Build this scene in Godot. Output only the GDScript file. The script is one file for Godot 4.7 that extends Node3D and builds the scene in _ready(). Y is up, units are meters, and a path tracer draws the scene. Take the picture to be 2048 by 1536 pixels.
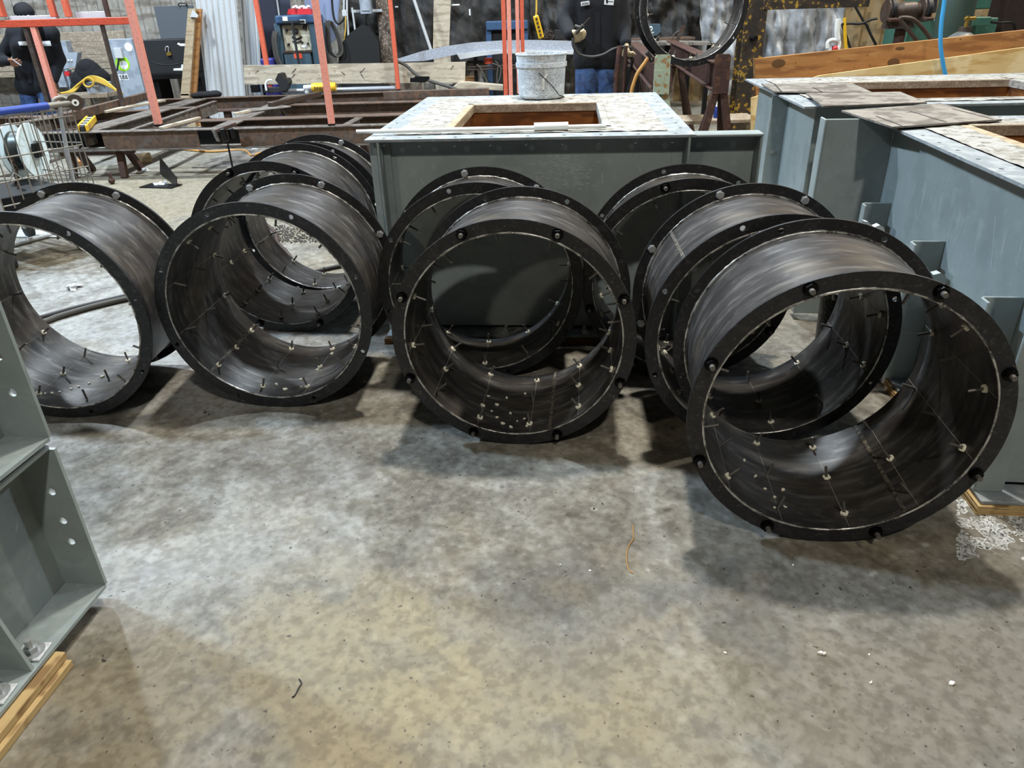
extends Node3D
# A fabrication shop: flanged steel rings on a concrete floor between lined steel boxes, with the shop behind.

func _ready() -> void:
	# ---- camera
	var pitch := deg_to_rad(27.754)
	var roll := deg_to_rad(-1.766)
	cam_f = Vector3(0, -sin(pitch), -cos(pitch))
	var u0 := Vector3(0, cos(pitch), -sin(pitch))
	cam_r = Vector3.RIGHT * cos(roll) + u0 * sin(roll)
	cam_u = u0 * cos(roll) - Vector3.RIGHT * sin(roll)
	var cam := Camera3D.new()
	cam.name = "camera"
	cam.fov = rad_to_deg(2.0 * atan(768.0 / F_PX))
	cam.near = 0.02
	cam.far = 100.0
	cam.transform = Transform3D(Basis(cam_r, cam_u, -cam_f), Vector3(0, CAM_H, 0))
	add_child(cam)
	cam.current = true
	# ---- environment
	var env := Environment.new()
	env.background_mode = Environment.BG_COLOR
	env.background_color = Color(0.02, 0.02, 0.022)
	env.ambient_light_source = Environment.AMBIENT_SOURCE_DISABLED
	env.tonemap_mode = Environment.TONE_MAPPER_LINEAR
	env.tonemap_exposure = 0.9
	env.sdfgi_enabled = true
	env.ssao_enabled = true
	env.ssil_enabled = true
	var we := WorldEnvironment.new()
	we.name = "world_environment"
	we.environment = env
	add_child(we)
	make_materials()
	# ---- high-bay lamps under the roof, the light of the shop
	build_lamps()
	# ---- structure, then things
	build_room()
	build_tubes()
	build_boxes()
	build_rest()

const COOL := Color(0.90, 0.955, 1.0)
const BLUISH := Color(0.78, 0.89, 1.0)
const NEUTRAL := Color(1.0, 0.985, 0.95)
const WARM := Color(1.0, 0.95, 0.86)
func build_lamps() -> void:
	var k := 0
	for s in LAMPS:
		var t := thing("high_bay_lamp", "round aluminium high-bay lamp hanging under the roof", "lamp", Vector3(s[0], s[1], s[2]), 0.0, "high-bay lamps under the roof")
		var st := S()
		lathe(st, PackedVector2Array([Vector2(0.22, 0.0), Vector2(0.23, 0.0), Vector2(0.16, 0.22), Vector2(0.09, 0.30), Vector2(0.0, 0.30)]), 32)
		obj("reflector", st, M.grey_paint, t)
		st = S()
		lathe(st, PackedVector2Array([Vector2(0.0, 0.0), Vector2(0.21, 0.0), Vector2(0.21, 0.015), Vector2(0.0, 0.015)]), 32)
		obj("lens", st, glow(s[4], 6.0), t)
		st = S()
		cyl(st, Vector3(0, 0.30, 0), Vector3(0, 8.4 - s[1], 0), 0.012, 8)
		obj("hanger", st, M.black_steel, t)
		var l := SpotLight3D.new()
		l.name = "lamp_light"
		l.light_color = s[4]
		l.light_energy = s[3]
		l.spot_range = 40.0
		l.spot_attenuation = 2.0
		l.spot_angle = 80.0
		l.spot_angle_attenuation = 0.6
		l.light_size = 0.2
		l.shadow_enabled = true
		l.position = Vector3(0, -0.03, 0)
		l.rotation.x = -PI / 2
		t.add_child(l)
		k += 1
# x, height, z, energy, colour
const LAMPS := [
	[0.6, 6.6, -3.6, 54.0, NEUTRAL],
	[0.9, 6.6, 3.2, 42.0, NEUTRAL],
	[-5.6, 6.6, -3.9, 112.0, BLUISH],
	[6.4, 6.6, -3.6, 35.0, COOL],
	[0.6, 6.6, -8.0, 70.0, COOL],
	[-5.6, 6.6, -8.0, 110.0, COOL],
	[6.4, 6.6, -8.0, 60.0, WARM],
	[-5.6, 6.6, 3.2, 20.0, WARM],
]

func build_room() -> void:
	var st := S()
	var n := 1
	var x0 := -10.0
	var x1 := 10.0
	var z0 := -13.0
	var z1 := 7.0
	for p in [[x0, z0], [x1, z0], [x1, z1], [x0, z0], [x1, z1], [x0, z1]]:
		st.set_uv(Vector2(p[0] / 7.0, p[1] / 7.0))
		st.set_uv2(Vector2(p[0] / 1.1, p[1] / 1.1))
		st.add_vertex(Vector3(p[0], 0, p[1]))
	st.generate_normals()
	st.generate_tangents()
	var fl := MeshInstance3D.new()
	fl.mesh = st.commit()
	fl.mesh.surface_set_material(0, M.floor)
	fl.name = "floor"
	add_child(fl)
	fl.set_meta("kind", "structure")
	st = S()
	box2(st, Vector3(x0, -0.3, z0), Vector3(x1, -0.004, z1))
	obj("slab", st, M.far_wall, fl)
	st = S()
	box2(st, Vector3(x0, 8.4, z0), Vector3(x1, 8.6, z1))
	structure("ceiling", st, M.ceiling)
	st = S()
	box2(st, Vector3(x0 - 0.2, 0, z0), Vector3(x0, 8.4, z1))
	structure("wall_left", st, M.far_wall)
	st = S()
	box2(st, Vector3(x1, 0, z0), Vector3(x1 + 0.2, 8.4, z1))
	structure("wall_right", st, M.far_wall)
	st = S()
	box2(st, Vector3(x0, 0, z1), Vector3(x1, 8.4, z1 + 0.2))
	structure("wall_front", st, M.far_wall)
	st = S()
	box2(st, Vector3(x0, 0, z0 - 0.2), Vector3(x1, 8.4, z0))
	structure("wall_back", st, M.far_wall)

# ------------------------------------------------------------------ pixels to rays (2048 x 1536 frame)
const F_PX := 1447.1
const CAM_H := 1.4
var cam_r := Vector3.ZERO
var cam_u := Vector3.ZERO
var cam_f := Vector3.ZERO

func ray(px: float, py: float) -> Vector3:
	return cam_f + cam_r * ((px - 1024.0) / F_PX) - cam_u * ((py - 768.0) / F_PX)
func on_y(px: float, py: float, h := 0.0) -> Vector3:      # the point at height h in that direction
	var d := ray(px, py)
	return Vector3(0, CAM_H, 0) + d * ((h - CAM_H) / d.y)
func on_z(px: float, py: float, z: float) -> Vector3:      # the point at depth z in that direction
	var d := ray(px, py)
	return Vector3(0, CAM_H, 0) + d * (z / d.z)

# ------------------------------------------------------------------ nodes
var taken := {}
func numbered(n: String) -> String:
	if not taken.has(n):
		taken[n] = 0
		return n
	taken[n] += 1
	return "%s_%03d" % [n, taken[n]]
func tag(o: Node, label: String, category: String, group := "") -> void:
	o.set_meta("label", label)
	o.set_meta("category", category)
	if group != "":
		o.set_meta("group", group)
func thing(n: String, label: String, category: String, at := Vector3.ZERO, yaw := 0.0, group := "") -> Node3D:
	var o := Node3D.new()
	o.name = numbered(n)
	add_child(o)
	o.position = at
	o.rotation.y = yaw
	tag(o, label, category, group)
	return o
func obj(n: String, st: SurfaceTool, m: Material, parent: Node = null) -> MeshInstance3D:
	st.generate_normals()
	var o := MeshInstance3D.new()
	o.mesh = st.commit()
	o.mesh.surface_set_material(0, m)
	if parent == null or parent == self:
		o.name = numbered(n)
		add_child(o)
	else:
		o.name = n
		parent.add_child(o, true)
	return o
func inst(n: String, mesh: Mesh, parent: Node, xf := Transform3D()) -> MeshInstance3D:
	var o := MeshInstance3D.new()
	o.mesh = mesh
	o.transform = xf
	if parent == null or parent == self:
		o.name = numbered(n)
		add_child(o)
	else:
		o.name = n
		parent.add_child(o, true)
	return o
func mesh_of(st: SurfaceTool, m: Material) -> Mesh:
	st.generate_normals()
	var me := st.commit()
	me.surface_set_material(0, m)
	return me
func structure(n: String, st: SurfaceTool, m: Material) -> MeshInstance3D:
	var o := obj(n, st, m)
	o.set_meta("kind", "structure")
	return o
func dup(o: Node3D, label := "", group := "") -> Node3D:
	var c: Node3D = o.duplicate()
	var base := String(o.name)
	if base.length() > 4 and base[base.length() - 4] == "_" and base.right(3).is_valid_int():
		base = base.left(base.length() - 4)
	c.name = numbered(base)
	add_child(c)
	if label != "":
		c.set_meta("label", label)
	if group != "":
		c.set_meta("group", group)
	return c

# ------------------------------------------------------------------ shapes
func S() -> SurfaceTool:
	var st := SurfaceTool.new()
	st.begin(Mesh.PRIMITIVE_TRIANGLES)
	st.set_smooth_group(-1)
	return st
func tri_n(st: SurfaceTool, a: Vector3, b: Vector3, c: Vector3, n: Vector3) -> void:
	if (a - c).cross(a - b).dot(n) >= 0.0:
		st.add_vertex(a); st.add_vertex(b); st.add_vertex(c)
	else:
		st.add_vertex(a); st.add_vertex(c); st.add_vertex(b)
func quad_n(st: SurfaceTool, a: Vector3, b: Vector3, c: Vector3, d: Vector3, n: Vector3) -> void:
	tri_n(st, a, b, c, n)
	tri_n(st, a, c, d, n)
func box(st: SurfaceTool, c: Vector3, size: Vector3, bas := Basis(), bev := 0.0) -> void:
	st.set_smooth_group(-1)
	var h := size * 0.5
	var ax := [bas.x, bas.y, bas.z]
	var hh := [h.x, h.y, h.z]
	bev = min(bev, min(h.x, min(h.y, h.z)) * 0.9)
	for a in 3:
		var b := (a + 1) % 3
		var d := (a + 2) % 3
		for s: float in [-1.0, 1.0]:
			var n: Vector3 = ax[a] * s
			var o: Vector3 = c + n * hh[a]
			var u: Vector3 = ax[b] * (hh[b] - bev)
			var v: Vector3 = ax[d] * (hh[d] - bev)
			quad_n(st, o - u - v, o + u - v, o + u + v, o - u + v, n)
	if bev <= 0.0:
		return
	for a in 3:
		var b := (a + 1) % 3
		var d := (a + 2) % 3
		for s: float in [-1.0, 1.0]:
			for t: float in [-1.0, 1.0]:
				var l: Vector3 = ax[d] * (hh[d] - bev)
				var p: Vector3 = c + ax[a] * s * hh[a] + ax[b] * t * (hh[b] - bev)
				var q: Vector3 = c + ax[a] * s * (hh[a] - bev) + ax[b] * t * hh[b]
				quad_n(st, p - l, p + l, q + l, q - l, ax[a] * s + ax[b] * t)
	for sx: float in [-1.0, 1.0]:
		for sy: float in [-1.0, 1.0]:
			for sz: float in [-1.0, 1.0]:
				var p: Vector3 = c + ax[0] * sx * hh[0] + ax[1] * sy * (hh[1] - bev) + ax[2] * sz * (hh[2] - bev)
				var q: Vector3 = c + ax[0] * sx * (hh[0] - bev) + ax[1] * sy * hh[1] + ax[2] * sz * (hh[2] - bev)
				var r: Vector3 = c + ax[0] * sx * (hh[0] - bev) + ax[1] * sy * (hh[1] - bev) + ax[2] * sz * hh[2]
				tri_n(st, p, q, r, ax[0] * sx + ax[1] * sy + ax[2] * sz)
func box2(st: SurfaceTool, lo: Vector3, hi: Vector3, bev := 0.0) -> void:   # by two corners
	box(st, (lo + hi) * 0.5, (hi - lo).abs(), Basis(), bev)
func bar(st: SurfaceTool, a: Vector3, b: Vector3, w: float, h: float, up := Vector3.UP, bev := 0.0) -> void:
	var z := (b - a).normalized()
	if abs(z.dot(up)) > 0.99:
		up = Vector3.BACK
	var x := up.cross(z).normalized()
	box(st, (a + b) * 0.5, Vector3(w, h, a.distance_to(b)), Basis(x, z.cross(x), z), bev)
func prism(st: SurfaceTool, poly: PackedVector2Array, depth: float, xf := Transform3D()) -> void:   # outline in local xy, pushed along +z
	st.set_smooth_group(-1)
	var area := 0.0
	for i in poly.size():
		var p := poly[i]
		var q := poly[(i + 1) % poly.size()]
		area += p.x * q.y - q.x * p.y
	if area < 0.0:
		poly = poly.duplicate()
		poly.reverse()
	var idx := Geometry2D.triangulate_polygon(poly)
	for k in range(0, idx.size(), 3):
		for z: float in [0.0, depth]:
			var a := xf * Vector3(poly[idx[k]].x, poly[idx[k]].y, z)
			var b := xf * Vector3(poly[idx[k + 1]].x, poly[idx[k + 1]].y, z)
			var c := xf * Vector3(poly[idx[k + 2]].x, poly[idx[k + 2]].y, z)
			tri_n(st, a, b, c, xf.basis.z * ((1.0 if z > 0.0 else -1.0) * sign(depth)))
	for i in poly.size():
		var p := poly[i]
		var q := poly[(i + 1) % poly.size()]
		var n := xf.basis * Vector3(q.y - p.y, p.x - q.x, 0)
		quad_n(st, xf * Vector3(p.x, p.y, 0), xf * Vector3(q.x, q.y, 0), xf * Vector3(q.x, q.y, depth), xf * Vector3(p.x, p.y, depth), n)
func lathe(st: SurfaceTool, prof: PackedVector2Array, n: int, xf := Transform3D(), smooth := false, closed := false) -> void:   # (radius, y), outside to the right of the way it runs
	var m := prof.size() if closed else prof.size() - 1
	for i in m:
		var p := prof[i]
		var q := prof[(i + 1) % prof.size()]
		if p.distance_to(q) < 1e-7:
			continue
		st.set_smooth_group(1 if smooth else 2 + i)
		for k in n:
			var t0 := TAU * k / n
			var t1 := TAU * (k + 1) / n
			var c0 := Vector3(cos(t0), 0, sin(t0))
			var c1 := Vector3(cos(t1), 0, sin(t1))
			var nn := xf.basis * ((c0 + c1) * 0.5 * (q.y - p.y) + Vector3.UP * (p.x - q.x))
			var a := xf * (c0 * p.x + Vector3.UP * p.y)
			var b := xf * (c1 * p.x + Vector3.UP * p.y)
			var c := xf * (c1 * q.x + Vector3.UP * q.y)
			var d := xf * (c0 * q.x + Vector3.UP * q.y)
			if p.x > 1e-6:
				tri_n(st, a, b, c if q.x > 1e-6 else d, nn)
			if q.x > 1e-6:
				tri_n(st, a, c, d, nn)
	st.set_smooth_group(-1)
func cyl(st: SurfaceTool, a: Vector3, b: Vector3, r: float, n := 12, r2 := -1.0) -> void:
	var y := (b - a)
	var l := y.length()
	y /= l
	var x := y.cross(Vector3.RIGHT if abs(y.x) < 0.9 else Vector3.UP).normalized()
	if r2 < 0.0:
		r2 = r
	lathe(st, PackedVector2Array([Vector2(0, 0), Vector2(r, 0), Vector2(r2, l), Vector2(0, l)]), n, Transform3D(Basis(x, y, x.cross(y)), a))
func ball(st: SurfaceTool, c: Vector3, r: Vector3, n := 12, bas := Basis()) -> void:
	var prof := PackedVector2Array()
	for i in 9:
		var t := -PI / 2 + PI * i / 8.0
		prof.append(Vector2(cos(t) if i > 0 and i < 8 else 0.0, sin(t)))
	lathe(st, prof, n, Transform3D(bas * Basis.from_scale(r), c), true)
func pipe(st: SurfaceTool, pts: Array, r: float, n := 8, closed := false) -> void:
	var p: Array[Vector3] = []
	for q: Vector3 in pts:
		if p.is_empty() or p[-1].distance_to(q) > 1e-5:
			p.append(q)
	var m := p.size()
	var rings := []
	var x := Vector3.ZERO
	for i in m:
		var t: Vector3
		if closed:
			t = (p[(i + 1) % m] - p[(i - 1 + m) % m]).normalized()
		else:
			t = (p[min(i + 1, m - 1)] - p[max(i - 1, 0)]).normalized()
		if x == Vector3.ZERO:
			x = t.cross(Vector3.UP if abs(t.y) < 0.9 else Vector3.RIGHT).normalized()
		x = (x - t * x.dot(t)).normalized()
		var y := t.cross(x)
		var ring := PackedVector3Array()
		for k in n:
			ring.append(p[i] + (x * cos(TAU * k / n) + y * sin(TAU * k / n)) * r)
		rings.append(ring)
	st.set_smooth_group(1)
	for i in (m if closed else m - 1):
		var j := (i + 1) % m
		for k in n:
			var l := (k + 1) % n
			var nn: Vector3 = (rings[i][k] + rings[i][l]) * 0.5 - p[i]
			quad_n(st, rings[i][k], rings[i][l], rings[j][l], rings[j][k], nn)
	if not closed:
		st.set_smooth_group(-1)
		for e in [0, m - 1]:
			var nn: Vector3 = p[0] - p[1] if e == 0 else p[m - 1] - p[m - 2]
			for k in n:
				tri_n(st, p[e], rings[e][k], rings[e][(k + 1) % n], nn)
func curve(pts: Array, steps := 6) -> Array:      # a smooth line through the points
	var out := []
	for i in pts.size() - 1:
		var a: Vector3 = pts[max(i - 1, 0)]
		var b: Vector3 = pts[i]
		var c: Vector3 = pts[i + 1]
		var d: Vector3 = pts[min(i + 2, pts.size() - 1)]
		for k in steps:
			out.append(b.cubic_interpolate(c, a, d, float(k) / steps))
	out.append(pts[-1])
	return out
func hexagon(r: float) -> PackedVector2Array:
	var p := PackedVector2Array()
	for k in 6:
		p.append(Vector2(cos(TAU * k / 6.0), sin(TAU * k / 6.0)) * r)
	return p
func rect(x0: float, y0: float, x1: float, y1: float) -> PackedVector2Array:
	return PackedVector2Array([Vector2(x0, y0), Vector2(x1, y0), Vector2(x1, y1), Vector2(x0, y1)])
# a plate in local xy (x 0..l, y -w/2..w/2, thickness t towards -z) with real round holes at the given x
func holed_strip(st: SurfaceTool, l: float, w: float, t: float, holes: Array, hr: float, xf: Transform3D, hy := 0.0) -> void:
	var a := minf(hr * 2.2, w * 0.5)
	var x := 0.0
	var nz := xf.basis.z
	var spans := []
	for h: float in holes:
		if h - a > x:
			spans.append([x, h - a])
		for z: float in [0.0, -t]:
			var n := 16
			for k in n:
				var q := []
				for kk: int in [k, k + 1]:
					var th := TAU * kk / n
					var d := Vector2(cos(th), sin(th))
					var e := d / maxf(abs(d.x), abs(d.y))
					var ey := e.y * w * 0.5
					q.append([xf * Vector3(h + e.x * a, ey, z), xf * Vector3(h + d.x * hr, hy + d.y * hr, z)])
				quad_n(st, q[0][0], q[1][0], q[1][1], q[0][1], nz if z == 0.0 else -nz)
		for k in 16:
			var d0 := Vector3(cos(TAU * k / 16.0), sin(TAU * k / 16.0), 0) * hr + Vector3(h, hy, 0)
			var d1 := Vector3(cos(TAU * (k + 1) / 16.0), sin(TAU * (k + 1) / 16.0), 0) * hr + Vector3(h, hy, 0)
			quad_n(st, xf * d0, xf * d1, xf * (d1 + Vector3(0, 0, -t)), xf * (d0 + Vector3(0, 0, -t)), xf.basis * (Vector3(h, hy, 0) - d0))
		x = h + a
	if x < l:
		spans.append([x, l])
	for s in spans:
		for z: float in [0.0, -t]:
			quad_n(st, xf * Vector3(s[0], -w / 2, z), xf * Vector3(s[1], -w / 2, z), xf * Vector3(s[1], w / 2, z), xf * Vector3(s[0], w / 2, z), nz if z == 0.0 else -nz)
	for y: float in [-w / 2, w / 2]:
		quad_n(st, xf * Vector3(0, y, 0), xf * Vector3(l, y, 0), xf * Vector3(l, y, -t), xf * Vector3(0, y, -t), xf.basis.y * y)
	for e: float in [0.0, l]:
		quad_n(st, xf * Vector3(e, -w / 2, 0), xf * Vector3(e, w / 2, 0), xf * Vector3(e, w / 2, -t), xf * Vector3(e, -w / 2, -t), xf.basis.x * (e - 0.001))
# a flat ring about local z (front face at z = 0, thickness t towards -z) with round holes
func holed_ring(st: SurfaceTool, ro: float, ri: float, t: float, count: int, hr: float, rb: float, off: float) -> void:
	var aw := hr * 1.7 / rb
	var step := TAU / count
	for i in count:
		var c := off + step * i
		var n := 16
		var hc := Vector2(cos(c), sin(c)) * rb
		for k in n:
			var q := []
			for kk: int in [k, k + 1]:
				var th := TAU * kk / n
				var d := Vector2(cos(th), sin(th))
				var e := d / maxf(abs(d.x), abs(d.y))
				var rr := rb + (e.x * (ro - rb) if e.x > 0.0 else e.x * (rb - ri))
				var aa := c + e.y * aw
				q.append([Vector2(cos(aa), sin(aa)) * rr, hc + (Vector2(cos(c), sin(c)) * d.x + Vector2(-sin(c), cos(c)) * d.y) * hr])
			st.set_smooth_group(-1)
			for z: float in [0.0, -t]:
				quad_n(st, v3(q[0][0], z), v3(q[1][0], z), v3(q[1][1], z), v3(q[0][1], z), Vector3(0, 0, 1.0 if z == 0.0 else -1.0))
			quad_n(st, v3(q[0][1], 0), v3(q[1][1], 0), v3(q[1][1], -t), v3(q[0][1], -t), v3(hc - q[0][1], 0))
		var seg := 10
		for k in seg:
			var a0 := lerpf(c + aw, c + step - aw, float(k) / seg)
			var a1 := lerpf(c + aw, c + step - aw, float(k + 1) / seg)
			var d0 := Vector2(cos(a0), sin(a0))
			var d1 := Vector2(cos(a1), sin(a1))
			st.set_smooth_group(-1)
			for z: float in [0.0, -t]:
				quad_n(st, v3(d0 * ri, z), v3(d0 * ro, z), v3(d1 * ro, z), v3(d1 * ri, z), Vector3(0, 0, 1.0 if z == 0.0 else -1.0))
		st.set_smooth_group(3)
		for k in seg + 2:
			var a0 := c - aw + 2.0 * aw * k / 2.0 if k < 2 else lerpf(c + aw, c + step - aw, float(k - 2) / seg)
			var a1 := c - aw + 2.0 * aw * (k + 1) / 2.0 if k < 2 else lerpf(c + aw, c + step - aw, float(k - 1) / seg)
			var d0 := Vector2(cos(a0), sin(a0))
			var d1 := Vector2(cos(a1), sin(a1))
			quad_n(st, v3(d0 * ro, 0), v3(d1 * ro, 0), v3(d1 * ro, -t), v3(d0 * ro, -t), v3(d0, 0))
			quad_n(st, v3(d0 * ri, 0), v3(d1 * ri, 0), v3(d1 * ri, -t), v3(d0 * ri, -t), v3(-d0, 0))
	st.set_smooth_group(-1)
func v3(p: Vector2, z: float) -> Vector3:
	return Vector3(p.x, p.y, z)

# ------------------------------------------------------------------ materials
var M := {}
func noise_img(w: int, h: int, freq: float, seed_: int, octaves := 4, kind := FastNoiseLite.TYPE_SIMPLEX_SMOOTH) -> Image:
	var n := FastNoiseLite.new()
	n.noise_type = kind
	n.seed = seed_
	n.frequency = freq
	n.fractal_octaves = octaves
	return n.get_seamless_image(w, h)
# mixes colours by layered noise: each layer is [image (L8), colour, low, high, strength]
func mix_tex(w: int, h: int, base: Color, layers: Array) -> ImageTexture:
	var out := PackedByteArray()
	out.resize(w * h * 3)
	var datas := []
	for l in layers:
		var d: PackedByteArray = l[0].get_data()
		var lut := PackedFloat32Array()
		for i in 256:
			lut.append(smoothstep(l[2], l[3], i / 255.0) * l[4])
		datas.append([d, lut, l[1].r * 255.0, l[1].g * 255.0, l[1].b * 255.0])
	var j := 0
	var br := base.r * 255.0
	var bg := base.g * 255.0
	var bb := base.b * 255.0
	for i in w * h:
		var r := br
		var g := bg
		var b := bb
		for l in datas:
			var k: float = l[1][l[0][i]]
			if k > 0.003:
				r += (l[2] - r) * k
				g += (l[3] - g) * k
				b += (l[4] - b) * k
		out[j] = int(r)
		out[j + 1] = int(g)
		out[j + 2] = int(b)
		j += 3
	var img := Image.create_from_data(w, h, false, Image.FORMAT_RGB8, out)
	img.generate_mipmaps()
	return ImageTexture.create_from_image(img)
func normal_tex(img: Image, strength: float) -> ImageTexture:
	var c: Image = img.duplicate()
	c.convert(Image.FORMAT_RGBA8)
	c.bump_map_to_normal_map(strength)
	return ImageTexture.create_from_image(c)
func mat(col: Color, rough := 0.6, metal := 0.0, tex: Texture2D = null, scale := 1.0, nrm: Texture2D = null, nstr := 1.0) -> StandardMaterial3D:
	var m := StandardMaterial3D.new()
	m.albedo_color = col
	m.roughness = rough
	m.metallic = metal
	if tex:
		m.albedo_texture = tex
	if nrm:
		m.normal_enabled = true
		m.normal_texture = nrm
		m.normal_scale = nstr
	if tex or nrm:
		m.uv1_triplanar = true
		m.uv1_world_triplanar = true
		m.uv1_scale = Vector3.ONE * scale
	return m
func uvmat(col: Color, rough: float, metal: float, tex: Texture2D, nrm: Texture2D = null, nstr := 1.0) -> StandardMaterial3D:
	var m := mat(col, rough, metal, tex, 1.0, nrm, nstr)
	m.uv1_triplanar = false
	m.uv1_world_triplanar = false
	return m
func glow(col: Color, e: float) -> StandardMaterial3D:
	var m := StandardMaterial3D.new()
	m.albedo_color = col
	m.emission_enabled = true
	m.emission = col
	m.emission_energy_multiplier = e
	return m
func c8(r: int, g: int, b: int) -> Color:
	return Color8(r, g, b)

func half(img: Image) -> Image:
	var c: Image = img.duplicate()
	c.resize(256, 256, Image.INTERPOLATE_BILINEAR)
	return c
func make_materials() -> void:
	var fine := noise_img(512, 512, 0.03, 11, 5)
	var mid := noise_img(512, 512, 0.012, 12, 5)
	var big := noise_img(512, 512, 0.005, 13, 4)
	var grain := noise_img(512, 512, 0.12, 14, 3)
	var spots := noise_img(512, 512, 0.05, 15, 2)
	# streaks: noise pulled out along x
	var streak := noise_img(128, 512, 0.04, 16, 3)
	streak.resize(512, 512, Image.INTERPOLATE_CUBIC)
	var streak2 := noise_img(64, 512, 0.03, 17, 5)
	streak2.resize(512, 512, Image.INTERPOLATE_CUBIC)
	var fine5 := fine
	var mid5 := mid
	var grain5 := grain
	var streak5 := streak
	var streak25 := streak2
	var big5 := big
	fine = half(fine)
	mid = half(mid)
	big = half(big)
	grain = half(grain)
	spots = half(spots)
	streak = half(streak)
	streak2 = half(streak2)
	var n_fine := normal_tex(fine5, 2.0)
	M.n_fine = n_fine
	# rolled shell steel: dark mill scale with grey rubbed streaks running round the shell
	var t_shell := mix_tex(512, 512, c8(70, 67, 65), [[streak5, c8(120, 117, 113), 0.44, 0.84, 0.75], [streak25, c8(46, 44, 44), 0.50, 0.8, 0.75], [mid5, c8(56, 52, 49), 0.48, 0.78, 0.65], [big5, c8(94, 82, 67), 0.55, 0.8, 0.4], [fine5, c8(108, 104, 98), 0.62, 0.85, 0.4]])
	M.shell = uvmat(Color.WHITE, 0.40, 0.5, t_shell)
	var t_fl := mix_tex(256, 256, c8(38, 38, 40), [[mid, c8(58, 57, 57), 0.5, 0.8, 0.7], [fine, c8(92, 86, 78), 0.7, 0.86, 0.6], [spots, c8(24, 24, 25), 0.55, 0.8, 0.6]])
	M.flange = mat(Color.WHITE, 0.42, 0.3, t_fl, 3.0)
	var t_weld := mix_tex(256, 256, c8(186, 184, 178), [[noise_img(256, 256, 0.02, 21, 3), c8(62, 58, 54), 0.46, 0.6, 0.9], [noise_img(256, 256, 0.2, 22, 2), c8(214, 214, 210), 0.55, 0.8, 0.8]])
	M.weld = mat(Color.WHITE, 0.28, 0.55, t_weld, 2.5)
	M.seam = mat(c8(150, 144, 134), 0.45, 0.3, t_weld, 9.0)
	M.chalk = mat(c8(150, 146, 138), 0.9)
	M.nut = mat(c8(72, 72, 76), 0.38, 0.7, t_fl, 8.0)
	M.bolt = mat(c8(176, 178, 178), 0.32, 0.6)
	M.stud = mat(c8(104, 100, 95), 0.4, 0.4)
	M.ferrule = mat(c8(232, 226, 206), 0.85)
	# grey-green primer on plate
	var t_pr := mix_tex(256, 256, c8(139, 148, 147), [[mid, c8(129, 138, 137), 0.4, 0.75, 0.8], [fine, c8(150, 159, 158), 0.6, 0.85, 0.6], [streak, c8(150, 157, 154), 0.72, 0.9, 0.4], [grain, c8(102, 108, 103), 0.72, 0.9, 0.4]])
	M.primer = mat(Color.WHITE, 0.42, 0.0, t_pr, 0.8)
	M.plug = mat(c8(164, 172, 171), 0.6)
	var t_dust := mix_tex(256, 256, c8(120, 127, 130), [[mid, c8(144, 148, 149), 0.42, 0.66, 0.85], [fine, c8(158, 161, 161), 0.55, 0.78, 0.6], [grain, c8(120, 127, 127), 0.66, 0.85, 0.5]])
	M.dusty = mat(Color.WHITE, 0.75, 0.0, t_dust, 1.3)
	var t_cast := mix_tex(256, 256, c8(152, 150, 144), [[mid, c8(130, 125, 115), 0.48, 0.72, 0.85], [fine, c8(98, 91, 80), 0.56, 0.8, 0.85], [grain, c8(174, 173, 169), 0.5, 0.8, 0.6]])
	M.cast = mat(Color.WHITE, 0.95, 0.0, t_cast, 1.0, n_fine, 1.6)
	# timber
	M.ply_brown = mat(Color.WHITE, 0.55, 0.0, mix_tex(256, 256, c8(134, 84, 36), [[streak2, c8(88, 50, 20), 0.45, 0.75, 0.9], [streak, c8(168, 112, 54), 0.55, 0.85, 0.7], [big, c8(70, 40, 18), 0.55, 0.8, 0.6]]), 0.9)
	var t_lum := mix_tex(256, 256, c8(162, 144, 116), [[streak2, c8(134, 114, 86), 0.45, 0.75, 0.8], [streak, c8(182, 166, 138), 0.55, 0.85, 0.6], [fine, c8(120, 92, 62), 0.74, 0.9, 0.5]])
	M.lumber = mat(Color.WHITE, 0.75, 0.0, t_lum, 1.1)
	M.lumber_grey = mat(Color.WHITE, 0.8, 0.0, mix_tex(256, 256, c8(172, 160, 140), [[streak2, c8(140, 128, 110), 0.45, 0.75, 0.85], [streak, c8(194, 184, 166), 0.55, 0.85, 0.7], [fine, c8(110, 98, 84), 0.76, 0.9, 0.5]]), 0.9)
	M.lumber_warm = mat(Color.WHITE, 0.7, 0.0, mix_tex(256, 256, c8(168, 118, 66), [[streak2, c8(132, 86, 44), 0.42, 0.75, 0.85], [streak, c8(190, 142, 88), 0.55, 0.85, 0.6], [spots, c8(92, 58, 30), 0.8, 0.92, 0.8]]), 0.9)
	M.plywood = mat(Color.WHITE, 0.75, 0.0, mix_tex(256, 256, c8(222, 190, 132), [[streak2, c8(196, 152, 88), 0.5, 0.62, 0.8], [big, c8(236, 212, 164), 0.5, 0.7, 0.8], [streak, c8(206, 170, 110), 0.6, 0.85, 0.5]]), 0.8)
	M.ply_edge = mat(Color.WHITE, 0.8, 0.0, mix_tex(128, 128, c8(176, 148, 100), [[noise_img(128, 128, 0.02, 31, 3), c8(120, 92, 56), 0.45, 0.7, 0.9]]), 3.0)
	M.ply_dark = mat(c8(96, 66, 34), 0.85)
	M.wood_rough = mat(Color.WHITE, 0.9, 0.0, mix_tex(256, 256, c8(152, 138, 118), [[grain, c8(120, 106, 90), 0.4, 0.7, 0.9], [fine, c8(178, 166, 148), 0.55, 0.8, 0.7], [streak2, c8(112, 98, 80), 0.55, 0.8, 0.6]]), 1.2)
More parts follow.
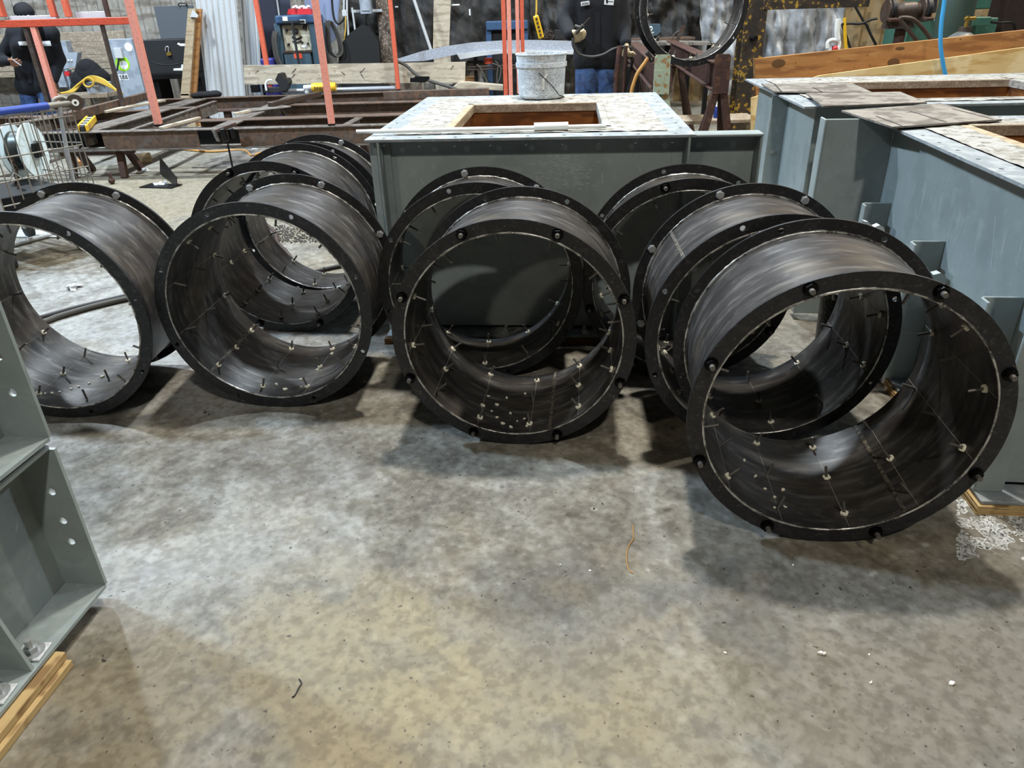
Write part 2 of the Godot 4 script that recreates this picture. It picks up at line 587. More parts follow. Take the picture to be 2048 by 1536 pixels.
	M.old_post = mat(Color.WHITE, 0.9, 0.0, mix_tex(256, 256, c8(96, 82, 70), [[fine, c8(160, 152, 142), 0.55, 0.7, 0.8], [mid, c8(54, 44, 36), 0.5, 0.75, 0.8]]), 1.6)
	# metals of the shop
	var t_rust := mix_tex(256, 256, c8(88, 70, 58), [[mid, c8(112, 84, 64), 0.45, 0.75, 0.8], [fine, c8(64, 56, 50), 0.55, 0.8, 0.8], [grain, c8(132, 100, 74), 0.7, 0.88, 0.6], [big, c8(98, 92, 86), 0.5, 0.75, 0.7]])
	M.rusty = mat(Color.WHITE, 0.7, 0.2, t_rust, 1.2)
	M.dark_rust = mat(c8(190, 160, 145), 0.75, 0.1, t_rust, 2.0)
	M.beam_top = mat(Color.WHITE, 0.55, 0.3, mix_tex(256, 256, c8(110, 102, 94), [[streak, c8(140, 134, 126), 0.5, 0.8, 0.8], [mid, c8(84, 72, 62), 0.5, 0.75, 0.8], [fine, c8(70, 64, 60), 0.65, 0.85, 0.7]]), 1.2)
	M.scale_plate = mat(Color.WHITE, 0.6, 0.2, mix_tex(256, 256, c8(128, 122, 114), [[mid, c8(92, 86, 80), 0.48, 0.62, 0.9], [fine, c8(150, 146, 140), 0.55, 0.8, 0.6], [big, c8(76, 70, 64), 0.58, 0.7, 0.7]]), 1.1)
	M.black_steel = mat(c8(46, 46, 48), 0.45, 0.3, t_fl, 2.0)
	M.black = mat(c8(20, 20, 21), 0.6)
	M.grey_steel = mat(c8(190, 190, 194), 0.5, 0.15, t_rust, 2.0)
	M.orange = mat(Color.WHITE, 0.45, 0.0, mix_tex(256, 256, c8(196, 92, 66), [[fine, c8(178, 78, 54), 0.5, 0.8, 0.8], [grain, c8(226, 118, 90), 0.6, 0.85, 0.5], [spots, c8(120, 66, 46), 0.86, 0.95, 0.7]]), 2.0)
	M.orange_lit = mat(Color.WHITE, 0.4, 0.0, mix_tex(256, 256, c8(214, 140, 122), [[fine, c8(198, 122, 102), 0.5, 0.8, 0.8], [spots, c8(150, 84, 56), 0.82, 0.93, 0.8]]), 2.0)  # paler copy of the orange, light on the posts put into the colour
	M.red_beam = mat(Color.WHITE, 0.5, 0.0, mix_tex(256, 256, c8(176, 66, 40), [[fine, c8(140, 52, 34), 0.5, 0.8, 0.8], [grain, c8(196, 84, 56), 0.6, 0.85, 0.5]]), 2.0)
	M.redoxide = mat(Color.WHITE, 0.6, 0.0, mix_tex(256, 256, c8(62, 38, 31), [[mid, c8(96, 62, 42), 0.5, 0.75, 0.8], [fine, c8(46, 30, 26), 0.55, 0.8, 0.7]]), 2.0)
	M.green_stand = mat(Color.WHITE, 0.6, 0.0, mix_tex(256, 256, c8(146, 158, 136), [[mid, c8(140, 96, 52), 0.56, 0.7, 0.9], [fine, c8(164, 174, 156), 0.5, 0.8, 0.6], [grain, c8(112, 84, 54), 0.72, 0.88, 0.6]]), 2.6)
	M.yellow_rust = mat(Color.WHITE, 0.6, 0.0, mix_tex(512, 512, c8(58, 47, 36), [[fine5, c8(178, 142, 44), 0.60, 0.66, 0.9], [mid5, c8(36, 31, 27), 0.46, 0.62, 0.92], [grain5, c8(112, 70, 36), 0.68, 0.85, 0.6]]), 0.9)
	var t_galv := mix_tex(256, 256, c8(186, 188, 188), [[spots, c8(206, 208, 208), 0.45, 0.7, 0.8], [grain, c8(158, 160, 160), 0.55, 0.8, 0.6]])
	M.galv = mat(Color.WHITE, 0.4, 0.12, t_galv, 2.5)
	M.old_galv = mat(Color.WHITE, 0.6, 0.05, mix_tex(256, 256, c8(140, 134, 124), [[streak2, c8(104, 96, 86), 0.42, 0.75, 0.85], [mid, c8(164, 160, 152), 0.52, 0.78, 0.6], [fine, c8(92, 78, 62), 0.7, 0.88, 0.5]]), 0.6)
	M.warm_metal = mat(Color.WHITE, 0.6, 0.0, mix_tex(256, 256, c8(126, 108, 76), [[noise_img(256, 256, 0.02, 41, 4), c8(88, 74, 50), 0.42, 0.75, 0.85]]), 0.8)
	M.alu = mat(c8(214, 218, 230), 0.4, 0.1, t_galv, 1.0)
	M.grey_paint = mat(c8(172, 178, 186), 0.45, 0.0, mix_tex(128, 128, c8(220, 222, 224), [[noise_img(128, 128, 0.03, 45, 4), c8(190, 192, 196), 0.45, 0.75, 0.8]]), 1.5)
	M.tarp = mat(Color.WHITE, 0.7, 0.0, mix_tex(256, 256, c8(40, 38, 35), [[mid, c8(22, 21, 21), 0.42, 0.7, 0.9], [fine, c8(66, 61, 56), 0.58, 0.84, 0.7], [grain, c8(54, 50, 46), 0.6, 0.85, 0.4]]), 0.7)
	M.tarp_silver = mat(Color.WHITE, 0.42, 0.05, mix_tex(256, 256, c8(140, 142, 144), [[mid, c8(128, 130, 132), 0.45, 0.75, 0.8], [fine, c8(156, 158, 160), 0.55, 0.8, 0.7]]), 0.8, n_fine, 0.35)
	M.navy = mat(c8(7, 9, 18), 0.9, 0.0, mix_tex(256, 256, c8(255, 255, 255), [[noise_img(256, 256, 0.03, 51, 4), c8(150, 150, 160), 0.45, 0.75, 0.8]]), 2.0)
	M.black_cloth = mat(c8(12, 12, 16), 0.95)
	M.jeans = mat(Color.WHITE, 0.9, 0.0, mix_tex(256, 256, c8(52, 78, 120), [[noise_img(256, 256, 0.02, 52, 4), c8(34, 50, 82), 0.45, 0.7, 0.8], [noise_img(256, 256, 0.05, 53, 3), c8(104, 108, 112), 0.6, 0.85, 0.5]]), 2.0)
	M.glove = mat(Color.WHITE, 0.9, 0.0, mix_tex(256, 256, c8(196, 178, 142), [[noise_img(256, 256, 0.03, 54, 4), c8(132, 112, 82), 0.5, 0.78, 0.8]]), 5.0)
	M.skin = mat(c8(132, 88, 66), 0.6)
	M.hair = mat(c8(26, 22, 20), 0.8)
	M.leather = mat(c8(60, 44, 32), 0.7)
	M.white = mat(c8(226, 228, 226), 0.55)
	M.patch = mat(c8(214, 216, 218), 0.8)
	M.blue_weld = mat(c8(96, 134, 186), 0.45, 0.0, t_pr, 2.5)
	M.blue_grey = mat(c8(118, 144, 164), 0.45, 0.0, t_pr, 2.5)
	M.panel = mat(Color.WHITE, 0.6, 0.0, mix_tex(256, 256, c8(196, 190, 168), [[noise_img(256, 256, 0.03, 55, 4), c8(150, 142, 118), 0.5, 0.8, 0.7]]), 4.0)
	M.blue_grip = mat(c8(38, 66, 152), 0.4)
	M.blue_hose = mat(c8(66, 158, 214), 0.4)
	M.yellow = mat(c8(214, 168, 30), 0.45)
	M.hose_yellow = mat(c8(206, 166, 60), 0.6)
	M.hose_tan = mat(c8(176, 128, 66), 0.6)
	M.cable = mat(c8(66, 62, 56), 0.65)
	M.cable_dark = mat(c8(36, 35, 34), 0.6)
	M.red = mat(c8(190, 40, 46), 0.45)
	M.orange_tape = mat(c8(214, 84, 56), 0.5)
	M.chrome = mat(c8(186, 190, 196), 0.25, 0.6)
	M.wire = mat(c8(128, 122, 112), 0.45, 0.3)
	M.spool = mat(c8(206, 222, 226), 0.5)
	M.spool_wire = mat(c8(70, 72, 70), 0.35, 0.8)
	M.green_machine = mat(c8(96, 158, 136), 0.5, 0.0, t_pr, 2.0)
	M.green_tank = mat(c8(96, 116, 104), 0.45, 0.0, t_pr, 2.0)
	M.tank_white = mat(c8(176, 174, 166), 0.5, 0.0, t_dust, 2.0)
	M.brass = mat(c8(170, 140, 70), 0.35, 0.8)
	M.green_label = mat(c8(142, 196, 40), 0.6)
	M.print_dark = mat(c8(28, 28, 30), 0.7)
	M.clear_film = mat(c8(210, 214, 218), 0.25)
	M.powder = mat(c8(206, 206, 203), 0.95)
	M.dirt = mat(c8(74, 68, 62), 0.95)
	var t_pail := mix_tex(256, 256, c8(206, 214, 220), [[grain, c8(88, 92, 98), 0.56, 0.66, 0.9], [mid, c8(232, 236, 238), 0.5, 0.7, 0.8], [fine, c8(168, 172, 172), 0.55, 0.75, 0.6]])
	M.pail = mat(Color.WHITE, 0.6, 0.0, t_pail, 2.2)
	M.pail_black = mat(Color.WHITE, 0.5, 0.0, mix_tex(256, 256, c8(34, 34, 35), [[noise_img(256, 256, 0.06, 56, 4), c8(130, 130, 128), 0.62, 0.75, 0.8]]), 3.0)
	M.ceiling = mat(c8(92, 90, 86), 0.9)
	M.far_wall = mat(c8(88, 84, 78), 0.9)
	make_floor_material()

func make_floor_material() -> void:
	# concrete, 7 m to a repeat: wide mottling, warm and grey stains, small chips; the second layer carries the grit
	var w := 1152
	var big := noise_img(w, w, 0.003, 101, 3)
	var mid := noise_img(w, w, 0.009, 102, 5)
	var mid2 := noise_img(w, w, 0.006, 103, 5)
	var fine := noise_img(w, w, 0.035, 104, 4)
	var chips := noise_img(w, w, 0.06, 106, 2)
	var fine2 := noise_img(w, w, 0.11, 107, 4)
	var t := mix_tex(w, w, c8(128, 123, 112), [
		[mid2, c8(134, 122, 97), 0.5, 0.78, 0.6],
		[mid, c8(112, 109, 103), 0.48, 0.82, 0.5],
		[big, c8(140, 138, 131), 0.45, 0.8, 0.5],
		[fine, c8(156, 152, 142), 0.54, 0.8, 0.5],
		[fine, c8(92, 86, 76), 0.46, 0.2, 0.5],
		[fine2, c8(164, 160, 150), 0.55, 0.85, 0.5],
		[fine2, c8(96, 90, 81), 0.45, 0.12, 0.45],
		[chips, c8(74, 69, 61), 0.86, 0.93, 0.75],
		[chips, c8(186, 183, 175), 0.12, 0.06, 0.7]])
	# warm stains, near ones darkened in colour for dimmer light, and grey patches: x, z, radius, colour, strength
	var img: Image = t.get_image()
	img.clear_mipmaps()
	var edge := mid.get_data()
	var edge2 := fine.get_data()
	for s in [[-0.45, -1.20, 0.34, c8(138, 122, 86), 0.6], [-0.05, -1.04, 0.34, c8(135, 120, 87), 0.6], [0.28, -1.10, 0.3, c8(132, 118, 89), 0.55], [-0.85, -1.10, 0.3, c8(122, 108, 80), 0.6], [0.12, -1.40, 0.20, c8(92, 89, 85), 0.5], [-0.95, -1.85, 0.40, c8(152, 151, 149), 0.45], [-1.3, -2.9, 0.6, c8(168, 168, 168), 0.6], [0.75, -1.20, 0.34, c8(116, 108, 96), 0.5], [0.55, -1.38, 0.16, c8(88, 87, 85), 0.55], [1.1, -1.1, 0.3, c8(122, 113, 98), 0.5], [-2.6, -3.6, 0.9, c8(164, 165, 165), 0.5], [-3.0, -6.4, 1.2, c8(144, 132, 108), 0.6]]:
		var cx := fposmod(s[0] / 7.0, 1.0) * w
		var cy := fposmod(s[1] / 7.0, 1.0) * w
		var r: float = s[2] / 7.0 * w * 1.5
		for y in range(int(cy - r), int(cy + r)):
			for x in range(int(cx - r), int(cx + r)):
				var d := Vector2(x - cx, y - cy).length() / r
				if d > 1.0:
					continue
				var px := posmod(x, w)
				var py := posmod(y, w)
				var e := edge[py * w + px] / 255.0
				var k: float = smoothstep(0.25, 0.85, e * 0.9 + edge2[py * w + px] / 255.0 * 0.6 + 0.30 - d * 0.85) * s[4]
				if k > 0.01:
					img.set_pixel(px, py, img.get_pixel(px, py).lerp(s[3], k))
	img.generate_mipmaps()
	t = ImageTexture.create_from_image(img)
	var g1 := noise_img(768, 768, 0.02, 111, 4)
	var g2 := noise_img(768, 768, 0.045, 112, 6)
	var g3 := noise_img(768, 768, 0.055, 113, 2)
	var d := mix_tex(768, 768, c8(238, 237, 234), [
		[g1, c8(208, 204, 197), 0.42, 0.72, 0.9],
		[g2, c8(196, 191, 183), 0.5, 0.85, 0.7],
		[g2, c8(255, 255, 255), 0.45, 0.12, 0.8],
		[g3, c8(104, 96, 86), 0.85, 0.91, 0.85]])
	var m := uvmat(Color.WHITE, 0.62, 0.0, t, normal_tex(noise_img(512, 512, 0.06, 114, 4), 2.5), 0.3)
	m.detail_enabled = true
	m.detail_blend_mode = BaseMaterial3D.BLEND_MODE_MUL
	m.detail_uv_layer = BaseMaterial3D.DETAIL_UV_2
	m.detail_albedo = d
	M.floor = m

# ------------------------------------------------------------------ flanged shell rings
const R_OUT := 0.408          # flange
const R_SH := 0.368           # shell, outside
const T_SH := 0.007
const T_FL := 0.010

var nut_mesh: Mesh
var bolt_end_mesh: Mesh
var head_mesh: Mesh
var washer_mesh: Mesh
var stud_mesh: Mesh
var ferrule_meshes: Array[Mesh] = []
var ring_meshes := {}
var bead_front: Mesh
var bead_rear: Mesh

func shell_st(l: float, r: float, inward: bool, z0: float) -> SurfaceTool:
	var st := S()
	st.set_smooth_group(1)
	var n := 96
	for k in n:
		var t0 := TAU * k / n
		var t1 := TAU * (k + 1) / n
		var d0 := Vector3(cos(t0), sin(t0), 0)
		var d1 := Vector3(cos(t1), sin(t1), 0)
		var quad := [[d0, t0, z0], [d1, t1, z0], [d1, t1, -l - z0], [d0, t0, -l - z0]]
		var order := [0, 1, 2, 0, 2, 3] if not inward else [0, 2, 1, 0, 3, 2]
		for i: int in order:
			st.set_uv(Vector2(quad[i][1] / TAU * 2.0, -quad[i][2] * 1.1))
			st.add_vertex(quad[i][0] * r + Vector3(0, 0, quad[i][2]))
	return st
func bead(r: float, z: float, br: float, seed_: int, sr: float) -> Mesh:      # lumpy weld bead round the shell
	var st := S()
	st.set_smooth_group(1)
	var noise := FastNoiseLite.new()
	noise.seed = seed_
	noise.frequency = 3.0
	var n := 180
	for k in n:
		var ring := []
		for kk: int in [k, (k + 1) % n]:
			var t := TAU * kk / n
			var d := Vector3(cos(t), sin(t), 0)
			var w := br * (1.0 + 0.55 * noise.get_noise_2d(cos(t) * 4.0, sin(t) * 4.0) + 0.10 * sin(kk * 2.4))
			var pts := []
			for j in 6:
				var a := TAU * j / 6.0
				pts.append(d * (r + cos(a) * w * sr) + Vector3(0, 0, z + sin(a) * w))
			ring.append([pts, d * r + Vector3(0, 0, z)])
		for j in 6:
			var j2 := (j + 1) % 6
			quad_n(st, ring[0][0][j], ring[0][0][j2], ring[1][0][j2], ring[1][0][j], (ring[0][0][j] + ring[0][0][j2]) * 0.5 - ring[0][1])
	return mesh_of(st, M.weld)
func make_tube_parts() -> void:
	var st := S()
	prism(st, hexagon(0.0155), 0.012, Transform3D(Basis(), Vector3(0, 0, 0.002)))
	lathe(st, PackedVector2Array([Vector2(0, 0), Vector2(0.019, 0), Vector2(0.019, 0.0025), Vector2(0, 0.0025)]), 18, Transform3D(Basis(Vector3.RIGHT, PI / 2), Vector3.ZERO))
	nut_mesh = mesh_of(st, M.nut)
	st = S()
	cyl(st, Vector3(0, 0, 0.010), Vector3(0, 0, 0.028), 0.0078, 12, 0.0068)
	bolt_end_mesh = mesh_of(st, M.stud)
	st = S()
	prism(st, hexagon(0.015), 0.011)
	cyl(st, Vector3(0, 0, 0.0105), Vector3(0, 0, 0.0125), 0.0125, 16, 0.0105)
	head_mesh = mesh_of(st, M.bolt)
	st = S()
	cyl(st, Vector3.ZERO, Vector3(0, 0.044, 0), 0.0042, 8)
	stud_mesh = mesh_of(st, M.stud)
	var rng := RandomNumberGenerator.new()
	rng.seed = 5
	for v in 3:
		st = S()
		var n := 10
		for k in n:
			var t := TAU * k / n
			var rr := rng.randf_range(0.0075, 0.0115)
			var hh := rng.randf_range(0.006, 0.010)
			box(st, Vector3(cos(t) * rr * 0.8, hh * 0.5, sin(t) * rr * 0.8), Vector3(0.0055, hh, 0.0055), Basis(Vector3.UP, -t), 0.001)
		ferrule_meshes.append(mesh_of(st, M.ferrule))
	bead_front = bead(R_SH - T_SH * 0.5, 0.0, 0.0034, 3, 1.0)
	bead_rear = bead(R_SH + 0.002, 0.0, 0.0048, 4, 1.0)
func ring_mesh(off: float) -> Mesh:
	var key := "%.3f" % off
	if not ring_meshes.has(key):
		var st := S()
		holed_ring(st, R_OUT, R_SH, T_FL, 8, 0.009, (R_OUT + R_SH) * 0.5 + 0.002, off)
		ring_meshes[key] = mesh_of(st, M.flange)
	return ring_meshes[key]

# front / rear: "nuts", "heads" or "holes"
func tube(label: String, x: float, z: float, yaw_deg: float, l: float, front: String, rear: String, off_f: float, off_r: float, rows: int, col_off: float, seam: float, seed_: int) -> Node3D:
	var t := thing("flanged_steel_ring", label, "steel ring", Vector3(x, 0, z), deg_to_rad(yaw_deg), "black flanged steel rings on the floor")
	var rng := RandomNumberGenerator.new()
	rng.seed = seed_
	var c := Vector3(0, R_OUT, 0)
	var outer := obj("shell", shell_st(l, R_SH, false, -0.002), M.shell, t)
	outer.position = c
	var inner := obj("lining", shell_st(l, R_SH - T_SH, true, -0.002), M.shell, t)
	inner.position = c
	var lip := S()
	lathe(lip, PackedVector2Array([Vector2(R_SH - T_SH, 0), Vector2(R_SH, 0)]), 96, Transform3D(Basis(Vector3.RIGHT, -PI / 2), Vector3(0, 0, -l + 0.002)))
	obj("shell_rim", lip, M.flange, t).position = c
	lip = S()
	lathe(lip, PackedVector2Array([Vector2(R_SH, 0), Vector2(R_SH - T_SH, 0)]), 96, Transform3D(Basis(Vector3.RIGHT, PI / 2), Vector3(0, 0, -0.002)))
	obj("shell_rim", lip, M.flange, t).position = c
	for e in 2:
		var kind: String = [front, rear][e]
		var off: float = deg_to_rad([off_f, off_r][e])
		var zf := 0.0 if e == 0 else -l + T_FL
		var fl := inst("flange", ring_mesh(off), t, Transform3D(Basis(), c + Vector3(0, 0, zf)))
		var rb := (R_OUT + R_SH) * 0.5 + 0.002
		if kind != "holes":
			for k in 8:
				var a := off + TAU * k / 8.0
				var p := Vector3(cos(a) * rb, sin(a) * rb, 0)
				var spin := Basis(Vector3.BACK, rng.randf() * TAU)
				if kind == "nuts":
					var nn := inst("nut", nut_mesh, fl, Transform3D(spin, p))
					nn.set_meta("label", "hex nut")
					inst("bolt_end", bolt_end_mesh, fl, Transform3D(spin, p))
				else:
					inst("bolt_head", head_mesh, fl, Transform3D(spin, p)).set_meta("label", "silver bolt head")
	inst("weld_bead", bead_front, t, Transform3D(Basis(), c + Vector3(0, 0, -0.0005))).set_meta("label", "silver weld bead")
	inst("weld_bead", bead_rear, t, Transform3D(Basis(), c + Vector3(0, 0, -l + T_FL + 0.002))).set_meta("label", "silver weld bead")
	inst("weld_bead", bead_rear, t, Transform3D(Basis(Vector3.BACK, 1.3), c + Vector3(0, 0, -T_FL - 0.002))).set_meta("label", "silver weld bead")
	# the long seam of the shell, inside and outside
	var sa := deg_to_rad(seam)
	var sd := Vector3(cos(sa), sin(sa), 0)
	var st := S()
	box(st, c + sd * (R_SH + 0.0008) + Vector3(0, 0, -l / 2), Vector3(0.003, 0.012, l - 0.03), Basis(sd, Vector3.BACK.cross(sd), Vector3.BACK), 0.001)
	box(st, c + sd * (R_SH - T_SH - 0.0008) + Vector3(0, 0, -l / 2), Vector3(0.003, 0.012, l - 0.012), Basis(sd, Vector3.BACK.cross(sd), Vector3.BACK), 0.001)
	obj("seam", st, M.seam, t)
	# studs in twelve columns, scribed lines under them
	st = S()
	for k in 12:
		var a := deg_to_rad(col_off + 30.0 * k)
		var d := Vector3(cos(a), sin(a), 0)
		var side := Vector3.BACK.cross(d)
		var bas := Basis(side, -d, side.cross(-d))
		box(st, c + d * (R_SH - T_SH - 0.0002) + Vector3(0, 0, -l / 2), Vector3(0.0009, 0.0009, l - 0.012), Basis(d, side, Vector3.BACK))
		for r in rows:
			var zz := -l * (0.13 + 0.74 * r / maxf(rows - 1, 1))
			var p := c + d * (R_SH - T_SH) + Vector3(0, 0, zz + rng.randf_range(-0.006, 0.006)) + side * rng.randf_range(-0.003, 0.003)
			var s := inst("stud", stud_mesh, t, Transform3D(bas, p))
			if rng.randf() < 0.68:
				inst("ferrule", ferrule_meshes[rng.randi() % 3], s, Transform3D(Basis(Vector3.UP, rng.randf() * TAU), Vector3.ZERO)).set_meta("label", "white ceramic ferrule")
	obj("scribed_line", st, M.chalk, t)
	return t

var chip_meshes: Array[Mesh] = []
func make_chips() -> void:
	var rng := RandomNumberGenerator.new()
	rng.seed = 77
	for v in 4:
		var st := S()
		var n := 4 + v
		var pts := PackedVector2Array()
		for k in n:
			var a := TAU * k / n
			var r := rng.randf_range(0.0022, 0.0065)
			pts.append(Vector2(cos(a), sin(a) * 0.8) * r)
		prism(st, pts, 0.004, Transform3D(Basis(Vector3.RIGHT, -PI / 2), Vector3.ZERO))
		if v % 2 == 0:
			box(st, Vector3(0.004, 0.003, 0.002), Vector3(0.006, 0.004, 0.003), Basis(Vector3.UP, 0.6), 0.001)
		chip_meshes.append(mesh_of(st, M.ferrule))
func chips_in(t: Node3D, where: String, l: float, spots: Array) -> void:
	var rng := RandomNumberGenerator.new()
	rng.seed = int(t.position.x * 1000.0) + 500
	for s in spots:
		var a: float = deg_to_rad(s[0])
		var d := Vector3(cos(a), sin(a), 0)
		var p := t.transform * (Vector3(0, R_OUT, s[1] * -l) + d * (R_SH - T_SH - 0.0005))
		var up := -(t.basis * d)
		var x := up.cross(t.basis.z).normalized()
		var o := inst("ceramic_chip", chip_meshes[rng.randi() % 4], self, Transform3D(Basis(x, up, x.cross(up)) * Basis(Vector3.UP, rng.randf() * TAU) * Basis.from_scale(Vector3.ONE * rng.randf_range(0.8, 1.5)), p))
		tag(o, "small broken white ceramic chip lying inside the " + where, "chip", "ceramic chips inside the " + where)

func build_tubes() -> void:
	make_tube_parts()
	make_chips()
	var t1 := tube("black flanged steel ring standing behind the stack of grey flanged housings", -1.736, -2.491, -1.2, 0.467, "holes", "heads", 12, 20, 3, 6, 102, 1)
	var t2 := tube("black flanged steel ring with empty bolt holes, its open front facing the bare floor", -0.917, -2.524, -4.13, 0.473, "holes", "heads", 20, 24, 3, 15, 224, 2)
	tube("black flanged steel ring standing second in line behind the ring with empty bolt holes", -1.074, -3.282, -4.17, 0.46, "nuts", "holes", 22.5, 15, 3, 20, 230, 3)
	tube("short black flanged steel ring third in line, beside the wall of the grey-green box", -1.011, -3.775, -4.4, 0.235, "holes", "heads", 22.5, 25, 2, 20, 200, 4)
	var t3 := tube("black flanged ring with hex nuts and white chips inside, before the grey-green box", 0.006, -2.196, -6.43, 0.446, "nuts", "holes", 22.5, 20, 3, 8, 290, 5)
	tube("short black flanged ring squeezed between the ring with nuts and the grey-green box", -0.113, -2.723, -2.81, 0.297, "holes", "heads", 15, 10, 2, 0, 320, 6)
	tube("black flanged steel ring half covered by its neighbour, outer seam showing on top", 0.85, -2.150, -3.83, 0.427, "holes", "heads", 20, 18, 3, 10, 140, 7)
	tube("short black flanged steel ring squeezed against the right ear of the grey-green box", 0.694, -2.676, -7.25, 0.27, "nuts", "holes", 16, 14, 2, 24, 60, 8)
	var t5 := tube("black flanged ring with hex nuts beside the box wall with stiffeners", 0.873, -1.626, -7.46, 0.476, "nuts", "holes", 22, 18, 3, 12, 306, 9)
	chips_in(t1, "ring beside the grey stack", 0.467, [[262, 0.35], [266, 0.42], [259, 0.3], [255, 0.22], [252, 0.18], [270, 0.55], [249, 0.15], [245, 0.1]])
	chips_in(t2, "ring with empty bolt holes", 0.473, [[280, 0.15], [284, 0.45], [276, 0.3], [270, 0.12], [288, 0.75], [262, 0.2]])
	chips_in(t3, "ring in front of the grey-green box", 0.446, [[258, 0.2], [262, 0.12], [265, 0.3], [270, 0.18], [256, 0.4], [250, 0.5], [267, 0.08], [274, 0.22], [254, 0.28], [272, 0.65], [261, 0.55], [248, 0.32], [276, 0.1]])
	chips_in(t5, "ring beside the stiffened box wall", 0.476, [[248, 0.3], [252, 0.24], [244, 0.4], [256, 0.16], [240, 0.55], [250, 0.12], [258, 0.35]])

# ------------------------------------------------------------------ lined steel boxes (local x to the right, -z away, origin at the near left corner on the floor)
var plug_mesh: Mesh
var base_bolt: Mesh
func ZM(a: Vector3, b: Vector3, c: Vector3, o: Vector3) -> Transform3D:
	return Transform3D(Basis(a, b, c), o)
func evenly(a: float, b: float, n: int) -> Array:
	var r := []
	for i in n:
		r.append(lerpf(a, b, (i + 0.5) / n))
	return r
# a box body with a holed top flange frame, cast lining, timber form in the opening, base flange and plywood under it
func lined_box(t: Node3D, w: float, d: float, h: float, hole: Rect2, base := true, ply := "ply_edge") -> void:
	var th := 0.010
	var st := S()
	box2(st, Vector3(0.08, 0.06, -0.08), Vector3(w - 0.08, h - th, -0.08 - th), 0.001)
	obj("front_wall", st, M.primer, t)
	st = S()
	box2(st, Vector3(0.08, 0.06, -0.08 - th), Vector3(0.08 + th, h - th, -d + 0.08), 0.001)
	obj("side_wall", st, M.primer, t)
	st = S()
	box2(st, Vector3(w - 0.08, 0.06, -0.08 - th), Vector3(w - 0.08 - th, h - th, -d + 0.08), 0.001)
	obj("side_wall", st, M.primer, t)
	st = S()
	box2(st, Vector3(0.08, 0.06, -d + 0.08), Vector3(w - 0.08, h - th, -d + 0.08 + th), 0.001)
	obj("back_wall", st, M.primer, t)
	# top flange: four strips with bolt holes
	var fw := 0.10
	st = S()
	holed_strip(st, w, fw, th, evenly(0, w, int(w / 0.14)), 0.008, ZM(Vector3.RIGHT, Vector3.FORWARD, Vector3.UP, Vector3(0, h, -fw / 2)), -0.012)
	obj("top_flange", st, M.dusty, t)
	st = S()
	holed_strip(st, w, fw, th, evenly(0, w, int(w / 0.14)), 0.008, ZM(Vector3.RIGHT, Vector3.FORWARD, Vector3.UP, Vector3(0, h, -d + fw / 2)), 0.012)
	obj("top_flange", st, M.dusty, t)
	st = S()
	holed_strip(st, d - 2 * fw, fw, th, evenly(0, d - 2 * fw, int((d - 2 * fw) / 0.14)), 0.008, ZM(Vector3.FORWARD, Vector3.LEFT, Vector3.UP, Vector3(fw / 2, h, -fw)), 0.012)
	obj("top_flange", st, M.dusty, t)
	st = S()
	holed_strip(st, d - 2 * fw, fw, th, evenly(0, d - 2 * fw, int((d - 2 * fw) / 0.14)), 0.008, ZM(Vector3.FORWARD, Vector3.LEFT, Vector3.UP, Vector3(w - fw / 2, h, -fw)), -0.012)
	obj("top_flange", st, M.dusty, t)
	# cast lining: a slab in four pieces round the opening
	var x0 := hole.position.x
	var x1 := hole.end.x
	var z0 := -hole.position.y
	var z1 := -hole.end.y
	var hc := h + 0.004
	for r in [[fw, x0, -fw, -d + fw], [x1, w - fw, -fw, -d + fw], [x0, x1, -fw, z0], [x0, x1, z1, -d + fw]]:
		st = S()
		cast_slab(st, r[0], r[1], r[2], r[3], hc - 0.12, hc, int(absf(r[0] * 100)) + 7)
		obj("cast_lining", st, M.cast, t)
	# timber round the opening
	var bw := 0.035
	for r in [[x0, x0 + bw, z0, z1, "lumber"], [x1 - bw, x1, z0, z1, "cast"], [x0, x1, z1, z1 + bw, "wood_rough"], [x0, x1, z0 - bw * 0.6, z0, "cast"]]:
		st = S()
		box2(st, Vector3(r[0], h - 0.036, r[2]), Vector3(r[1], h + 0.007, r[3]), 0.003)
		obj("form_board", st, M[r[4]], t)
	st = S()
	var yb := h - 0.62
	box2(st, Vector3(x0 + 0.01, yb, z0), Vector3(x0 + 0.025, h - 0.036, z1))
	box2(st, Vector3(x1 - 0.01, yb, z0), Vector3(x1 - 0.025, h - 0.036, z1))
	box2(st, Vector3(x0, yb, z1 + 0.01), Vector3(x1, h - 0.036, z1 + 0.025))
	box2(st, Vector3(x0, yb, z0 - 0.01), Vector3(x1, h - 0.036, z0 - 0.025))
	box2(st, Vector3(x0, yb - 0.02, z0), Vector3(x1, yb, z1))
	obj("form_panel", st, M.ply_brown, t)
	if not base:
		return
	st = S()
	box2(st, Vector3(0, 0.03, 0), Vector3(w, 0.042, -0.12), 0.002)
	box2(st, Vector3(0, 0.03, -0.12), Vector3(0.12, 0.042, -d), 0.002)
	box2(st, Vector3(w, 0.03, -0.12), Vector3(w - 0.12, 0.042, -d), 0.002)
	box2(st, Vector3(0.12, 0.03, -d), Vector3(w - 0.12, 0.042, -d + 0.12), 0.002)
	obj("base_flange", st, M.dusty, t)
	st = S()
	for k in 4:
		box2(st, Vector3(-0.012 + 0.002 * (k % 2), 0.0075 * k, 0.012 - 0.002 * (k % 2)), Vector3(w + 0.01, 0.0075 * (k + 1) - 0.0008, -d))
	obj("plywood_base", st, M[ply], t)
	for k in int(w / 0.36):
		var bx := 0.2 + 0.36 * k
		inst("base_bolt", base_bolt, t, Transform3D(Basis(), Vector3(bx, 0.042, -0.035)))
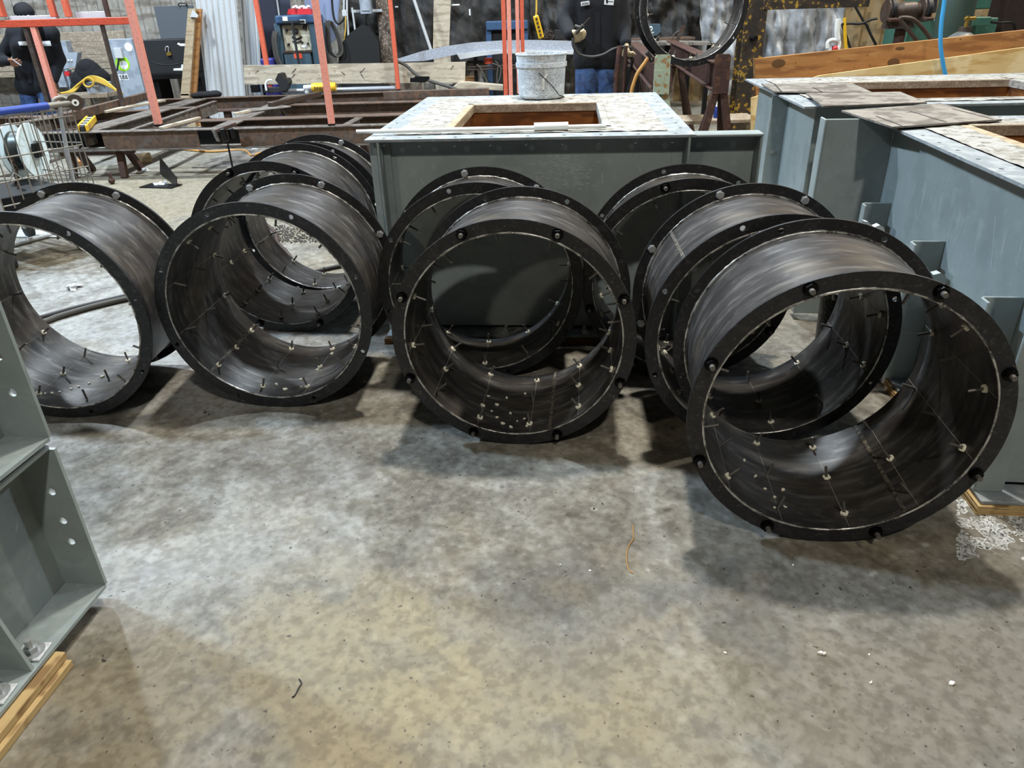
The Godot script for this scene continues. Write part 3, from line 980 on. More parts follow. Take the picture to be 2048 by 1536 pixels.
func cast_slab(st: SurfaceTool, x0: float, x1: float, z0: float, z1: float, y0: float, y1: float, seed_: int) -> void:
	var noise := FastNoiseLite.new()
	noise.seed = seed_
	noise.frequency = 14.0
	noise.fractal_octaves = 3
	var nx := maxi(2, int(absf(x1 - x0) / 0.03))
	var nz := maxi(2, int(absf(z1 - z0) / 0.03))
	var g := func(i: int, j: int) -> Vector3:
		var x := lerpf(x0, x1, float(i) / nx)
		var z := lerpf(z0, z1, float(j) / nz)
		return Vector3(x, y1 + 0.004 * noise.get_noise_2d(x, z), z)
	st.set_smooth_group(1)
	for i in nx:
		for j in nz:
			quad_n(st, g.call(i, j), g.call(i + 1, j), g.call(i + 1, j + 1), g.call(i, j + 1), Vector3.UP)
	st.set_smooth_group(-1)
	var ym := y1 - 0.004
	quad_n(st, Vector3(x0, y0, z0), Vector3(x1, y0, z0), Vector3(x1, ym, z0), Vector3(x0, ym, z0), Vector3(0, 0, z0 - z1))
	quad_n(st, Vector3(x0, y0, z1), Vector3(x1, y0, z1), Vector3(x1, ym, z1), Vector3(x0, ym, z1), Vector3(0, 0, z1 - z0))
	quad_n(st, Vector3(x0, y0, z0), Vector3(x0, y0, z1), Vector3(x0, ym, z1), Vector3(x0, ym, z0), Vector3(x0 - x1, 0, 0))
	quad_n(st, Vector3(x1, y0, z0), Vector3(x1, y0, z1), Vector3(x1, ym, z1), Vector3(x1, ym, z0), Vector3(x1 - x0, 0, 0))
	quad_n(st, Vector3(x0, y0, z0), Vector3(x1, y0, z0), Vector3(x1, y0, z1), Vector3(x0, y0, z1), Vector3.DOWN)

func build_boxes() -> void:
	var st := S()
	cyl(st, Vector3.ZERO, Vector3(0, 0, 0.0015), 0.0125, 18)
	plug_mesh = mesh_of(st, M.plug)
	st = S()
	lathe(st, PackedVector2Array([Vector2(0, 0), Vector2(0.028, 0), Vector2(0.028, 0.003), Vector2(0, 0.003)]), 20)
	prism(st, hexagon(0.016), 0.013, Transform3D(Basis(Vector3.RIGHT, -PI / 2), Vector3(0, 0.003, 0)))
	cyl(st, Vector3(0, 0.015, 0), Vector3(0, 0.038, 0), 0.009, 12)
	base_bolt = mesh_of(st, M.bolt)

	# the box in the middle
	var h := 0.918
	var t := thing("lined_steel_box", "grey-green steel box with a white lined top and a pail on it", "steel box", Vector3(-0.578, 0, -3.108), deg_to_rad(-4.8))
	lined_box(t, 1.345, 1.52, h, Rect2(0.30, 0.215, 0.72, 0.86), true, "ply_dark")
	# front wall runs on to the right as an ear; ribs stand on it
	st = S()
	box2(st, Vector3(1.265, 0.04, -0.08), Vector3(1.605, h - 0.012, -0.09), 0.001)
	obj("ear_plate", st, M.primer, t)
	st = S()
	box2(st, Vector3(1.345, h - 0.012, 0.0), Vector3(1.61, h, -0.09), 0.003)
	box2(st, Vector3(1.60, 0.04, -0.005), Vector3(1.61, h - 0.012, -0.09), 0.003)
	box2(st, Vector3(1.345, 0.03, 0.0), Vector3(1.61, 0.042, -0.09), 0.003)
	obj("ear_lip", st, M.primer, t)
	for rx: float in [0.055, 1.322]:
		st = S()
		box2(st, Vector3(rx - 0.005, 0.042, 0.0), Vector3(rx + 0.005, h - 0.011, -0.08), 0.002)
		obj("rib", st, M.primer, t)
	st = S()
	box2(st, Vector3(0.0, 0.042, -0.07), Vector3(0.088, h - 0.011, -0.0805), 0.001)
	obj("corner_plate", st, M.primer, t)
	for k in 11:
		inst("plug_weld", plug_mesh, t, Transform3D(Basis(), Vector3(0.14 + 0.137 * k, h - 0.055, -0.0795)))
	inst("plug_weld", plug_mesh, t, Transform3D(Basis(), Vector3(0.026, h - 0.055, -0.0695)))

	# chalky smear and runs on the front wall
	var rs := RandomNumberGenerator.new()
	rs.seed = 12
	st = S()
	for k in 150:
		var c := Vector3(0.83 + rs.randfn(0.0, 0.055), 0.765 + rs.randfn(0.0, 0.035), -0.0797)
		box(st, c, Vector3(rs.randf_range(0.006, 0.03), rs.randf_range(0.001, 0.003), 0.0006), Basis(Vector3.BACK, rs.randf_range(-0.5, 0.3)))
	for k in 9:
		var c := Vector3(0.2 + 0.13 * k + rs.randf_range(-0.03, 0.03), 0.76 + rs.randf_range(-0.05, 0.03), -0.0797)
		box(st, c, Vector3(0.003, rs.randf_range(0.02, 0.06), 0.0006), Basis(Vector3.BACK, rs.randf_range(0.0, 0.3)))
	var sm := obj("chalk_smear", st, M.plug, t)
	sm.set_meta("kind", "stuff")

	# the box on the right, nearest: we see its long left side
	t = thing("lined_steel_box", "grey-green steel box whose long side wall stands beside a flanged ring and a pail", "steel box", Vector3(1.395, 0, -1.735), deg_to_rad(-7.3))
	lined_box(t, 1.45, 1.58, h, Rect2(0.25, 0.20, 0.95, 1.12))
	st = S()
	box2(st, Vector3(0.0, 0.042, -0.05), Vector3(0.08, h - 0.011, -0.06), 0.002)
	obj("rib", st, M.primer, t)
	for k in 3:
		var zz := -0.24 - 0.56 * k
		st = S()
		box2(st, Vector3(-0.035, 0.042, zz), Vector3(0.08, 0.60, zz - 0.008), 0.002)
		box2(st, Vector3(-0.043, 0.042, zz + 0.0), Vector3(-0.035, 0.60, zz + 0.045), 0.002)
		obj("stiffener", st, M.primer, t)
	st = S()
	box2(st, Vector3(-0.205, 0.03, -1.50), Vector3(0.08, h + 0.006, -1.51), 0.003)
	obj("ear_plate", st, M.primer, t)
	st = S()
	box2(st, Vector3(-0.213, 0.03, -1.495), Vector3(-0.203, h + 0.006, -1.575), 0.003)
	obj("ear_lip", st, M.primer, t)
	# scraped marks on the side wall
	st = S()
	var rng := RandomNumberGenerator.new()
	rng.seed = 9
	for k in 13:
		var zz := -0.25 - 0.09 * k
		var y := 0.76 + rng.randf_range(-0.06, 0.02)
		bar(st, Vector3(0.0796, y, zz), Vector3(0.0796, y - rng.randf_range(0.08, 0.16), zz + rng.randf_range(-0.05, 0.06)), 0.0006, rng.randf_range(0.002, 0.004), Vector3.BACK)
	obj("scrape_mark", st, M.plug, t).set_meta("kind", "stuff")

	# two pale clips between the stiffeners
	for s in [[[[1729, 443], [1737, 444], [1748, 455], [1760, 450], [1768, 455], [1770, 464], [1755, 470], [1738, 462]], -2.82], [[[1846, 534], [1854, 535], [1866, 550], [1882, 546], [1892, 553], [1894, 566], [1875, 570], [1858, 556]], -2.42]]:
		st = S()
		pprism(st, s[0], s[1], 0.03)
		obj("clip", st, M.plug, t).transform = t.transform.affine_inverse()
	# the box behind it
	t = thing("lined_steel_box", "grey-green steel box standing before the plywood sheet, dark cut plates on top", "steel box", Vector3(1.455, 0, -3.70), deg_to_rad(-5.5))
	lined_box(t, 1.86, 1.42, h, Rect2(0.42, 0.17, 1.05, 0.86), false)
	st = S()
	box2(st, Vector3(-0.01, 0.0, -0.60), Vector3(0.08, h - 0.012, -0.61), 0.002)
	obj("rib", st, M.primer, t)
	st = S()
	cyl(st, Vector3(0.03, 0.60, -0.5985), Vector3(0.03, 0.60, -0.597), 0.012, 16)
	obj("plug_weld", st, M.cast, t)
	st = S()
	box2(st, Vector3(0, 0.0, 0), Vector3(1.86, 0.06, -1.42), 0.002)
	obj("base_flange", st, M.primer, t)

	# cut plates lying over the two right boxes
	var y0 := h + 0.014
	cut_plate("dark cut steel plate lying nearest the plywood sheet, two slots in it", [Vector2(1523, 168), Vector2(1702, 166), Vector2(1743, 185), Vector2(1548, 184)], y0, [[[1548, 168.5], [1562, 184]], [[1625, 176], [1643, 184.6]]])
	cut_plate("dark stained cut steel plate lying between the two slotted plates", [Vector2(1612, 187.5), Vector2(1800, 184.5), Vector2(1854, 206), Vector2(1646, 213)], y0 + 0.008, [])
	cut_plate("dark cut steel plate with three slots on the box beside the black pail", [Vector2(1683, 222), Vector2(1882, 208), Vector2(2004, 240), Vector2(1785, 255)], y0, [[[1752, 234], [1803, 253]], [[1820, 224], [1892, 246]], [[1905, 219], [1985, 240]]])

	# stack of three flanged housings on the left
	for k in 3:
		var lab: String = ["lowest grey-green flanged housing of the stack on plywood strips", "middle grey-green flanged housing of the stack, bolt holes down its end flange", "topmost grey-green flanged housing of the stack"][k]
		flanged_frame(lab, Vector3(-1.098, 0.048 + 0.462 * k, -1.495), -6.0 - 0.8 * k, k)
	st = S()
	for k in 2:
		box2(st, Vector3(-0.09 - 0.006 * k, 0.022 * k, 0.235 - 0.004 * k), Vector3(0.035 - 0.012 * k, 0.022 * (k + 1) - 0.001, 1.1), 0.002)
	var ply := obj("plywood_strip", st, M.ply_edge)
	ply.position = Vector3(-1.098, 0, -1.495)
	ply.rotation.y = deg_to_rad(-6.0)
	tag(ply, "plywood strip under the outer edge of the lowest flanged housing", "plywood")
	st = S()
	box2(st, Vector3(-0.95, 0.0, 0.3), Vector3(-0.55, 0.046, 1.1), 0.002)
	var ply2 := obj("plywood_strip", st, M.ply_edge)
	ply2.position = Vector3(-1.098, 0, -1.495)
	ply2.rotation.y = deg_to_rad(-6.0)
	tag(ply2, "plywood piece carrying the inner side of the lowest flanged housing", "plywood")
	st = S()
	box2(st, Vector3(-0.10, 0.4955, 0.36), Vector3(0.012, 0.5095, 1.0), 0.002)
	var ply3 := obj("plywood_strip", st, M.ply_edge)
	ply3.position = Vector3(-1.098, 0, -1.495)
	ply3.rotation.y = deg_to_rad(-6.0)
	tag(ply3, "thin plywood strip between the lowest and middle flanged housings", "plywood")

func cut_plate(label: String, px: Array, y: float, slots: Array) -> void:
	var pts := PackedVector2Array()
	for p: Vector2 in px:
		var q := on_y(p.x, p.y, y)
		pts.append(Vector2(q.x, -q.z))
	var st := S()
	prism(st, pts, 0.007, Transform3D(Basis(Vector3.RIGHT, -PI / 2), Vector3(0, y - 0.004, 0)))
	var t := thing("cut_steel_plate", label, "steel plate")
	obj("plate", st, M.scale_plate, t)
	if slots.is_empty():
		return
	for s in slots:
		st = S()
		var a := on_y(s[0][0], s[0][1], y)
		var b := on_y(s[1][0], s[1][1], y)
		a.y = y + 0.0033
		b.y = y + 0.0033
		bar(st, a, b, 0.008, 0.0014)
		obj("cut_mark", st, M.black, t)

# a frame seen from its flanged side: local x out of the wall, z towards the camera, origin at the far lower outer corner
func flanged_frame(label: String, at: Vector3, yaw: float, k: int) -> void:
	var t := thing("flanged_housing", label, "housing", at, deg_to_rad(yaw), "")
	var hh := 0.446
	var l := 1.25
	var fw := 0.115
	var th := 0.009
	var st := S()
	box2(st, Vector3(-fw, th, 0.012), Vector3(-fw - th, hh - th, l), 0.001)
	obj("wall", st, M.primer, t)
	st = S()
	prism(st, PackedVector2Array([Vector2(-fw - 0.4, 0), Vector2(-fw - 0.4, l), Vector2(0, l), Vector2(0, 0.02), Vector2(-0.02, 0)]), th, Transform3D(Basis(Vector3.RIGHT, PI / 2), Vector3(0, th, 0)))
	obj("bottom_flange", st, M.primer, t)
	st = S()
	prism(st, PackedVector2Array([Vector2(-fw - 0.4, 0), Vector2(-fw - 0.4, l), Vector2(-0.012, l), Vector2(-0.012, 0.02), Vector2(-0.03, 0)]), th, Transform3D(Basis(Vector3.RIGHT, PI / 2), Vector3(0, hh, 0)))
	obj("top_flange", st, M.primer, t)
	# end flange with three holes, seen from inside
	st = S()
	holed_strip(st, hh - 2 * th, fw, th, [0.12, 0.212, 0.302] if k > 0 else [0.145, 0.212, 0.302], 0.0105, ZM(Vector3.UP, Vector3.LEFT, Vector3.BACK, Vector3(-fw / 2, th, 0.012 + th)), -0.008)
	obj("end_flange", st, M.primer, t)
	st = S()
	box2(st, Vector3(-fw - 0.9, th, 0.012), Vector3(-fw, hh - th, 0.012 + th), 0.001)
	obj("end_wall", st, M.primer, t)
	# tapered gussets
	for zz: float in [0.295, 0.78]:
		st = S()
		prism(st, PackedVector2Array([Vector2(-fw, th), Vector2(-0.006, th), Vector2(-0.075, hh - th), Vector2(-fw, hh - th)]), 0.009, Transform3D(Basis(), Vector3(0, 0, zz)))
		obj("gusset", st, M.primer, t)
	# bolts on square washers
	for zz: float in [0.252, 0.372]:
		st = S()
		box(st, Vector3(-0.042, th + 0.003, zz), Vector3(0.066, 0.005, 0.055), Basis(Vector3.UP, 0.08), 0.001)
		obj("washer_plate", st, M.galv, t)
		inst("bolt", base_bolt, t, Transform3D(Basis(), Vector3(-0.04, th + 0.005, zz)))

# ------------------------------------------------------------------ outlines taken from pixels, set at their own distance
func pxy(px: float, py: float, z: float) -> Vector2:
	var p := on_z(px, py, z)
	return Vector2(p.x, p.y)
func pprism(st: SurfaceTool, pts: Array, z: float, depth: float) -> void:
	var poly := PackedVector2Array()
	for p in pts:
		poly.append(pxy(p[0], p[1], z))
	prism(st, poly, depth, Transform3D(Basis(), Vector3(0, 0, z - depth)))
func prect(px0: float, py0: float, px1: float, py1: float, z: float) -> Array:     # x0, y0 (low), x1, y1 (high)
	var my := (py0 + py1) * 0.5
	var mx := (px0 + px1) * 0.5
	return [on_z(px0, my, z).x, on_z(mx, py1, z).y, on_z(px1, my, z).x, on_z(mx, py0, z).y]
func pbox(st: SurfaceTool, px0: float, py0: float, px1: float, py1: float, z: float, depth: float, bev := 0.004, to_floor := false) -> void:
	var r := prect(px0, py0, px1, py1, z)
	box2(st, Vector3(r[0], 0.0 if to_floor else r[1], z), Vector3(r[2], r[3], z - depth), bev)
func solo(n: String, label: String, category: String, st: SurfaceTool, m: Material, group := "") -> MeshInstance3D:
	var o := obj(n, st, m)
	tag(o, label, category, group)
	return o
func ppath(pts: Array, z: float) -> Array:
	var out := []
	for p in pts:
		out.append(on_z(p[0], p[1], z if p.size() < 3 else p[2]))
	return curve(out)
func fpath(pts: Array, h: float) -> Array:     # along the floor
	var out := []
	for p in pts:
		out.append(on_y(p[0], p[1], h))
	return curve(out)
func text(parent: Node, s: String, at: Vector3, height: float, m: Material, bas := Basis(), bold := false) -> MeshInstance3D:
	var t := TextMesh.new()
	var f := SystemFont.new()
	f.font_names = PackedStringArray(["Droid Sans"])
	if bold:
		f.font_weight = 700
	t.font = f
	t.text = s
	t.font_size = 32
	t.pixel_size = height / 24.0
	t.depth = 0.002
	t.material = m
	var o := MeshInstance3D.new()
	o.name = "lettering"
	o.mesh = t
	o.transform = Transform3D(bas, at)
	parent.add_child(o, true)
	return o

# ------------------------------------------------------------------ the skid frame on its trestle
const HF := 0.436
func ibeam(st: SurfaceTool, a: Vector3, b: Vector3, w: float, h: float) -> void:     # a, b on its top centre line
	var t := 0.011
	bar(st, a - Vector3(0, t / 2, 0), b - Vector3(0, t / 2, 0), w, t, Vector3.UP, 0.002)
	bar(st, a - Vector3(0, h - t / 2, 0), b - Vector3(0, h - t / 2, 0), w, t, Vector3.UP, 0.002)
	bar(st, a - Vector3(0, h / 2, 0), b - Vector3(0, h / 2, 0), 0.009, h - 2 * t)
func build_frame() -> void:
	var t := thing("steel_skid_frame", "rusty steel skid frame with orange upright posts, lying flat on low trestles", "steel frame")
	var st := S()
	var a := on_y(-90, 269, HF)
	var b := on_y(1010, 242, HF)
	var th := 0.012
	# front beam: flanges run through, the web is cut away in two places
	bar(st, a - Vector3(0, th / 2, 0), b - Vector3(0, th / 2, 0), 0.11, th, Vector3.UP, 0.002)
	obj("beam_flange", st, M.beam_top, t)
	st = S()
	bar(st, a - Vector3(0, 0.172, 0), b - Vector3(0, 0.172, 0), 0.13, th, Vector3.UP, 0.002)
	obj("beam_flange", st, M.beam_top, t)
	for s in [[205, 396], [478, 1010]]:
		st = S()
		var p := on_y(s[0], lerpf(269, 242, (s[0] + 90.0) / 1100.0), HF)
		var q := on_y(s[1], lerpf(269, 242, (s[1] + 90.0) / 1100.0), HF)
		bar(st, p - Vector3(0, 0.09, -0.03), q - Vector3(0, 0.09, -0.03), 0.01, 0.155)
		obj("beam_web", st, M.rusty, t)
	# dark plate added behind the cut-outs for deeper members lost in shade
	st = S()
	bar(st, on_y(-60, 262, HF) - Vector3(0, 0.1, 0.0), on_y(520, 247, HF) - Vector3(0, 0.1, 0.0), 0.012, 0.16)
	obj("dark_backing", st, M.black_steel, t)
	# longitudinal members
	for s in [[[400, 240], [1015, 221], 0.20, 0.14], [[560, 209], [1020, 197], 0.17, 0.15], [[300, 199], [915, 178], 0.12, 0.15], [[-60, 236], [190, 229], 0.16, 0.14], [[150, 227], [400, 213], 0.12, 0.12]]:
		st = S()
		ibeam(st, on_y(s[0][0], s[0][1], HF), on_y(s[1][0], s[1][1], HF), s[2], s[3])
		obj("long_member", st, M.rusty, t)
	# members running away from us
	for s in [[[165, 262], [395, 197], 0.24], [[440, 254], [590, 190], 0.16], [[690, 249], [718, 234], 0.07], [[-30, 262], [225, 203], 0.12], [[258, 260], [430, 201], 0.05], [[975, 243], [1000, 198], 0.14]]:
		st = S()
		var p := on_y(s[0][0], s[0][1], HF)
		var q := on_y(s[1][0], s[1][1], HF)
		bar(st, p - Vector3(0, 0.008, 0), q - Vector3(0, 0.008, 0), s[2], 0.014, Vector3.UP, 0.002)
		bar(st, p - Vector3(0, 0.08, 0), q - Vector3(0, 0.08, 0), 0.01, 0.13)
		obj("cross_member", st, M.beam_top, t)
	# upright posts
	for s in [[[256, -40], [318, 252], 0.062, "orange_lit"], [[636, -40], [664, 251], 0.056, "orange_lit"], [[511, -40], [543, 186], 0.056, "orange"], [[776, -40], [797, 181], 0.052, "orange"],
			[[1006, -40], [1012, 195], 0.048, "orange"], [[1015, -40], [1022, 195], 0.046, "orange_lit"], [[1033, -40], [1038, 190], 0.042, "orange_lit"], [[1042, -40], [1047, 190], 0.042, "orange"]]:
		st = S()
		var p := on_y(s[1][0], s[1][1], HF)
		var top := on_z(s[0][0], s[0][1], p.z)
		box2(st, Vector3(p.x - s[2] / 2, HF - 0.002, p.z - s[2] / 2), Vector3(p.x + s[2] / 2, top.y + 0.5, p.z + s[2] / 2), 0.004)
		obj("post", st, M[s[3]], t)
		st = S()
		box2(st, Vector3(p.x - s[2] * 0.55, HF - 0.001, p.z - s[2] * 0.55), Vector3(p.x + s[2] * 0.55, HF + 0.022, p.z + s[2] * 0.55), 0.006)
		obj("weld", st, M.black_steel, t)
	# the portal on the left: a red beam on legs, with shorter posts on it
	var z := -9.0
	st = S()
	bar(st, on_z(-60, 50, z), on_z(262, 41, z), 0.07, 0.075, Vector3.UP, 0.005)
	obj("portal_beam", st, M.red_beam, t)
	for s in [[[50, 52], [96, 212], 0.05, "grey_steel"], [[66, 50], [112, 212], 0.06, "orange_lit"], [[202, 42], [245, 204], 0.04, "grey_steel"]]:
		st = S()
		var top := on_z(s[0][0], s[0][1], z)
		box2(st, Vector3(top.x - s[2] / 2, HF, z - s[2] / 2), Vector3(top.x + s[2] / 2, top.y - 0.02, z + s[2] / 2), 0.004)
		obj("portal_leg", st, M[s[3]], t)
	for s in [[5, 0.09, "orange"], [111, 0.06, "orange"], [140, 0.06, "orange"], [219, 0.045, "dark_rust"]]:
		st = S()
		var p := on_z(s[0], 40, z)
		box2(st, Vector3(p.x - s[1] / 2, p.y + 0.03, z - s[1] / 2), Vector3(p.x + s[1] / 2, p.y + 0.9, z + s[1] / 2), 0.004)
		obj("portal_post", st, M[s[2]], t)
	for s in [[17, 119, 31, 41], [150, 220, 23, 36]]:
		st = S()
		pbox(st, s[0], s[2], s[1], s[3], z - 0.06, 0.02, 0.003)
		obj("galvanised_strip", st, M.galv, t)

	# trestle
	var tr := thing("trestle", "low rusty steel trestle under the skid frame beside the shopping cart", "trestle")
	for s in [[148, 358], [250, 356], [186, 341], [284, 340]]:
		st = S()
		var f := on_y(s[0], s[1], 0)
		var up := Vector3(f.x + (0.02 if s[0] < 200 else -0.02), 0.262, lerpf(f.z, -7.32, 0.7))
		bar(st, f, up, 0.06, 0.06, Vector3.BACK, 0.004)
		obj("leg", st, M.redoxide if s[1] < 345 else M.dark_rust, tr)
	st = S()
	bar(st, Vector3(on_y(148, 358, 0).x - 0.1, 0.236, -7.32), Vector3(on_y(284, 340, 0).x + 0.1, 0.236, -7.30), 0.10, 0.05, Vector3.UP, 0.003)
	obj("top_rail", st, M.redoxide, tr)
	tr = thing("trestle", "low rusty steel trestle carrying the skid frame behind the last rings in line", "trestle")
	for s in [[700, 0.02], [745, -0.02]]:
		for dz: float in [0.0, -0.4]:
			st = S()
			var f := on_y(s[0], 330, 0) + Vector3(0, 0, dz)
			bar(st, f, Vector3(f.x + s[1], 0.262, -7.2), 0.06, 0.06, Vector3.BACK, 0.004)
			obj("leg", st, M.dark_rust, tr)
	tr = thing("trestle", "low rusty steel trestle under the skid frame below the timber plank", "trestle")
	for x: float in [-3.6, -1.2]:
		st = S()
		box2(st, Vector3(x, 0, -9.9), Vector3(x + 0.08, 0.29, -9.98), 0.004)
		obj("leg", st, M.dark_rust, tr)
	st = S()
	box2(st, Vector3(-3.7, 0.27, -9.86), Vector3(-1.0, 0.287, -10.0), 0.004)
	obj("top_rail", st, M.dark_rust, tr)

	# ---- what lies on the frame
	var lv := thing("spirit_level", "yellow and black spirit level lying on the skid frame", "level")
	var p0 := on_y(165, 258, HF + 0.025)
	var p1 := on_y(183, 238, HF + 0.025)
	st = S()
	bar(st, p0, p1, 0.035, 0.05, Vector3.UP, 0.003)
	obj("body", st, M.print_dark, lv)
	for o: float in [-0.04, 0.04]:
		st = S()
		bar(st, p0 + Vector3(o, 0.004, 0), p1 + Vector3(o, 0.004, 0), 0.02, 0.056, Vector3.UP, 0.003)
		obj("rail", st, M.yellow, lv)
	for k in 4:
		st = S()
		var c := p0.lerp(p1, 0.15 + 0.23 * k)
		box(st, c + Vector3(0, 0.027, 0), Vector3(0.05, 0.006, 0.025), Basis(Vector3.UP, 0.4), 0.001)
		obj("window", st, M.white, lv)
	# grinder
	var g := thing("angle_grinder", "yellow angle grinder lying on the far rail of the skid frame", "grinder")
	var zz := -10.0
	st = S()
	var q0 := on_z(624, 175, zz)
	var q1 := on_z(672, 176, zz)
	lathe(st, PackedVector2Array([Vector2(0, 0), Vector2(0.048, 0), Vector2(0.055, 0.05), Vector2(0.05, 0.16), Vector2(0.058, 0.22), Vector2(0.05, q0.distance_to(q1)), Vector2(0, q0.distance_to(q1))]), 16, Transform3D(Basis(Vector3.FORWARD, PI / 2) * Basis(), q0))
	obj("body", st, M.yellow, g)
	st = S()
	cyl(st, on_z(608, 176, zz), q0, 0.035, 12)
	cyl(st, on_z(614, 178, zz), on_z(614, 186, zz), 0.03, 12)
	obj("gear_head", st, M.galv, g)
	text(g, "DEWALT", on_z(642, 176.5, zz + 0.058), 0.035, M.print_dark, Basis(), true)
	# black helmet
	var hm := thing("welding_hood", "black welding hood resting on the far rail of the skid frame", "helmet")
	st = S()
	pprism(st, [[550, 160], [556, 147], [562, 148], [566, 158], [573, 158], [577, 166], [571, 181], [560, 184], [558, 170]], -9.98, 0.2)
	obj("shell", st, M.black, hm)
	st = S()
	pipe(st, ppath([[533, 181], [531, 168], [536, 161], [544, 160]], -9.98), 0.012, 8)
	obj("headband", st, M.white, hm)
	st = S()
	pbox(st, 528, 176, 570, 185, -10.0, 0.15)
	obj("bib", st, M.print_dark, hm)
	# gloves and rag
	st = S()
	for k in 6:
		ball(st, on_y(395 + 7 * k, 191 - 0.6 * k, HF + 0.03), Vector3(0.09, 0.035 + 0.01 * (k % 2), 0.07), 10)
	solo("rag", "crumpled black rag lying on the skid frame in front of the corrugated sheets", "rag", st, M.black_cloth)
	st = S()
	var s0 := on_y(541, 210, HF + 0.035)
	var s1 := on_y(638, 188, HF + 0.035)
	bar(st, s0, s1, 0.075, 0.06, Vector3.UP, 0.006)
	solo("square_tube", "grey steel square tube lying across the skid frame", "steel tube", st, M.grey_steel)
	st = S()
	var w0 := on_y(487, 222, HF + 0.01)
	bar(st, w0, on_y(573, 212, HF + 0.01), 0.22, 0.012, Vector3.UP, 0.002)
	solo("steel_offcut", "flat grey steel offcut under the end of the square tube", "steel plate", st, M.scale_plate)
	for s in [[[322, 256], [398, 236], "pale wooden strip lying along the skid frame by the orange post foot", 0.05], [[205, 224], [325, 201], "long pale wooden strip lying along the steel angle on the skid frame", 0.10], [[470, 228], [498, 222], "short grey wooden strip on the middle of the skid frame", 0.05]]:
		st = S()
		bar(st, on_y(s[0][0], s[0][1], HF + 0.014), on_y(s[1][0], s[1][1], HF + 0.014), s[3], 0.025, Vector3.UP, 0.003)
		solo("wooden_strip", s[2], "wood strip", st, M.lumber_grey)
	st = S()
	bar(st, on_y(132, 236, HF + 0.05), on_y(300, 190, HF + 0.05), 0.06, 0.09, Vector3.UP, 0.003)
	solo("steel_angle", "rusty steel angle bar lying askew on the skid frame by the portal legs", "steel bar", st, M.rusty)
	st = S()
	bar(st, on_y(768, 191, HF + 0.05), on_y(978, 184, HF + 0.05), 0.10, 0.09, Vector3.UP, 0.004)
	solo("steel_channel", "short rusty steel channel lying on the skid frame beside the white box top", "steel channel", st, M.rusty)
	# plank on edge on two blocks
	st = S()
	pprism(st, [[487, 131], [931, 124], [930, 165], [489, 169]], -10.25, 0.045)
	var pl := solo("timber_plank", "long weathered timber plank standing on edge behind the skid frame", "plank", st, M.lumber_grey)
	st = S()
	for s in [[[590, 148], [580, 160]], [[592, 137], [584, 146]], [[730, 136], [720, 146]], [[722, 148], [729, 159]], [[683, 144], [690, 150]], [[907, 131], [901, 139]], [[518, 140], [510, 146]]]:
		bar(st, on_z(s[0][0], s[0][1], -10.2485), on_z(s[1][0], s[1][1], -10.2485), 0.002, 0.012, Vector3.UP)
	obj("grain_split", st, M.old_post, pl)
	for s in [509, 770, 905]:
		st = S()
		pbox(st, s - 8, 169.5, s + 8, 185, -10.22, 0.09)
		solo("steel_block", "small dark steel block under the timber plank", "block", st, M.black_steel, "blocks under the timber plank")
	var br := thing("plate_on_pin", "black steel plate on a short pin in front of the timber plank", "steel plate")
	st = S()
	pprism(st, [[820, 156], [829, 156], [829, 153], [859, 153], [859, 158], [851, 165], [820, 165]], -9.9, 0.02)
	obj("plate", st, M.black_steel, br)
	st = S()
	pbox(st, 839, 165, 844, 181, -9.9, 0.03)
	obj("pin", st, M.rusty, br)
	st = S()
	pipe(st, ppath([[795, 123, -10.18], [812, 131, -10.18], [838, 153, -10.15], [870, 165, -10.1], [900, 174, -10.0], [918, 181, -9.95]], -10.1), 0.02, 8)
	solo("hose", "grey hose hanging down over the timber plank", "hose", st, M.cable)
	st = S()
	pipe(st, [Vector3(on_z(560, 172, -10.12).x, HF + 0.029, -10.16), Vector3(on_z(790, 170, -10.12).x, HF + 0.029, -10.14)], 0.028, 10)
	solo("steel_pipe", "shiny steel pipe lying behind the angle grinder", "pipe", st, M.chrome)
	# clamp with spring, and a rod below it
	var cl := thing("clamp", "spring clamp with a long rod on the near beam of the skid frame", "clamp")
	st = S()
	var sp := []
	for k in 60:
		var u := k / 59.0
		var c := on_z(lerpf(427, 437, u), lerpf(260, 283, u), -7.05)
		sp.append(c + Vector3(cos(k * 1.3) * 0.018, 0, sin(k * 1.3) * 0.018))
	pipe(st, sp, 0.003, 5)
	obj("spring", st, M.wire, cl)
	st = S()
	bar(st, on_z(445, 257, -7.05), on_z(452, 281, -7.05), 0.04, 0.05, Vector3.BACK, 0.006)
	bar(st, on_z(462, 257, -7.05), on_z(468, 277, -7.05), 0.04, 0.03, Vector3.BACK, 0.006)
	obj("jaw", st, M.black_steel, cl)
	st = S()
	bar(st, on_z(432, 263, -7.05), on_z(472, 248, -7.05), 0.03, 0.03, Vector3.UP, 0.004)
	obj("bar", st, M.dark_rust, cl)
	st = S()
	var rt := on_z(455, 285, -7.05)
	cyl(st, Vector3(rt.x, 0.0, rt.z), rt, 0.009, 8)
	obj("rod", st, M.black_steel, cl)

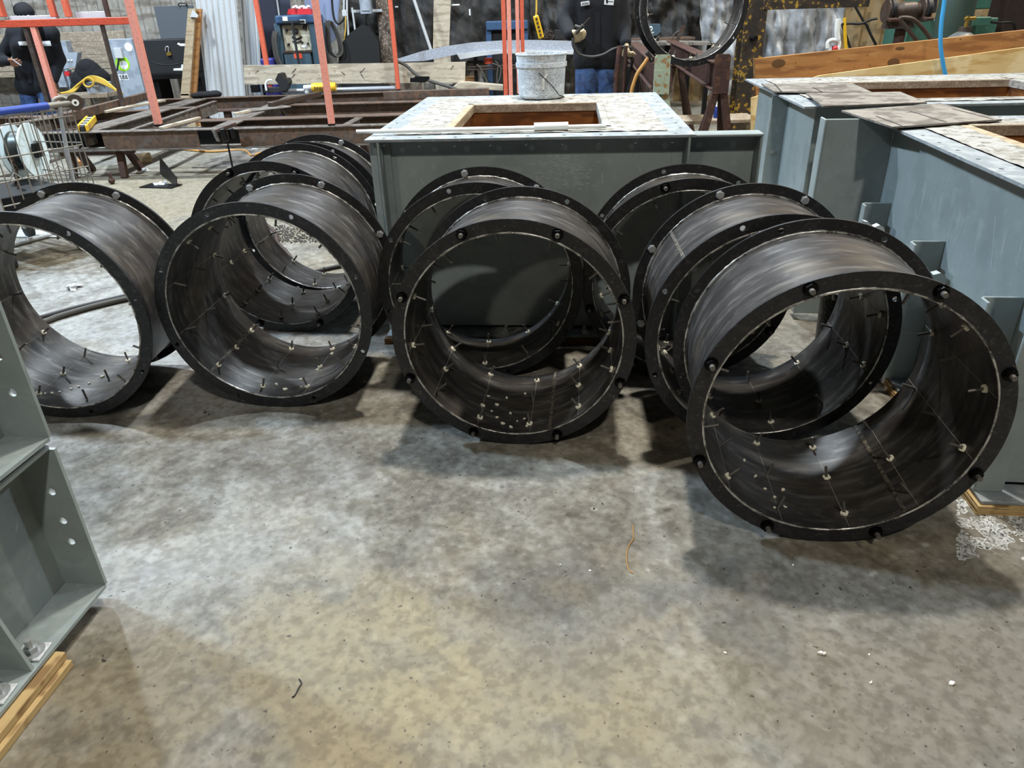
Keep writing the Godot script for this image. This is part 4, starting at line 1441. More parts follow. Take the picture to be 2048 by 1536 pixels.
# ------------------------------------------------------------------ shopping cart with wire spools (local x along the handle, -z towards the front of the cart)
func build_cart() -> void:
	var st: SurfaceTool
	var pv := on_y(150, 205, 0.93)
	var t := thing("shopping_cart", "wire shopping cart with a blue handle, holding white wire spools", "shopping cart", Vector3(pv.x, 0, pv.z), deg_to_rad(58.0))
	var w := 0.60
	var hy := 0.93
	st = S()
	cyl(st, Vector3(-w, hy, 0), Vector3(-0.17, hy, 0), 0.021, 16)
	obj("handle_grip", st, M.blue_grip, t)
	st = S()
	cyl(st, Vector3(-0.17, hy, 0), Vector3(-0.02, hy, 0), 0.017, 12)
	pipe(st, curve([Vector3(-0.12, hy - 0.03, -0.02), Vector3(-0.11, hy + 0.02, -0.03), Vector3(-0.06, hy + 0.035, -0.02), Vector3(-0.03, hy + 0.01, 0.0)]), 0.012, 8)
	obj("handle_end", st, M.wire, t)
	var ax0 := t.basis.inverse() * Vector3(0.55, 0.1, 0.83).normalized()
	var bp := Vector3(-0.005, hy, 0.01)
	st = S()
	cyl(st, bp - ax0 * 0.015, bp + ax0 * 0.015, 0.047, 28)
	obj("bumper", st, M.grey_steel, t)
	st = S()
	cyl(st, bp + ax0 * 0.014, bp + ax0 * 0.018, 0.02, 16)
	var hub := obj("bumper_hub", st, M.white, t)
	st = S()
	cyl(st, bp + ax0 * 0.017, bp + ax0 * 0.021, 0.007, 10)
	obj("bumper_bolt", st, M.black_steel, hub)
	var y1 := hy - 0.03
	var y0 := 0.30
	var l := 0.85
	st = S()
	for k in 10:
		var x := lerpf(-w, -0.03, k / 9.0)
		cyl(st, Vector3(x, y0, 0), Vector3(x, y1, 0), 0.0038, 6)
	for v: float in [0.0, 0.2, 0.42, 0.64, 0.93, 1.0]:
		cyl(st, Vector3(-w, lerpf(y0, y1, v), 0), Vector3(-0.03, lerpf(y0, y1, v), 0), 0.0045, 6)
	for x: float in [-0.22, -0.48]:
		pipe(st, [Vector3(x - 0.04, lerpf(y0, y1, 0.42), 0.004), Vector3(x, lerpf(y0, y1, 0.49), 0.004), Vector3(x + 0.04, lerpf(y0, y1, 0.42), 0.004)], 0.0035, 5)
	obj("rear_grid", st, M.wire, t)
	for sx: float in [-w, -0.03]:
		st = S()
		for k in 15:
			var zz := -l * k / 14.0
			cyl(st, Vector3(sx, y0, zz), Vector3(sx, y1 - 0.06 * k / 14.0, zz), 0.003, 5)
		for v: float in [0.0, 0.33, 0.66, 1.0]:
			cyl(st, Vector3(sx, lerpf(y0, y1, v), 0), Vector3(sx, lerpf(y0, y1 - 0.06, v), -l), 0.0042, 6)
		obj("side_grid", st, M.wire, t)
	st = S()
	for k in 12:
		cyl(st, Vector3(lerpf(-w, -0.03, k / 11.0), y0, 0), Vector3(lerpf(-w, -0.03, k / 11.0), y0, -l), 0.003, 5)
	for k in 6:
		cyl(st, Vector3(-w, y0, -l * k / 5.0), Vector3(-0.03, y0, -l * k / 5.0), 0.004, 5)
	obj("basket_floor", st, M.wire, t)
	st = S()
	for k in 10:
		cyl(st, Vector3(lerpf(-w, -0.03, k / 9.0), y0, -l), Vector3(lerpf(-w, -0.03, k / 9.0), y1 - 0.06, -l), 0.003, 5)
	cyl(st, Vector3(-w, y1 - 0.06, -l), Vector3(-0.03, y1 - 0.06, -l), 0.0045, 6)
	obj("front_grid", st, M.wire, t)
	for sx: float in [-w + 0.04, -0.10]:
		st = S()
		pipe(st, curve([Vector3(sx, hy, 0.0), Vector3(sx - 0.01, y1 - 0.2, -0.04), Vector3(sx - 0.02, 0.30, -0.10), Vector3(sx - 0.02, 0.15, -0.2), Vector3(sx - 0.02, 0.135, -l - 0.05)]), 0.013, 8)
		obj("frame_tube", st, M.chrome, t)
		for zz: float in [-0.2, -l]:
			st = S()
			cyl(st, Vector3(sx - 0.035, 0.0605, zz), Vector3(sx - 0.005, 0.0605, zz), 0.06, 20)
			var wh := obj("wheel", st, M.cable_dark, t)
			st = S()
			box(st, Vector3(sx - 0.02, 0.105, zz), Vector3(0.05, 0.07, 0.04), Basis(), 0.004)
			obj("fork", st, M.chrome, wh)
	var lift := t.transform * Vector3(-0.34, 0, -0.4)
	st = S()
	box(st, Vector3(lift.x, y0 + 0.073, lift.z), Vector3(0.44, 0.135, 0.5), t.basis, 0.006)
	solo("dark_crate", "dark crate lying in the shopping cart under the wire spools", "crate", st, M.black_steel)
	# spools standing in the basket
	var k := 0
	for s in [[48, -5.05, 0.172, 0.05], [-62, -4.95, 0.15, 0.25]]:
		var sp := thing("wire_spool", ["white plastic spool of dark wire standing in the shopping cart near its handle end", "white wire spool deeper in the shopping cart, behind the other spool"][k], "wire spool")
		var c := on_z(s[0], 300, s[1])
		c.y = y0 + 0.146 + s[2]
		var ax := Basis(Vector3.UP, s[3])
		for o: float in [-0.06, 0.06]:
			st = S()
			lathe(st, PackedVector2Array([Vector2(0.025, -0.004), Vector2(s[2], -0.005), Vector2(s[2] + 0.002, 0.0), Vector2(s[2], 0.005), Vector2(0.025, 0.004)]), 36, Transform3D(ax * Basis(Vector3.BACK, -PI / 2), c + ax.x * o))
			var fl := obj("spool_flange", st, M.spool, sp)
			if o > 0.0:
				for j in 16:
					st = S()
					var d := ax * Basis(Vector3.RIGHT, TAU * j / 16.0) * Vector3(0, 1, 0)
					bar(st, c + ax.x * (o + 0.0055) + d * s[2] * 0.6, c + ax.x * (o + 0.0055) + d * s[2] * 0.93, 0.003, 0.002, ax.x)
					obj("molded_rib", st, M.patch, fl)
		st = S()
		cyl(st, c - ax.x * 0.055, c + ax.x * 0.055, s[2] * 0.72, 30)
		obj("wound_wire", st, M.spool_wire, sp)
		st = S()
		cyl(st, c - ax.x * 0.09, c + ax.x * 0.09, 0.024, 14)
		box(st, c + ax.x * 0.09, Vector3(0.03, 0.09, 0.09), ax, 0.004)
		obj("arbor", st, M.black_steel, sp)
		k += 1
	st = S()
	for j in 14:
		var c := on_z(18 + 4.0 * sin(j * 0.7), 310, -4.72)
		c.y = 0.62 - 0.026 * j
		if c.y < y0 + 0.02:
			break
		var bs := Basis(Vector3.UP, 1.57 * (j % 2)) * Basis(Vector3.RIGHT, 0.3)
		var ring := []
		for i in 10:
			ring.append(c + bs * Vector3(cos(TAU * i / 10.0) * 0.011, sin(TAU * i / 10.0) * 0.02, 0))
		pipe(st, ring, 0.004, 5, true)
	solo("chain", "rusty chain hanging inside the shopping cart beside the spool", "chain", st, M.dark_rust)
	st = S()
	var lc := t.transform * Vector3(-0.3, 0, -0.765)
	var loop := []
	for j in 40:
		loop.append(Vector3(lc.x + cos(j * 0.5) * (0.07 - 0.0008 * j), y0 + 0.02 + 0.0016 * j, lc.z + sin(j * 0.5) * 0.07))
	pipe(st, loop, 0.012, 6)
	solo("cable_coil", "coil of dark cable on the floor of the shopping cart", "cable", st, M.cable_dark)
	st = S()
	var fc := t.transform * Vector3(-0.13, 0, -0.1)
	ball(st, Vector3(fc.x, y0 + 0.05, fc.z), Vector3(0.06, 0.045, 0.05), 9)
	ball(st, Vector3(fc.x - 0.03, y0 + 0.035, fc.z + 0.02), Vector3(0.05, 0.03, 0.05), 7)
	solo("plastic_film", "crumpled clear plastic film lying in the shopping cart", "plastic film", st, M.clear_film)

# ------------------------------------------------------------------ back wall and what leans on it
const ZW := -11.8
func corrugated(st: SurfaceTool, x0: float, x1: float, y0: float, y1: float, z: float, pitch: float, amp: float, xf := Transform3D(), flat := 0.3) -> void:
	var n := int((x1 - x0) / pitch)
	st.set_smooth_group(-1)
	var pts := PackedVector2Array()
	for i in n:
		var x := x0 + (x1 - x0) * i / n
		var p := (x1 - x0) / n
		pts.append(Vector2(x, 0)); pts.append(Vector2(x + p * flat, 0)); pts.append(Vector2(x + p * 0.5, amp)); pts.append(Vector2(x + p * (0.5 + flat), amp))
	pts.append(Vector2(x1, 0))
	for i in pts.size() - 1:
		var a := pts[i]
		var b := pts[i + 1]
		for o: float in [0.0, -0.002]:
			quad_n(st, xf * Vector3(a.x, y0, z + a.y + o), xf * Vector3(b.x, y0, z + b.y + o), xf * Vector3(b.x, y1, z + b.y + o), xf * Vector3(a.x, y1, z + a.y + o), xf.basis * Vector3(a.y - b.y, 0, b.x - a.x) * (1.0 if o == 0.0 else -1.0))
func build_wall() -> void:
	var st := S()
	corrugated(st, -9.9, 2.6, 0.0, 8.3, ZW, 0.15, 0.025)
	structure("wall_sheeting", st, M.old_galv)
	st = S()
	corrugated(st, 2.6, 9.9, 0.0, 8.3, ZW, 0.30, 0.05)
	structure("wall_sheeting", st, M.warm_metal)
func hanging(st: SurfaceTool, pts: Array, z: float, seed_: int, fold := 0.06, nx := 40, ny := 24) -> void:
	# cloth between a top and a bottom line (pixel points left to right), folded
	var noise := FastNoiseLite.new()
	noise.seed = seed_
	noise.frequency = 2.2
	noise.fractal_octaves = 3
	var g := []
	for j in ny + 1:
		var row := []
		for i in nx + 1:
			var u := float(i) / nx
			var v := float(j) / ny
			var a := on_z(lerpf(pts[0][0], pts[1][0], u), lerpf(pts[0][1], pts[1][1], u), z)
			var b := on_z(lerpf(pts[3][0], pts[2][0], u), lerpf(pts[3][1], pts[2][1], u), z)
			var p := a.lerp(b, v)
			p.z += fold * (noise.get_noise_2d(p.x * 2.2, p.y * 0.6) * 1.6 + 0.5 * noise.get_noise_2d(p.x * 3.0 + 30.0, p.y * 3.0))
			row.append(p)
		g.append(row)
	st.set_smooth_group(1)
	for j in ny:
		for i in nx:
			quad_n(st, g[j][i], g[j][i + 1], g[j + 1][i + 1], g[j + 1][i], Vector3.BACK)
func build_left() -> void:
	var st: SurfaceTool
	var t: Node3D
	# low boarding against the wall
	t = thing("board_partition", "low partition of weathered boards against the metal wall behind the worker", "boards")
	for s in [[-60, 66, 250, 86], [-60, 87, 225, 112], [-60, 113, 226, 129], [-60, 130, 228, 141], [-60, 142, 232, 153]]:
		st = S()
		var r := prect(s[0], s[1], s[2], s[3], -11.45)
		box2(st, Vector3(r[0], r[1], -11.45), Vector3(r[2], r[3], -11.49), 0.003)
		obj("board", st, M.wood_rough, t)
	for x in [40, 150]:
		st = S()
		pbox(st, x, 70, x + 12, 190, -11.49, 0.06, 0.003, true)
		obj("upright", st, M.wood_rough, t)
	# cabinet 188
	var z := -10.85
	t = thing("electrical_cabinet", "grey electrical cabinet numbered 188 with a round green sticker", "cabinet")
	var r := prect(221, 78, 277, 190, z)
	st = S()
	box2(st, Vector3(r[0], 0.0, z), Vector3(r[2], r[3], z - 0.3), 0.006)
	obj("body", st, M.grey_paint, t)
	st = S()
	pbox(st, 228, 96, 243, 117, z + 0.05, 0.055)
	var sw := obj("switch_box", st, M.galv, t)
	st = S()
	bar(st, on_z(238, 116, z + 0.06), on_z(234, 142, z + 0.06), 0.02, 0.02, Vector3.BACK, 0.004)
	obj("lever", st, M.print_dark, sw)
	for s in [[257, 94, 0.052, "white"], [245, 127, 0.098, "green_label"], [248, 130, 0.055, "patch"]]:
		st = S()
		var c := on_z(s[0], s[1], z)
		cyl(st, c, c + Vector3(0, 0, 0.002 if s[2] != 0.055 else 0.003), s[2], 28)
		obj("sticker", st, M[s[3]], t).set_meta("label", {"white": "round white sticker", "green_label": "round green sticker", "patch": "pale centre of the green sticker"}[s[3]])
	st = S()
	pbox(st, 238, 148.5, 256, 160, z + 0.002, 0.002, 0.0)
	var lb := obj("number_label", st, M.white, t)
	text(lb, "188", on_z(247, 154.5, z + 0.003), 0.055, M.print_dark, Basis(), true)
	st = S()
	pbox(st, 279, 82, 284, 186, z - 0.05, 0.03)
	solo("taped_post", "narrow post wrapped in speckled white tape beside the electrical cabinet", "post", st, M.galv)
	# grey boxes behind the worker, the bag and the yellow hose
	z = -10.9
	t = thing("switch_cabinet", "small grey switch cabinet with a red button behind the worker's elbow", "cabinet")
	st = S()
	pbox(st, 113, 138, 129, 175, z, 0.2)
	pbox(st, 118, 82, 133, 106, z - 0.05, 0.15)
	obj("body", st, M.grey_paint, t)
	st = S()
	pprism(st, [[126, 106], [155, 105], [151, 134], [125, 137]], z + 0.05, 0.12)
	obj("cover", st, M.grey_paint, t)
	st = S()
	for k in 3:
		ball(st, on_z(131 + 6 * k, 121, z + 0.055), Vector3(0.014, 0.012, 0.01), 8)
	obj("knob", st, M.white, t)
	st = S()
	cyl(st, on_z(137, 147, z), on_z(137, 147, z) + Vector3(0, 0, 0.05), 0.032, 16)
	obj("button", st, M.red, t)
	st = S()
	pbox(st, 129, 140, 140, 176, z - 0.06, 0.1, 0.003, true)
	obj("stand", st, M.grey_paint, t)
	# plank shelf that carries the bag, the hose and the junction box
	t = thing("plank_shelf", "rough plank shelf behind the skid frame carrying the yellow hose", "shelf")
	st = S()
	pbox(st, 105, 188, 214, 197, -10.45, 0.5)
	obj("plank", st, M.wood_rough, t)
	for x in [118, 200]:
		st = S()
		pbox(st, x, 196, x + 10, 215, -10.6, 0.08, 0.003, true)
		obj("leg", st, M.wood_rough, t)
	var ys: float = prect(105, 188, 214, 197, -10.45)[3]
	st = S()
	var bc := on_z(172, 150, -10.72)
	for s in [[0.0, 0.0, 0.19, 0.19], [0.1, -0.05, 0.16, 0.14], [-0.12, -0.08, 0.15, 0.15], [0.0, 0.08, 0.13, 0.12], [-0.18, -0.16, 0.12, 0.1]]:
		ball(st, Vector3(bc.x + s[0], bc.y + s[1], -10.82), Vector3(s[2], s[3], 0.13), 14)
	box2(st, Vector3(bc.x - 0.22, ys + 0.001, -10.93), Vector3(bc.x + 0.2, bc.y, -10.72), 0.05)
	solo("black_bag", "soft black bag slumped on the plank shelf under the yellow hose", "bag", st, M.black_cloth)
	st = S()
	pbox(st, 172, 165, 212, 187.5, -10.52, 0.18)
	var jb := solo("junction_box", "grey junction box on the plank shelf under the yellow hose", "junction box", st, M.grey_paint)
	st = S()
	for k in 2:
		ball(st, on_z(189 + 6 * k, 172, -10.515), Vector3(0.02, 0.016, 0.01), 8)
	obj("screw", st, M.white, jb)
	st = S()
	for k in 5:
		var o := 2.2 * k
		pipe(st, ppath([[118 + 3 * k, 187 - 0.4 * k, -10.46], [140 + o, 182, -10.46], [160 + o, 166 - o * 0.8, -10.47 - 0.01 * k], [180 + o * 0.5, 153 + o * 0.9, -10.48], [205, 158 + o, -10.47], [228 + o, 176 + o * 0.8, -10.46], [240 + o * 0.6, 187, -10.5]], -10.46), 0.013, 6)
	var lp := []
	for j in 20:
		var c := on_z(177 + 10 * cos(TAU * j / 20.0), 165 + 9 * sin(TAU * j / 20.0), -10.42)
		lp.append(c)
	pipe(st, lp, 0.012, 6, true)
	solo("yellow_hose", "yellow hose looped over the grey junction box", "hose", st, M.hose_yellow)
	# jobsite box with open lid
	z = -11.0
	t = thing("jobsite_box", "black steel jobsite chest with an open lid and a hanging padlock", "tool chest")
	r = prect(290, 79, 392, 158, z)
	st = S()
	box2(st, Vector3(r[0], r[1] + 0.07, z), Vector3(r[2], r[3], z - 0.5), 0.008)
	obj("chest", st, M.black, t)
	st = S()
	box2(st, Vector3(r[0], r[1], z + 0.01), Vector3(r[2], r[1] + 0.07, z - 0.5), 0.004)
	obj("skirt", st, M.black_steel, t)
	for x: float in [r[0] + 0.05, r[2] - 0.05]:
		st = S()
		box2(st, Vector3(x - 0.04, 0, z - 0.05), Vector3(x + 0.04, r[1], z - 0.45), 0.004)
		obj("foot", st, M.black_steel, t)
	st = S()
	pbox(st, 314, 11, 392, 79, z - 0.48, 0.03, 0.005)
	var lid := obj("lid", st, mat(c8(78, 82, 86), 0.55), t)
	st = S()
	pipe(st, ppath([[358, 12], [358, 7], [372, 7], [372, 12]], z - 0.46), 0.008, 6)
	obj("lid_handle", st, M.black_steel, lid)
	st = S()
	pipe(st, ppath([[304, 123], [318, 128], [335, 129], [352, 128], [366, 124]], z + 0.004), 0.003, 5)
	obj("wire", st, M.cable, t)
	st = S()
	pprism(st, [[332, 105], [340, 103], [343, 110], [334, 112]], z + 0.03, 0.02)
	var pk := obj("padlock", st, M.brass, t)
	st = S()
	pipe(st, ppath([[331, 102], [331, 95], [334, 93], [337, 95], [337, 104]], z + 0.02), 0.007, 6)
	obj("shackle", st, M.chrome, pk)
	for k in 2:
		st = S()
		pprism(st, [[[354, 88], [357, 85], [360, 87], [372, 87], [372, 92], [361, 92]], [[347, 137], [362, 136], [363, 129], [368, 129], [368, 143], [364, 141], [347, 141]]][k], z + 0.002, 0.0025)
		obj("sticker", st, M.white, t).set_meta("label", "torn white sticker")
	# two planks leaning
	for s in [[[[376, 17], [391, 17], [379, 191], [361, 191]], "rough pale timber plank leaning upright against the black chest", -10.62], [[[392, 18], [403, 18], [392, 191], [381, 191]], "narrow timber plank standing behind the rough leaning plank", -10.68]]:
		st = S()
		var poly: Array = s[0].duplicate()
		pprism(st, poly, s[2], 0.045)
		var pz: float = s[2]
		var lo := on_z(poly[3][0], 191, pz)
		var lo2 := on_z(poly[2][0], 191, pz)
		box2(st, Vector3(lo.x - 0.005, 0.0, pz - 0.045), Vector3(lo2.x - 0.005, lo.y + 0.02, pz), 0.002)
		solo("leaning_plank", s[1], "plank", st, M.lumber if pz > -10.65 else M.lumber_warm)
	st = S()
	pprism(st, [[380, 34], [385, 20], [396, 31], [395, 35]], -10.595, 0.02)
	solo("triangle_plate", "small grey triangular plate nailed near the top of the rough plank", "plate", st, M.galv)
	# corrugated sheets leaning
	for s in [[388, 470, 409, 482, 0.0, "bright corrugated steel sheet leaning between the plank and the timber on edge", -10.72], [478, 512, 489, 517, 0.0, "narrow corrugated steel sheet standing behind the bright leaning sheet", -10.9]]:
		var zz: float = s[6]
		var a := on_z(s[0], 0, zz)
		var b := on_z(s[1], 0, zz)
		var c := on_z(s[2], 186, zz)
		var lean := atan2(c.x - a.x, a.y - c.y)
		st = S()
		var wd := b.x - a.x
		corrugated(st, 0.0, wd, -(a.y / cos(lean)) + 0.09, 0.6, 0.0, 0.068, 0.018, Transform3D(Basis(Vector3.BACK, lean) * Basis(Vector3.RIGHT, 0.03), Vector3(a.x, a.y, zz - 0.05)), 0.2)
		solo("corrugated_sheet", s[5], "metal sheet", st, M.galv)

# ------------------------------------------------------------------ welders, sheets and curtain in the middle of the back wall
func knob(t: Node, px: float, py: float, z: float, r: float, m: Material) -> void:
	var st := S()
	var c := on_z(px, py, z)
	cyl(st, c, c + Vector3(0, 0, 0.03), r, 16, r * 0.85)
	obj("knob", st, m, t)
func build_middle() -> void:
	var st: SurfaceTool
	var t: Node3D
	# curtain of dark tarpaulin
	st = S()
	hanging(st, [[690, -120], [1130, -120], [1130, 120], [690, 130]], ZW + 0.2, 3, 0.06, 60, 30)
	solo("tarpaulin", "dark dirty tarpaulin hung over the wall behind the tall pale board", "tarpaulin", st, M.tarp)
	st = S()
	hanging(st, [[1060, -120], [1410, -120], [1410, 110], [1060, 120]], ZW + 0.55, 8, 0.12, 60, 30)
	solo("tarpaulin", "dark grey tarpaulin hung over the wall behind the standing worker", "tarpaulin", st, M.tarp)
	# white pieces stand in for daylight through chinks torn in the curtain
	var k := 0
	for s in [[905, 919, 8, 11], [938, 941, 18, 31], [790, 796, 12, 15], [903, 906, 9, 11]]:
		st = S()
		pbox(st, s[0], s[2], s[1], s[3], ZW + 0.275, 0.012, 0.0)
		solo("painted_daylight", "small white scrap painted as daylight through the dark tarpaulin", "gap", st, M.white, "painted daylight on the dark tarpaulin")
	# sheets leaning
	for s in [[[[516, -60], [576, -60], [590, 150], [520, 150]], "dark navy sheet leaning between the corrugated sheets and the old welding machine", "navy", -11.35, 0.012], [[[604, -60], [686, -60], [672, 76], [640, 110], [618, 110]], "pale blue-grey sheet leaning on the wall behind the blue welder", "blue_sheet", -11.3, 0.012], [[[682, 88], [700, 66], [722, 50], [738, 55], [757, 84], [760, 128], [676, 128]], "dark grey rubber sheet slumped between the hanging cables and the old post", "rubber", -11.0, 0.15]]:
		st = S()
		var poly: Array = s[0]
		pprism(st, poly, s[3], s[4])
		var lo := on_z(poly[-1][0], poly[-1][1], s[3])
		var hi := on_z(poly[-2][0], poly[-2][1], s[3])
		box2(st, Vector3(minf(lo.x, hi.x), 0.0, s[3] - s[4]), Vector3(maxf(lo.x, hi.x), minf(lo.y, hi.y) + 0.002, s[3]), 0.0)
		solo("leaning_sheet", s[1], "sheet", st, {"navy": mat(c8(38, 42, 58), 0.6), "blue_sheet": mat(c8(120, 130, 156), 0.5), "rubber": mat(c8(58, 60, 64), 0.7, 0.0, M.tarp.albedo_texture, 1.0)}[s[2]])
	st = S()
	pprism(st, [[544, -60], [547, -60], [560, 35], [557, 35]], -11.32, 0.02)
	solo("steel_angle", "pale steel angle leaning in front of the dark navy sheet", "steel bar", st, M.galv)
	# the blue welder
	var z := -10.75
	t = thing("welding_machine", "old blue-grey welding machine with a cream dial panel and red packs on top", "welder")
	var r := prect(553, 30, 634, 126, z)
	st = S()
	for s in [[553, 47, 565, 126], [622, 47, 634, 126]]:
		var q := prect(s[0], s[1], s[2], s[3], z)
		box2(st, Vector3(q[0], 0.0, z), Vector3(q[2], q[3], z - 0.08), 0.006)
	box2(st, Vector3(r[0], 0.0, z - 0.06), Vector3(r[2], r[3] - 0.02, z - 0.5), 0.006)
	obj("body", st, M.blue_grey, t)
	st = S()
	pbox(st, 549, 30, 630, 48, z + 0.03, 0.52, 0.02)
	obj("hood", st, M.blue_weld, t)
	st = S()
	var rp := prect(565, 50, 622, 103, z)
	box2(st, Vector3(rp[0], rp[1], z - 0.05), Vector3(rp[2], rp[3], z - 0.06), 0.002)
	var pn := obj("dial_panel", st, M.panel, t)
	st = S()
	pbox(st, 566, 101, 624, 106, z + 0.01, 0.06)
	obj("sill", st, M.grey_steel, t)
	st = S()
	pbox(st, 566, 106, 622, 126, z, 0.04, 0.004, true)
	obj("lower_door", st, M.blue_grey, t)
	for s in [[574, 61, 0.018], [578, 89, 0.018], [592, 63, 0.036], [610, 55, 0.032], [605, 85, 0.014], [616, 87, 0.014]]:
		knob(pn, s[0], s[1], z - 0.05, s[2], M.print_dark)
	st = S()
	pipe(st, ppath([[584, 73], [588, 77], [594, 78], [600, 76], [604, 73]], z - 0.045), 0.012, 6)
	pipe(st, ppath([[585, 82], [590, 85], [597, 84], [603, 81]], z - 0.045), 0.01, 6)
	obj("dial_scale", st, M.print_dark, pn)
	for s in [[565, 33, 575, 43], [600, 39, 611, 47], [602, 90, 613, 95]]:
		st = S()
		pbox(st, s[0], s[1], s[2], s[3], z + 0.034 if s[1] < 80 else z - 0.045, 0.004, 0.0)
		obj("sticker", st, M.white, t)
	st = S()
	bar(st, on_z(565, 44.5, z + 0.06), on_z(609, 43, z + 0.06), 0.025, 0.03, Vector3.UP, 0.004)
	bar(st, on_z(584, 45, z + 0.06), on_z(598, 128, z + 0.06), 0.03, 0.025, Vector3.BACK, 0.004)
	obj("tow_bar", st, M.black, t)
	for s in [[588, 106.5, 593, 117], [598, 106, 604, 117]]:
		st = S()
		pbox(st, s[0], s[1], s[2], s[3], z + 0.004, 0.004, 0.0)
		obj("tape", st, M.orange_tape, t)
	for s in [[574, 18, 592, 29], [593, 17.5, 624, 29]]:
		st = S()
		pprism(st, [[s[0] + 3, s[1]], [s[2] - 4, s[1]], [s[2], s[3]], [s[0], s[3]]], z - 0.1, 0.25)
		solo("red_case", "red tool case lying on the blue welding machine", "case", st, M.red, "red cases on the welding machine")
	st = S()
	for j in 9:
		ball(st, on_z(588 + 3.6 * j, 15 - 2.0 * sin(j * 1.7), z - 0.18), Vector3(0.03, 0.018, 0.03), 7)
	solo("crumpled_wrap", "crumpled pale wrapping lying on the red cases", "wrapping", st, M.patch)
	st = S()
	pbox(st, 520, 117, 546, 132, -10.65, 0.2, 0.02, true)
	solo("blue_bin", "dark blue plastic bin on the floor before the navy sheet", "bin", st, mat(c8(40, 40, 112), 0.5))
	# cable bundles
	for s in [[[[653, 40], [652, 62], [656, 100], [668, 112], [678, 104], [676, 84], [668, 60], [658, 42]], 0.011, "thick cable coil hanging between the old welding machine and the conduits"], [[[548, 62], [545, 78], [549, 110], [556, 128]], 0.014, "cables hanging between the navy sheet and the old welding machine"]]:
		st = S()
		for j in 4:
			var pts := []
			for p in s[0]:
				pts.append([p[0] + 2.4 * j, p[1] + 1.5 * (j % 2), z + 0.02 * j - (0.0 if s[0].size() < 6 else 0.25)])
			pipe(st, ppath(pts, z), s[1], 6)
		solo("cable_bundle", s[2], "cables", st, M.cable)
	st = S()
	pipe(st, ppath([[663, -40], [664, 5], [668, 36], [676, 47], [684, 42], [690, 33]], -11.1), 0.016, 7)
	solo("power_cable", "black power cable hanging in a loop from the wall conduit", "cable", st, M.black)
	for s in [[[[688, -40], [688, 30]], "grey conduit running down into the outlet box"], [[[695, -40], [694, 20], [697, 80], [692, 124]], "grey cable running down beside the outlet box"], [[[704, 15], [710, 60], [716, 124]], "grey cable slanting down over the dark rubber sheet"]]:
		st = S()
		pipe(st, ppath(s[0], -11.15), 0.014, 6)
		solo("wall_conduit", s[1], "conduit", st, M.galv)
	st = S()
	pipe(st, ppath([[691, 33], [691, 60], [687, 90], [685, 124]], -11.05), 0.008, 5)
	solo("yellow_rope", "thin yellow rope hanging down in front of the dark rubber sheet", "rope", st, M.hose_yellow)
	t = thing("disconnect_box", "grey electrical disconnect box bolted to a strut across the old post", "electrical box")
	st = S()
	pbox(st, 718, -30, 740, 28, -11.15, 0.12)
	obj("body", st, M.grey_paint, t)
	st = S()
	pbox(st, 721, -30, 737, 22, -11.14, 0.02)
	obj("cover", st, M.grey_paint, t)
	st = S()
	pbox(st, 702, 19, 764, 25, -11.27, 0.04)
	obj("strut", st, M.galv, t)
	st = S()
	pbox(st, 684, 20, 693, 33, -11.13, 0.08)
	solo("outlet_box", "small galvanised outlet box on the wall conduit", "outlet", st, M.galv)
	st = S()
	var pz := -11.32
	var pa := on_z(756, -60, pz)
	box2(st, Vector3(pa.x - 0.08, 0.0, pz), Vector3(pa.x + 0.09, pa.y + 0.6, pz - 0.16), 0.01)
	solo("old_post", "old flaking timber post standing against the wall behind the orange upright", "post", st, M.old_post)
	st = S()
	pprism(st, [[868, -60], [904, -60], [898, 98], [866, 98]], -11.2, 0.04)
	var lo := on_z(866, 98, -11.2)
	box2(st, Vector3(lo.x, 0, -11.24), Vector3(lo.x + 0.24, lo.y + 0.002, -11.2), 0.0)
	solo("tall_board", "tall pale wooden board leaning against the dark tarpaulin", "board", st, M.lumber_grey)
	st = S()
	pipe(st, [on_z(808, -60, -11.0), on_z(862, 100, -11.0)], 0.022, 10)
	solo("leaning_pole", "grey pole leaning at a slant in front of the dark tarpaulin", "pole", st, M.galv)
	# curved galvanised trough on a rack
	t = thing("curved_trough", "long curved galvanised trough lying on the rack behind the plank", "metal trough")
	st = S()
	pprism(st, [[794, 118], [842, 103], [889, 93], [944, 85], [1004, 81], [1060, 80], [1115, 81], [1160, 83], [1160, 102], [1115, 101], [1060, 100], [1004, 100], [960, 103], [913, 109], [848, 122], [794, 124]], -10.55, 0.03)
	obj("side", st, M.alu, t)
	st = S()
	pprism(st, [[914, 108.5], [960, 103], [1004, 100.5], [1060, 100.5], [1160, 102], [1160, 109], [1060, 107], [1004, 107], [960, 112], [920, 119]], -10.5, 0.08)
	obj("lip", st, M.galv, t)
	t = thing("storage_rack", "dark steel storage rack under the curved trough", "rack")
	for s in [[934, 130, 1075, 134], [934, 136, 1075, 139]]:
		st = S()
		pbox(st, s[0], s[1], s[2], s[3], -10.55, 0.05)
		obj("rail", st, M.grey_steel, t)
	for x in [948, 1010, 1066]:
		st = S()
		pbox(st, x, 110, x + 7, 170, -10.62, 0.05, 0.003, true)
		obj("upright", st, M.black_steel, t)
	st = S()
	pbox(st, 934, 122, 966, 126, -10.62, 0.2)
	obj("shelf", st, M.black_steel, t)
	st = S()
	var cc := on_z(977, 121, -10.66)
	lathe(st, PackedVector2Array([Vector2(0, -0.04), Vector2(0.062, -0.04), Vector2(0.062, -0.01), Vector2(0.056, -0.005), Vector2(0.056, 0.02), Vector2(0.062, 0.03), Vector2(0.0, 0.03)]), 20, Transform3D(Basis(), cc))
	solo("orange_reel", "small orange reel lying on the storage rack", "reel", st, M.orange_tape)
	st = S()
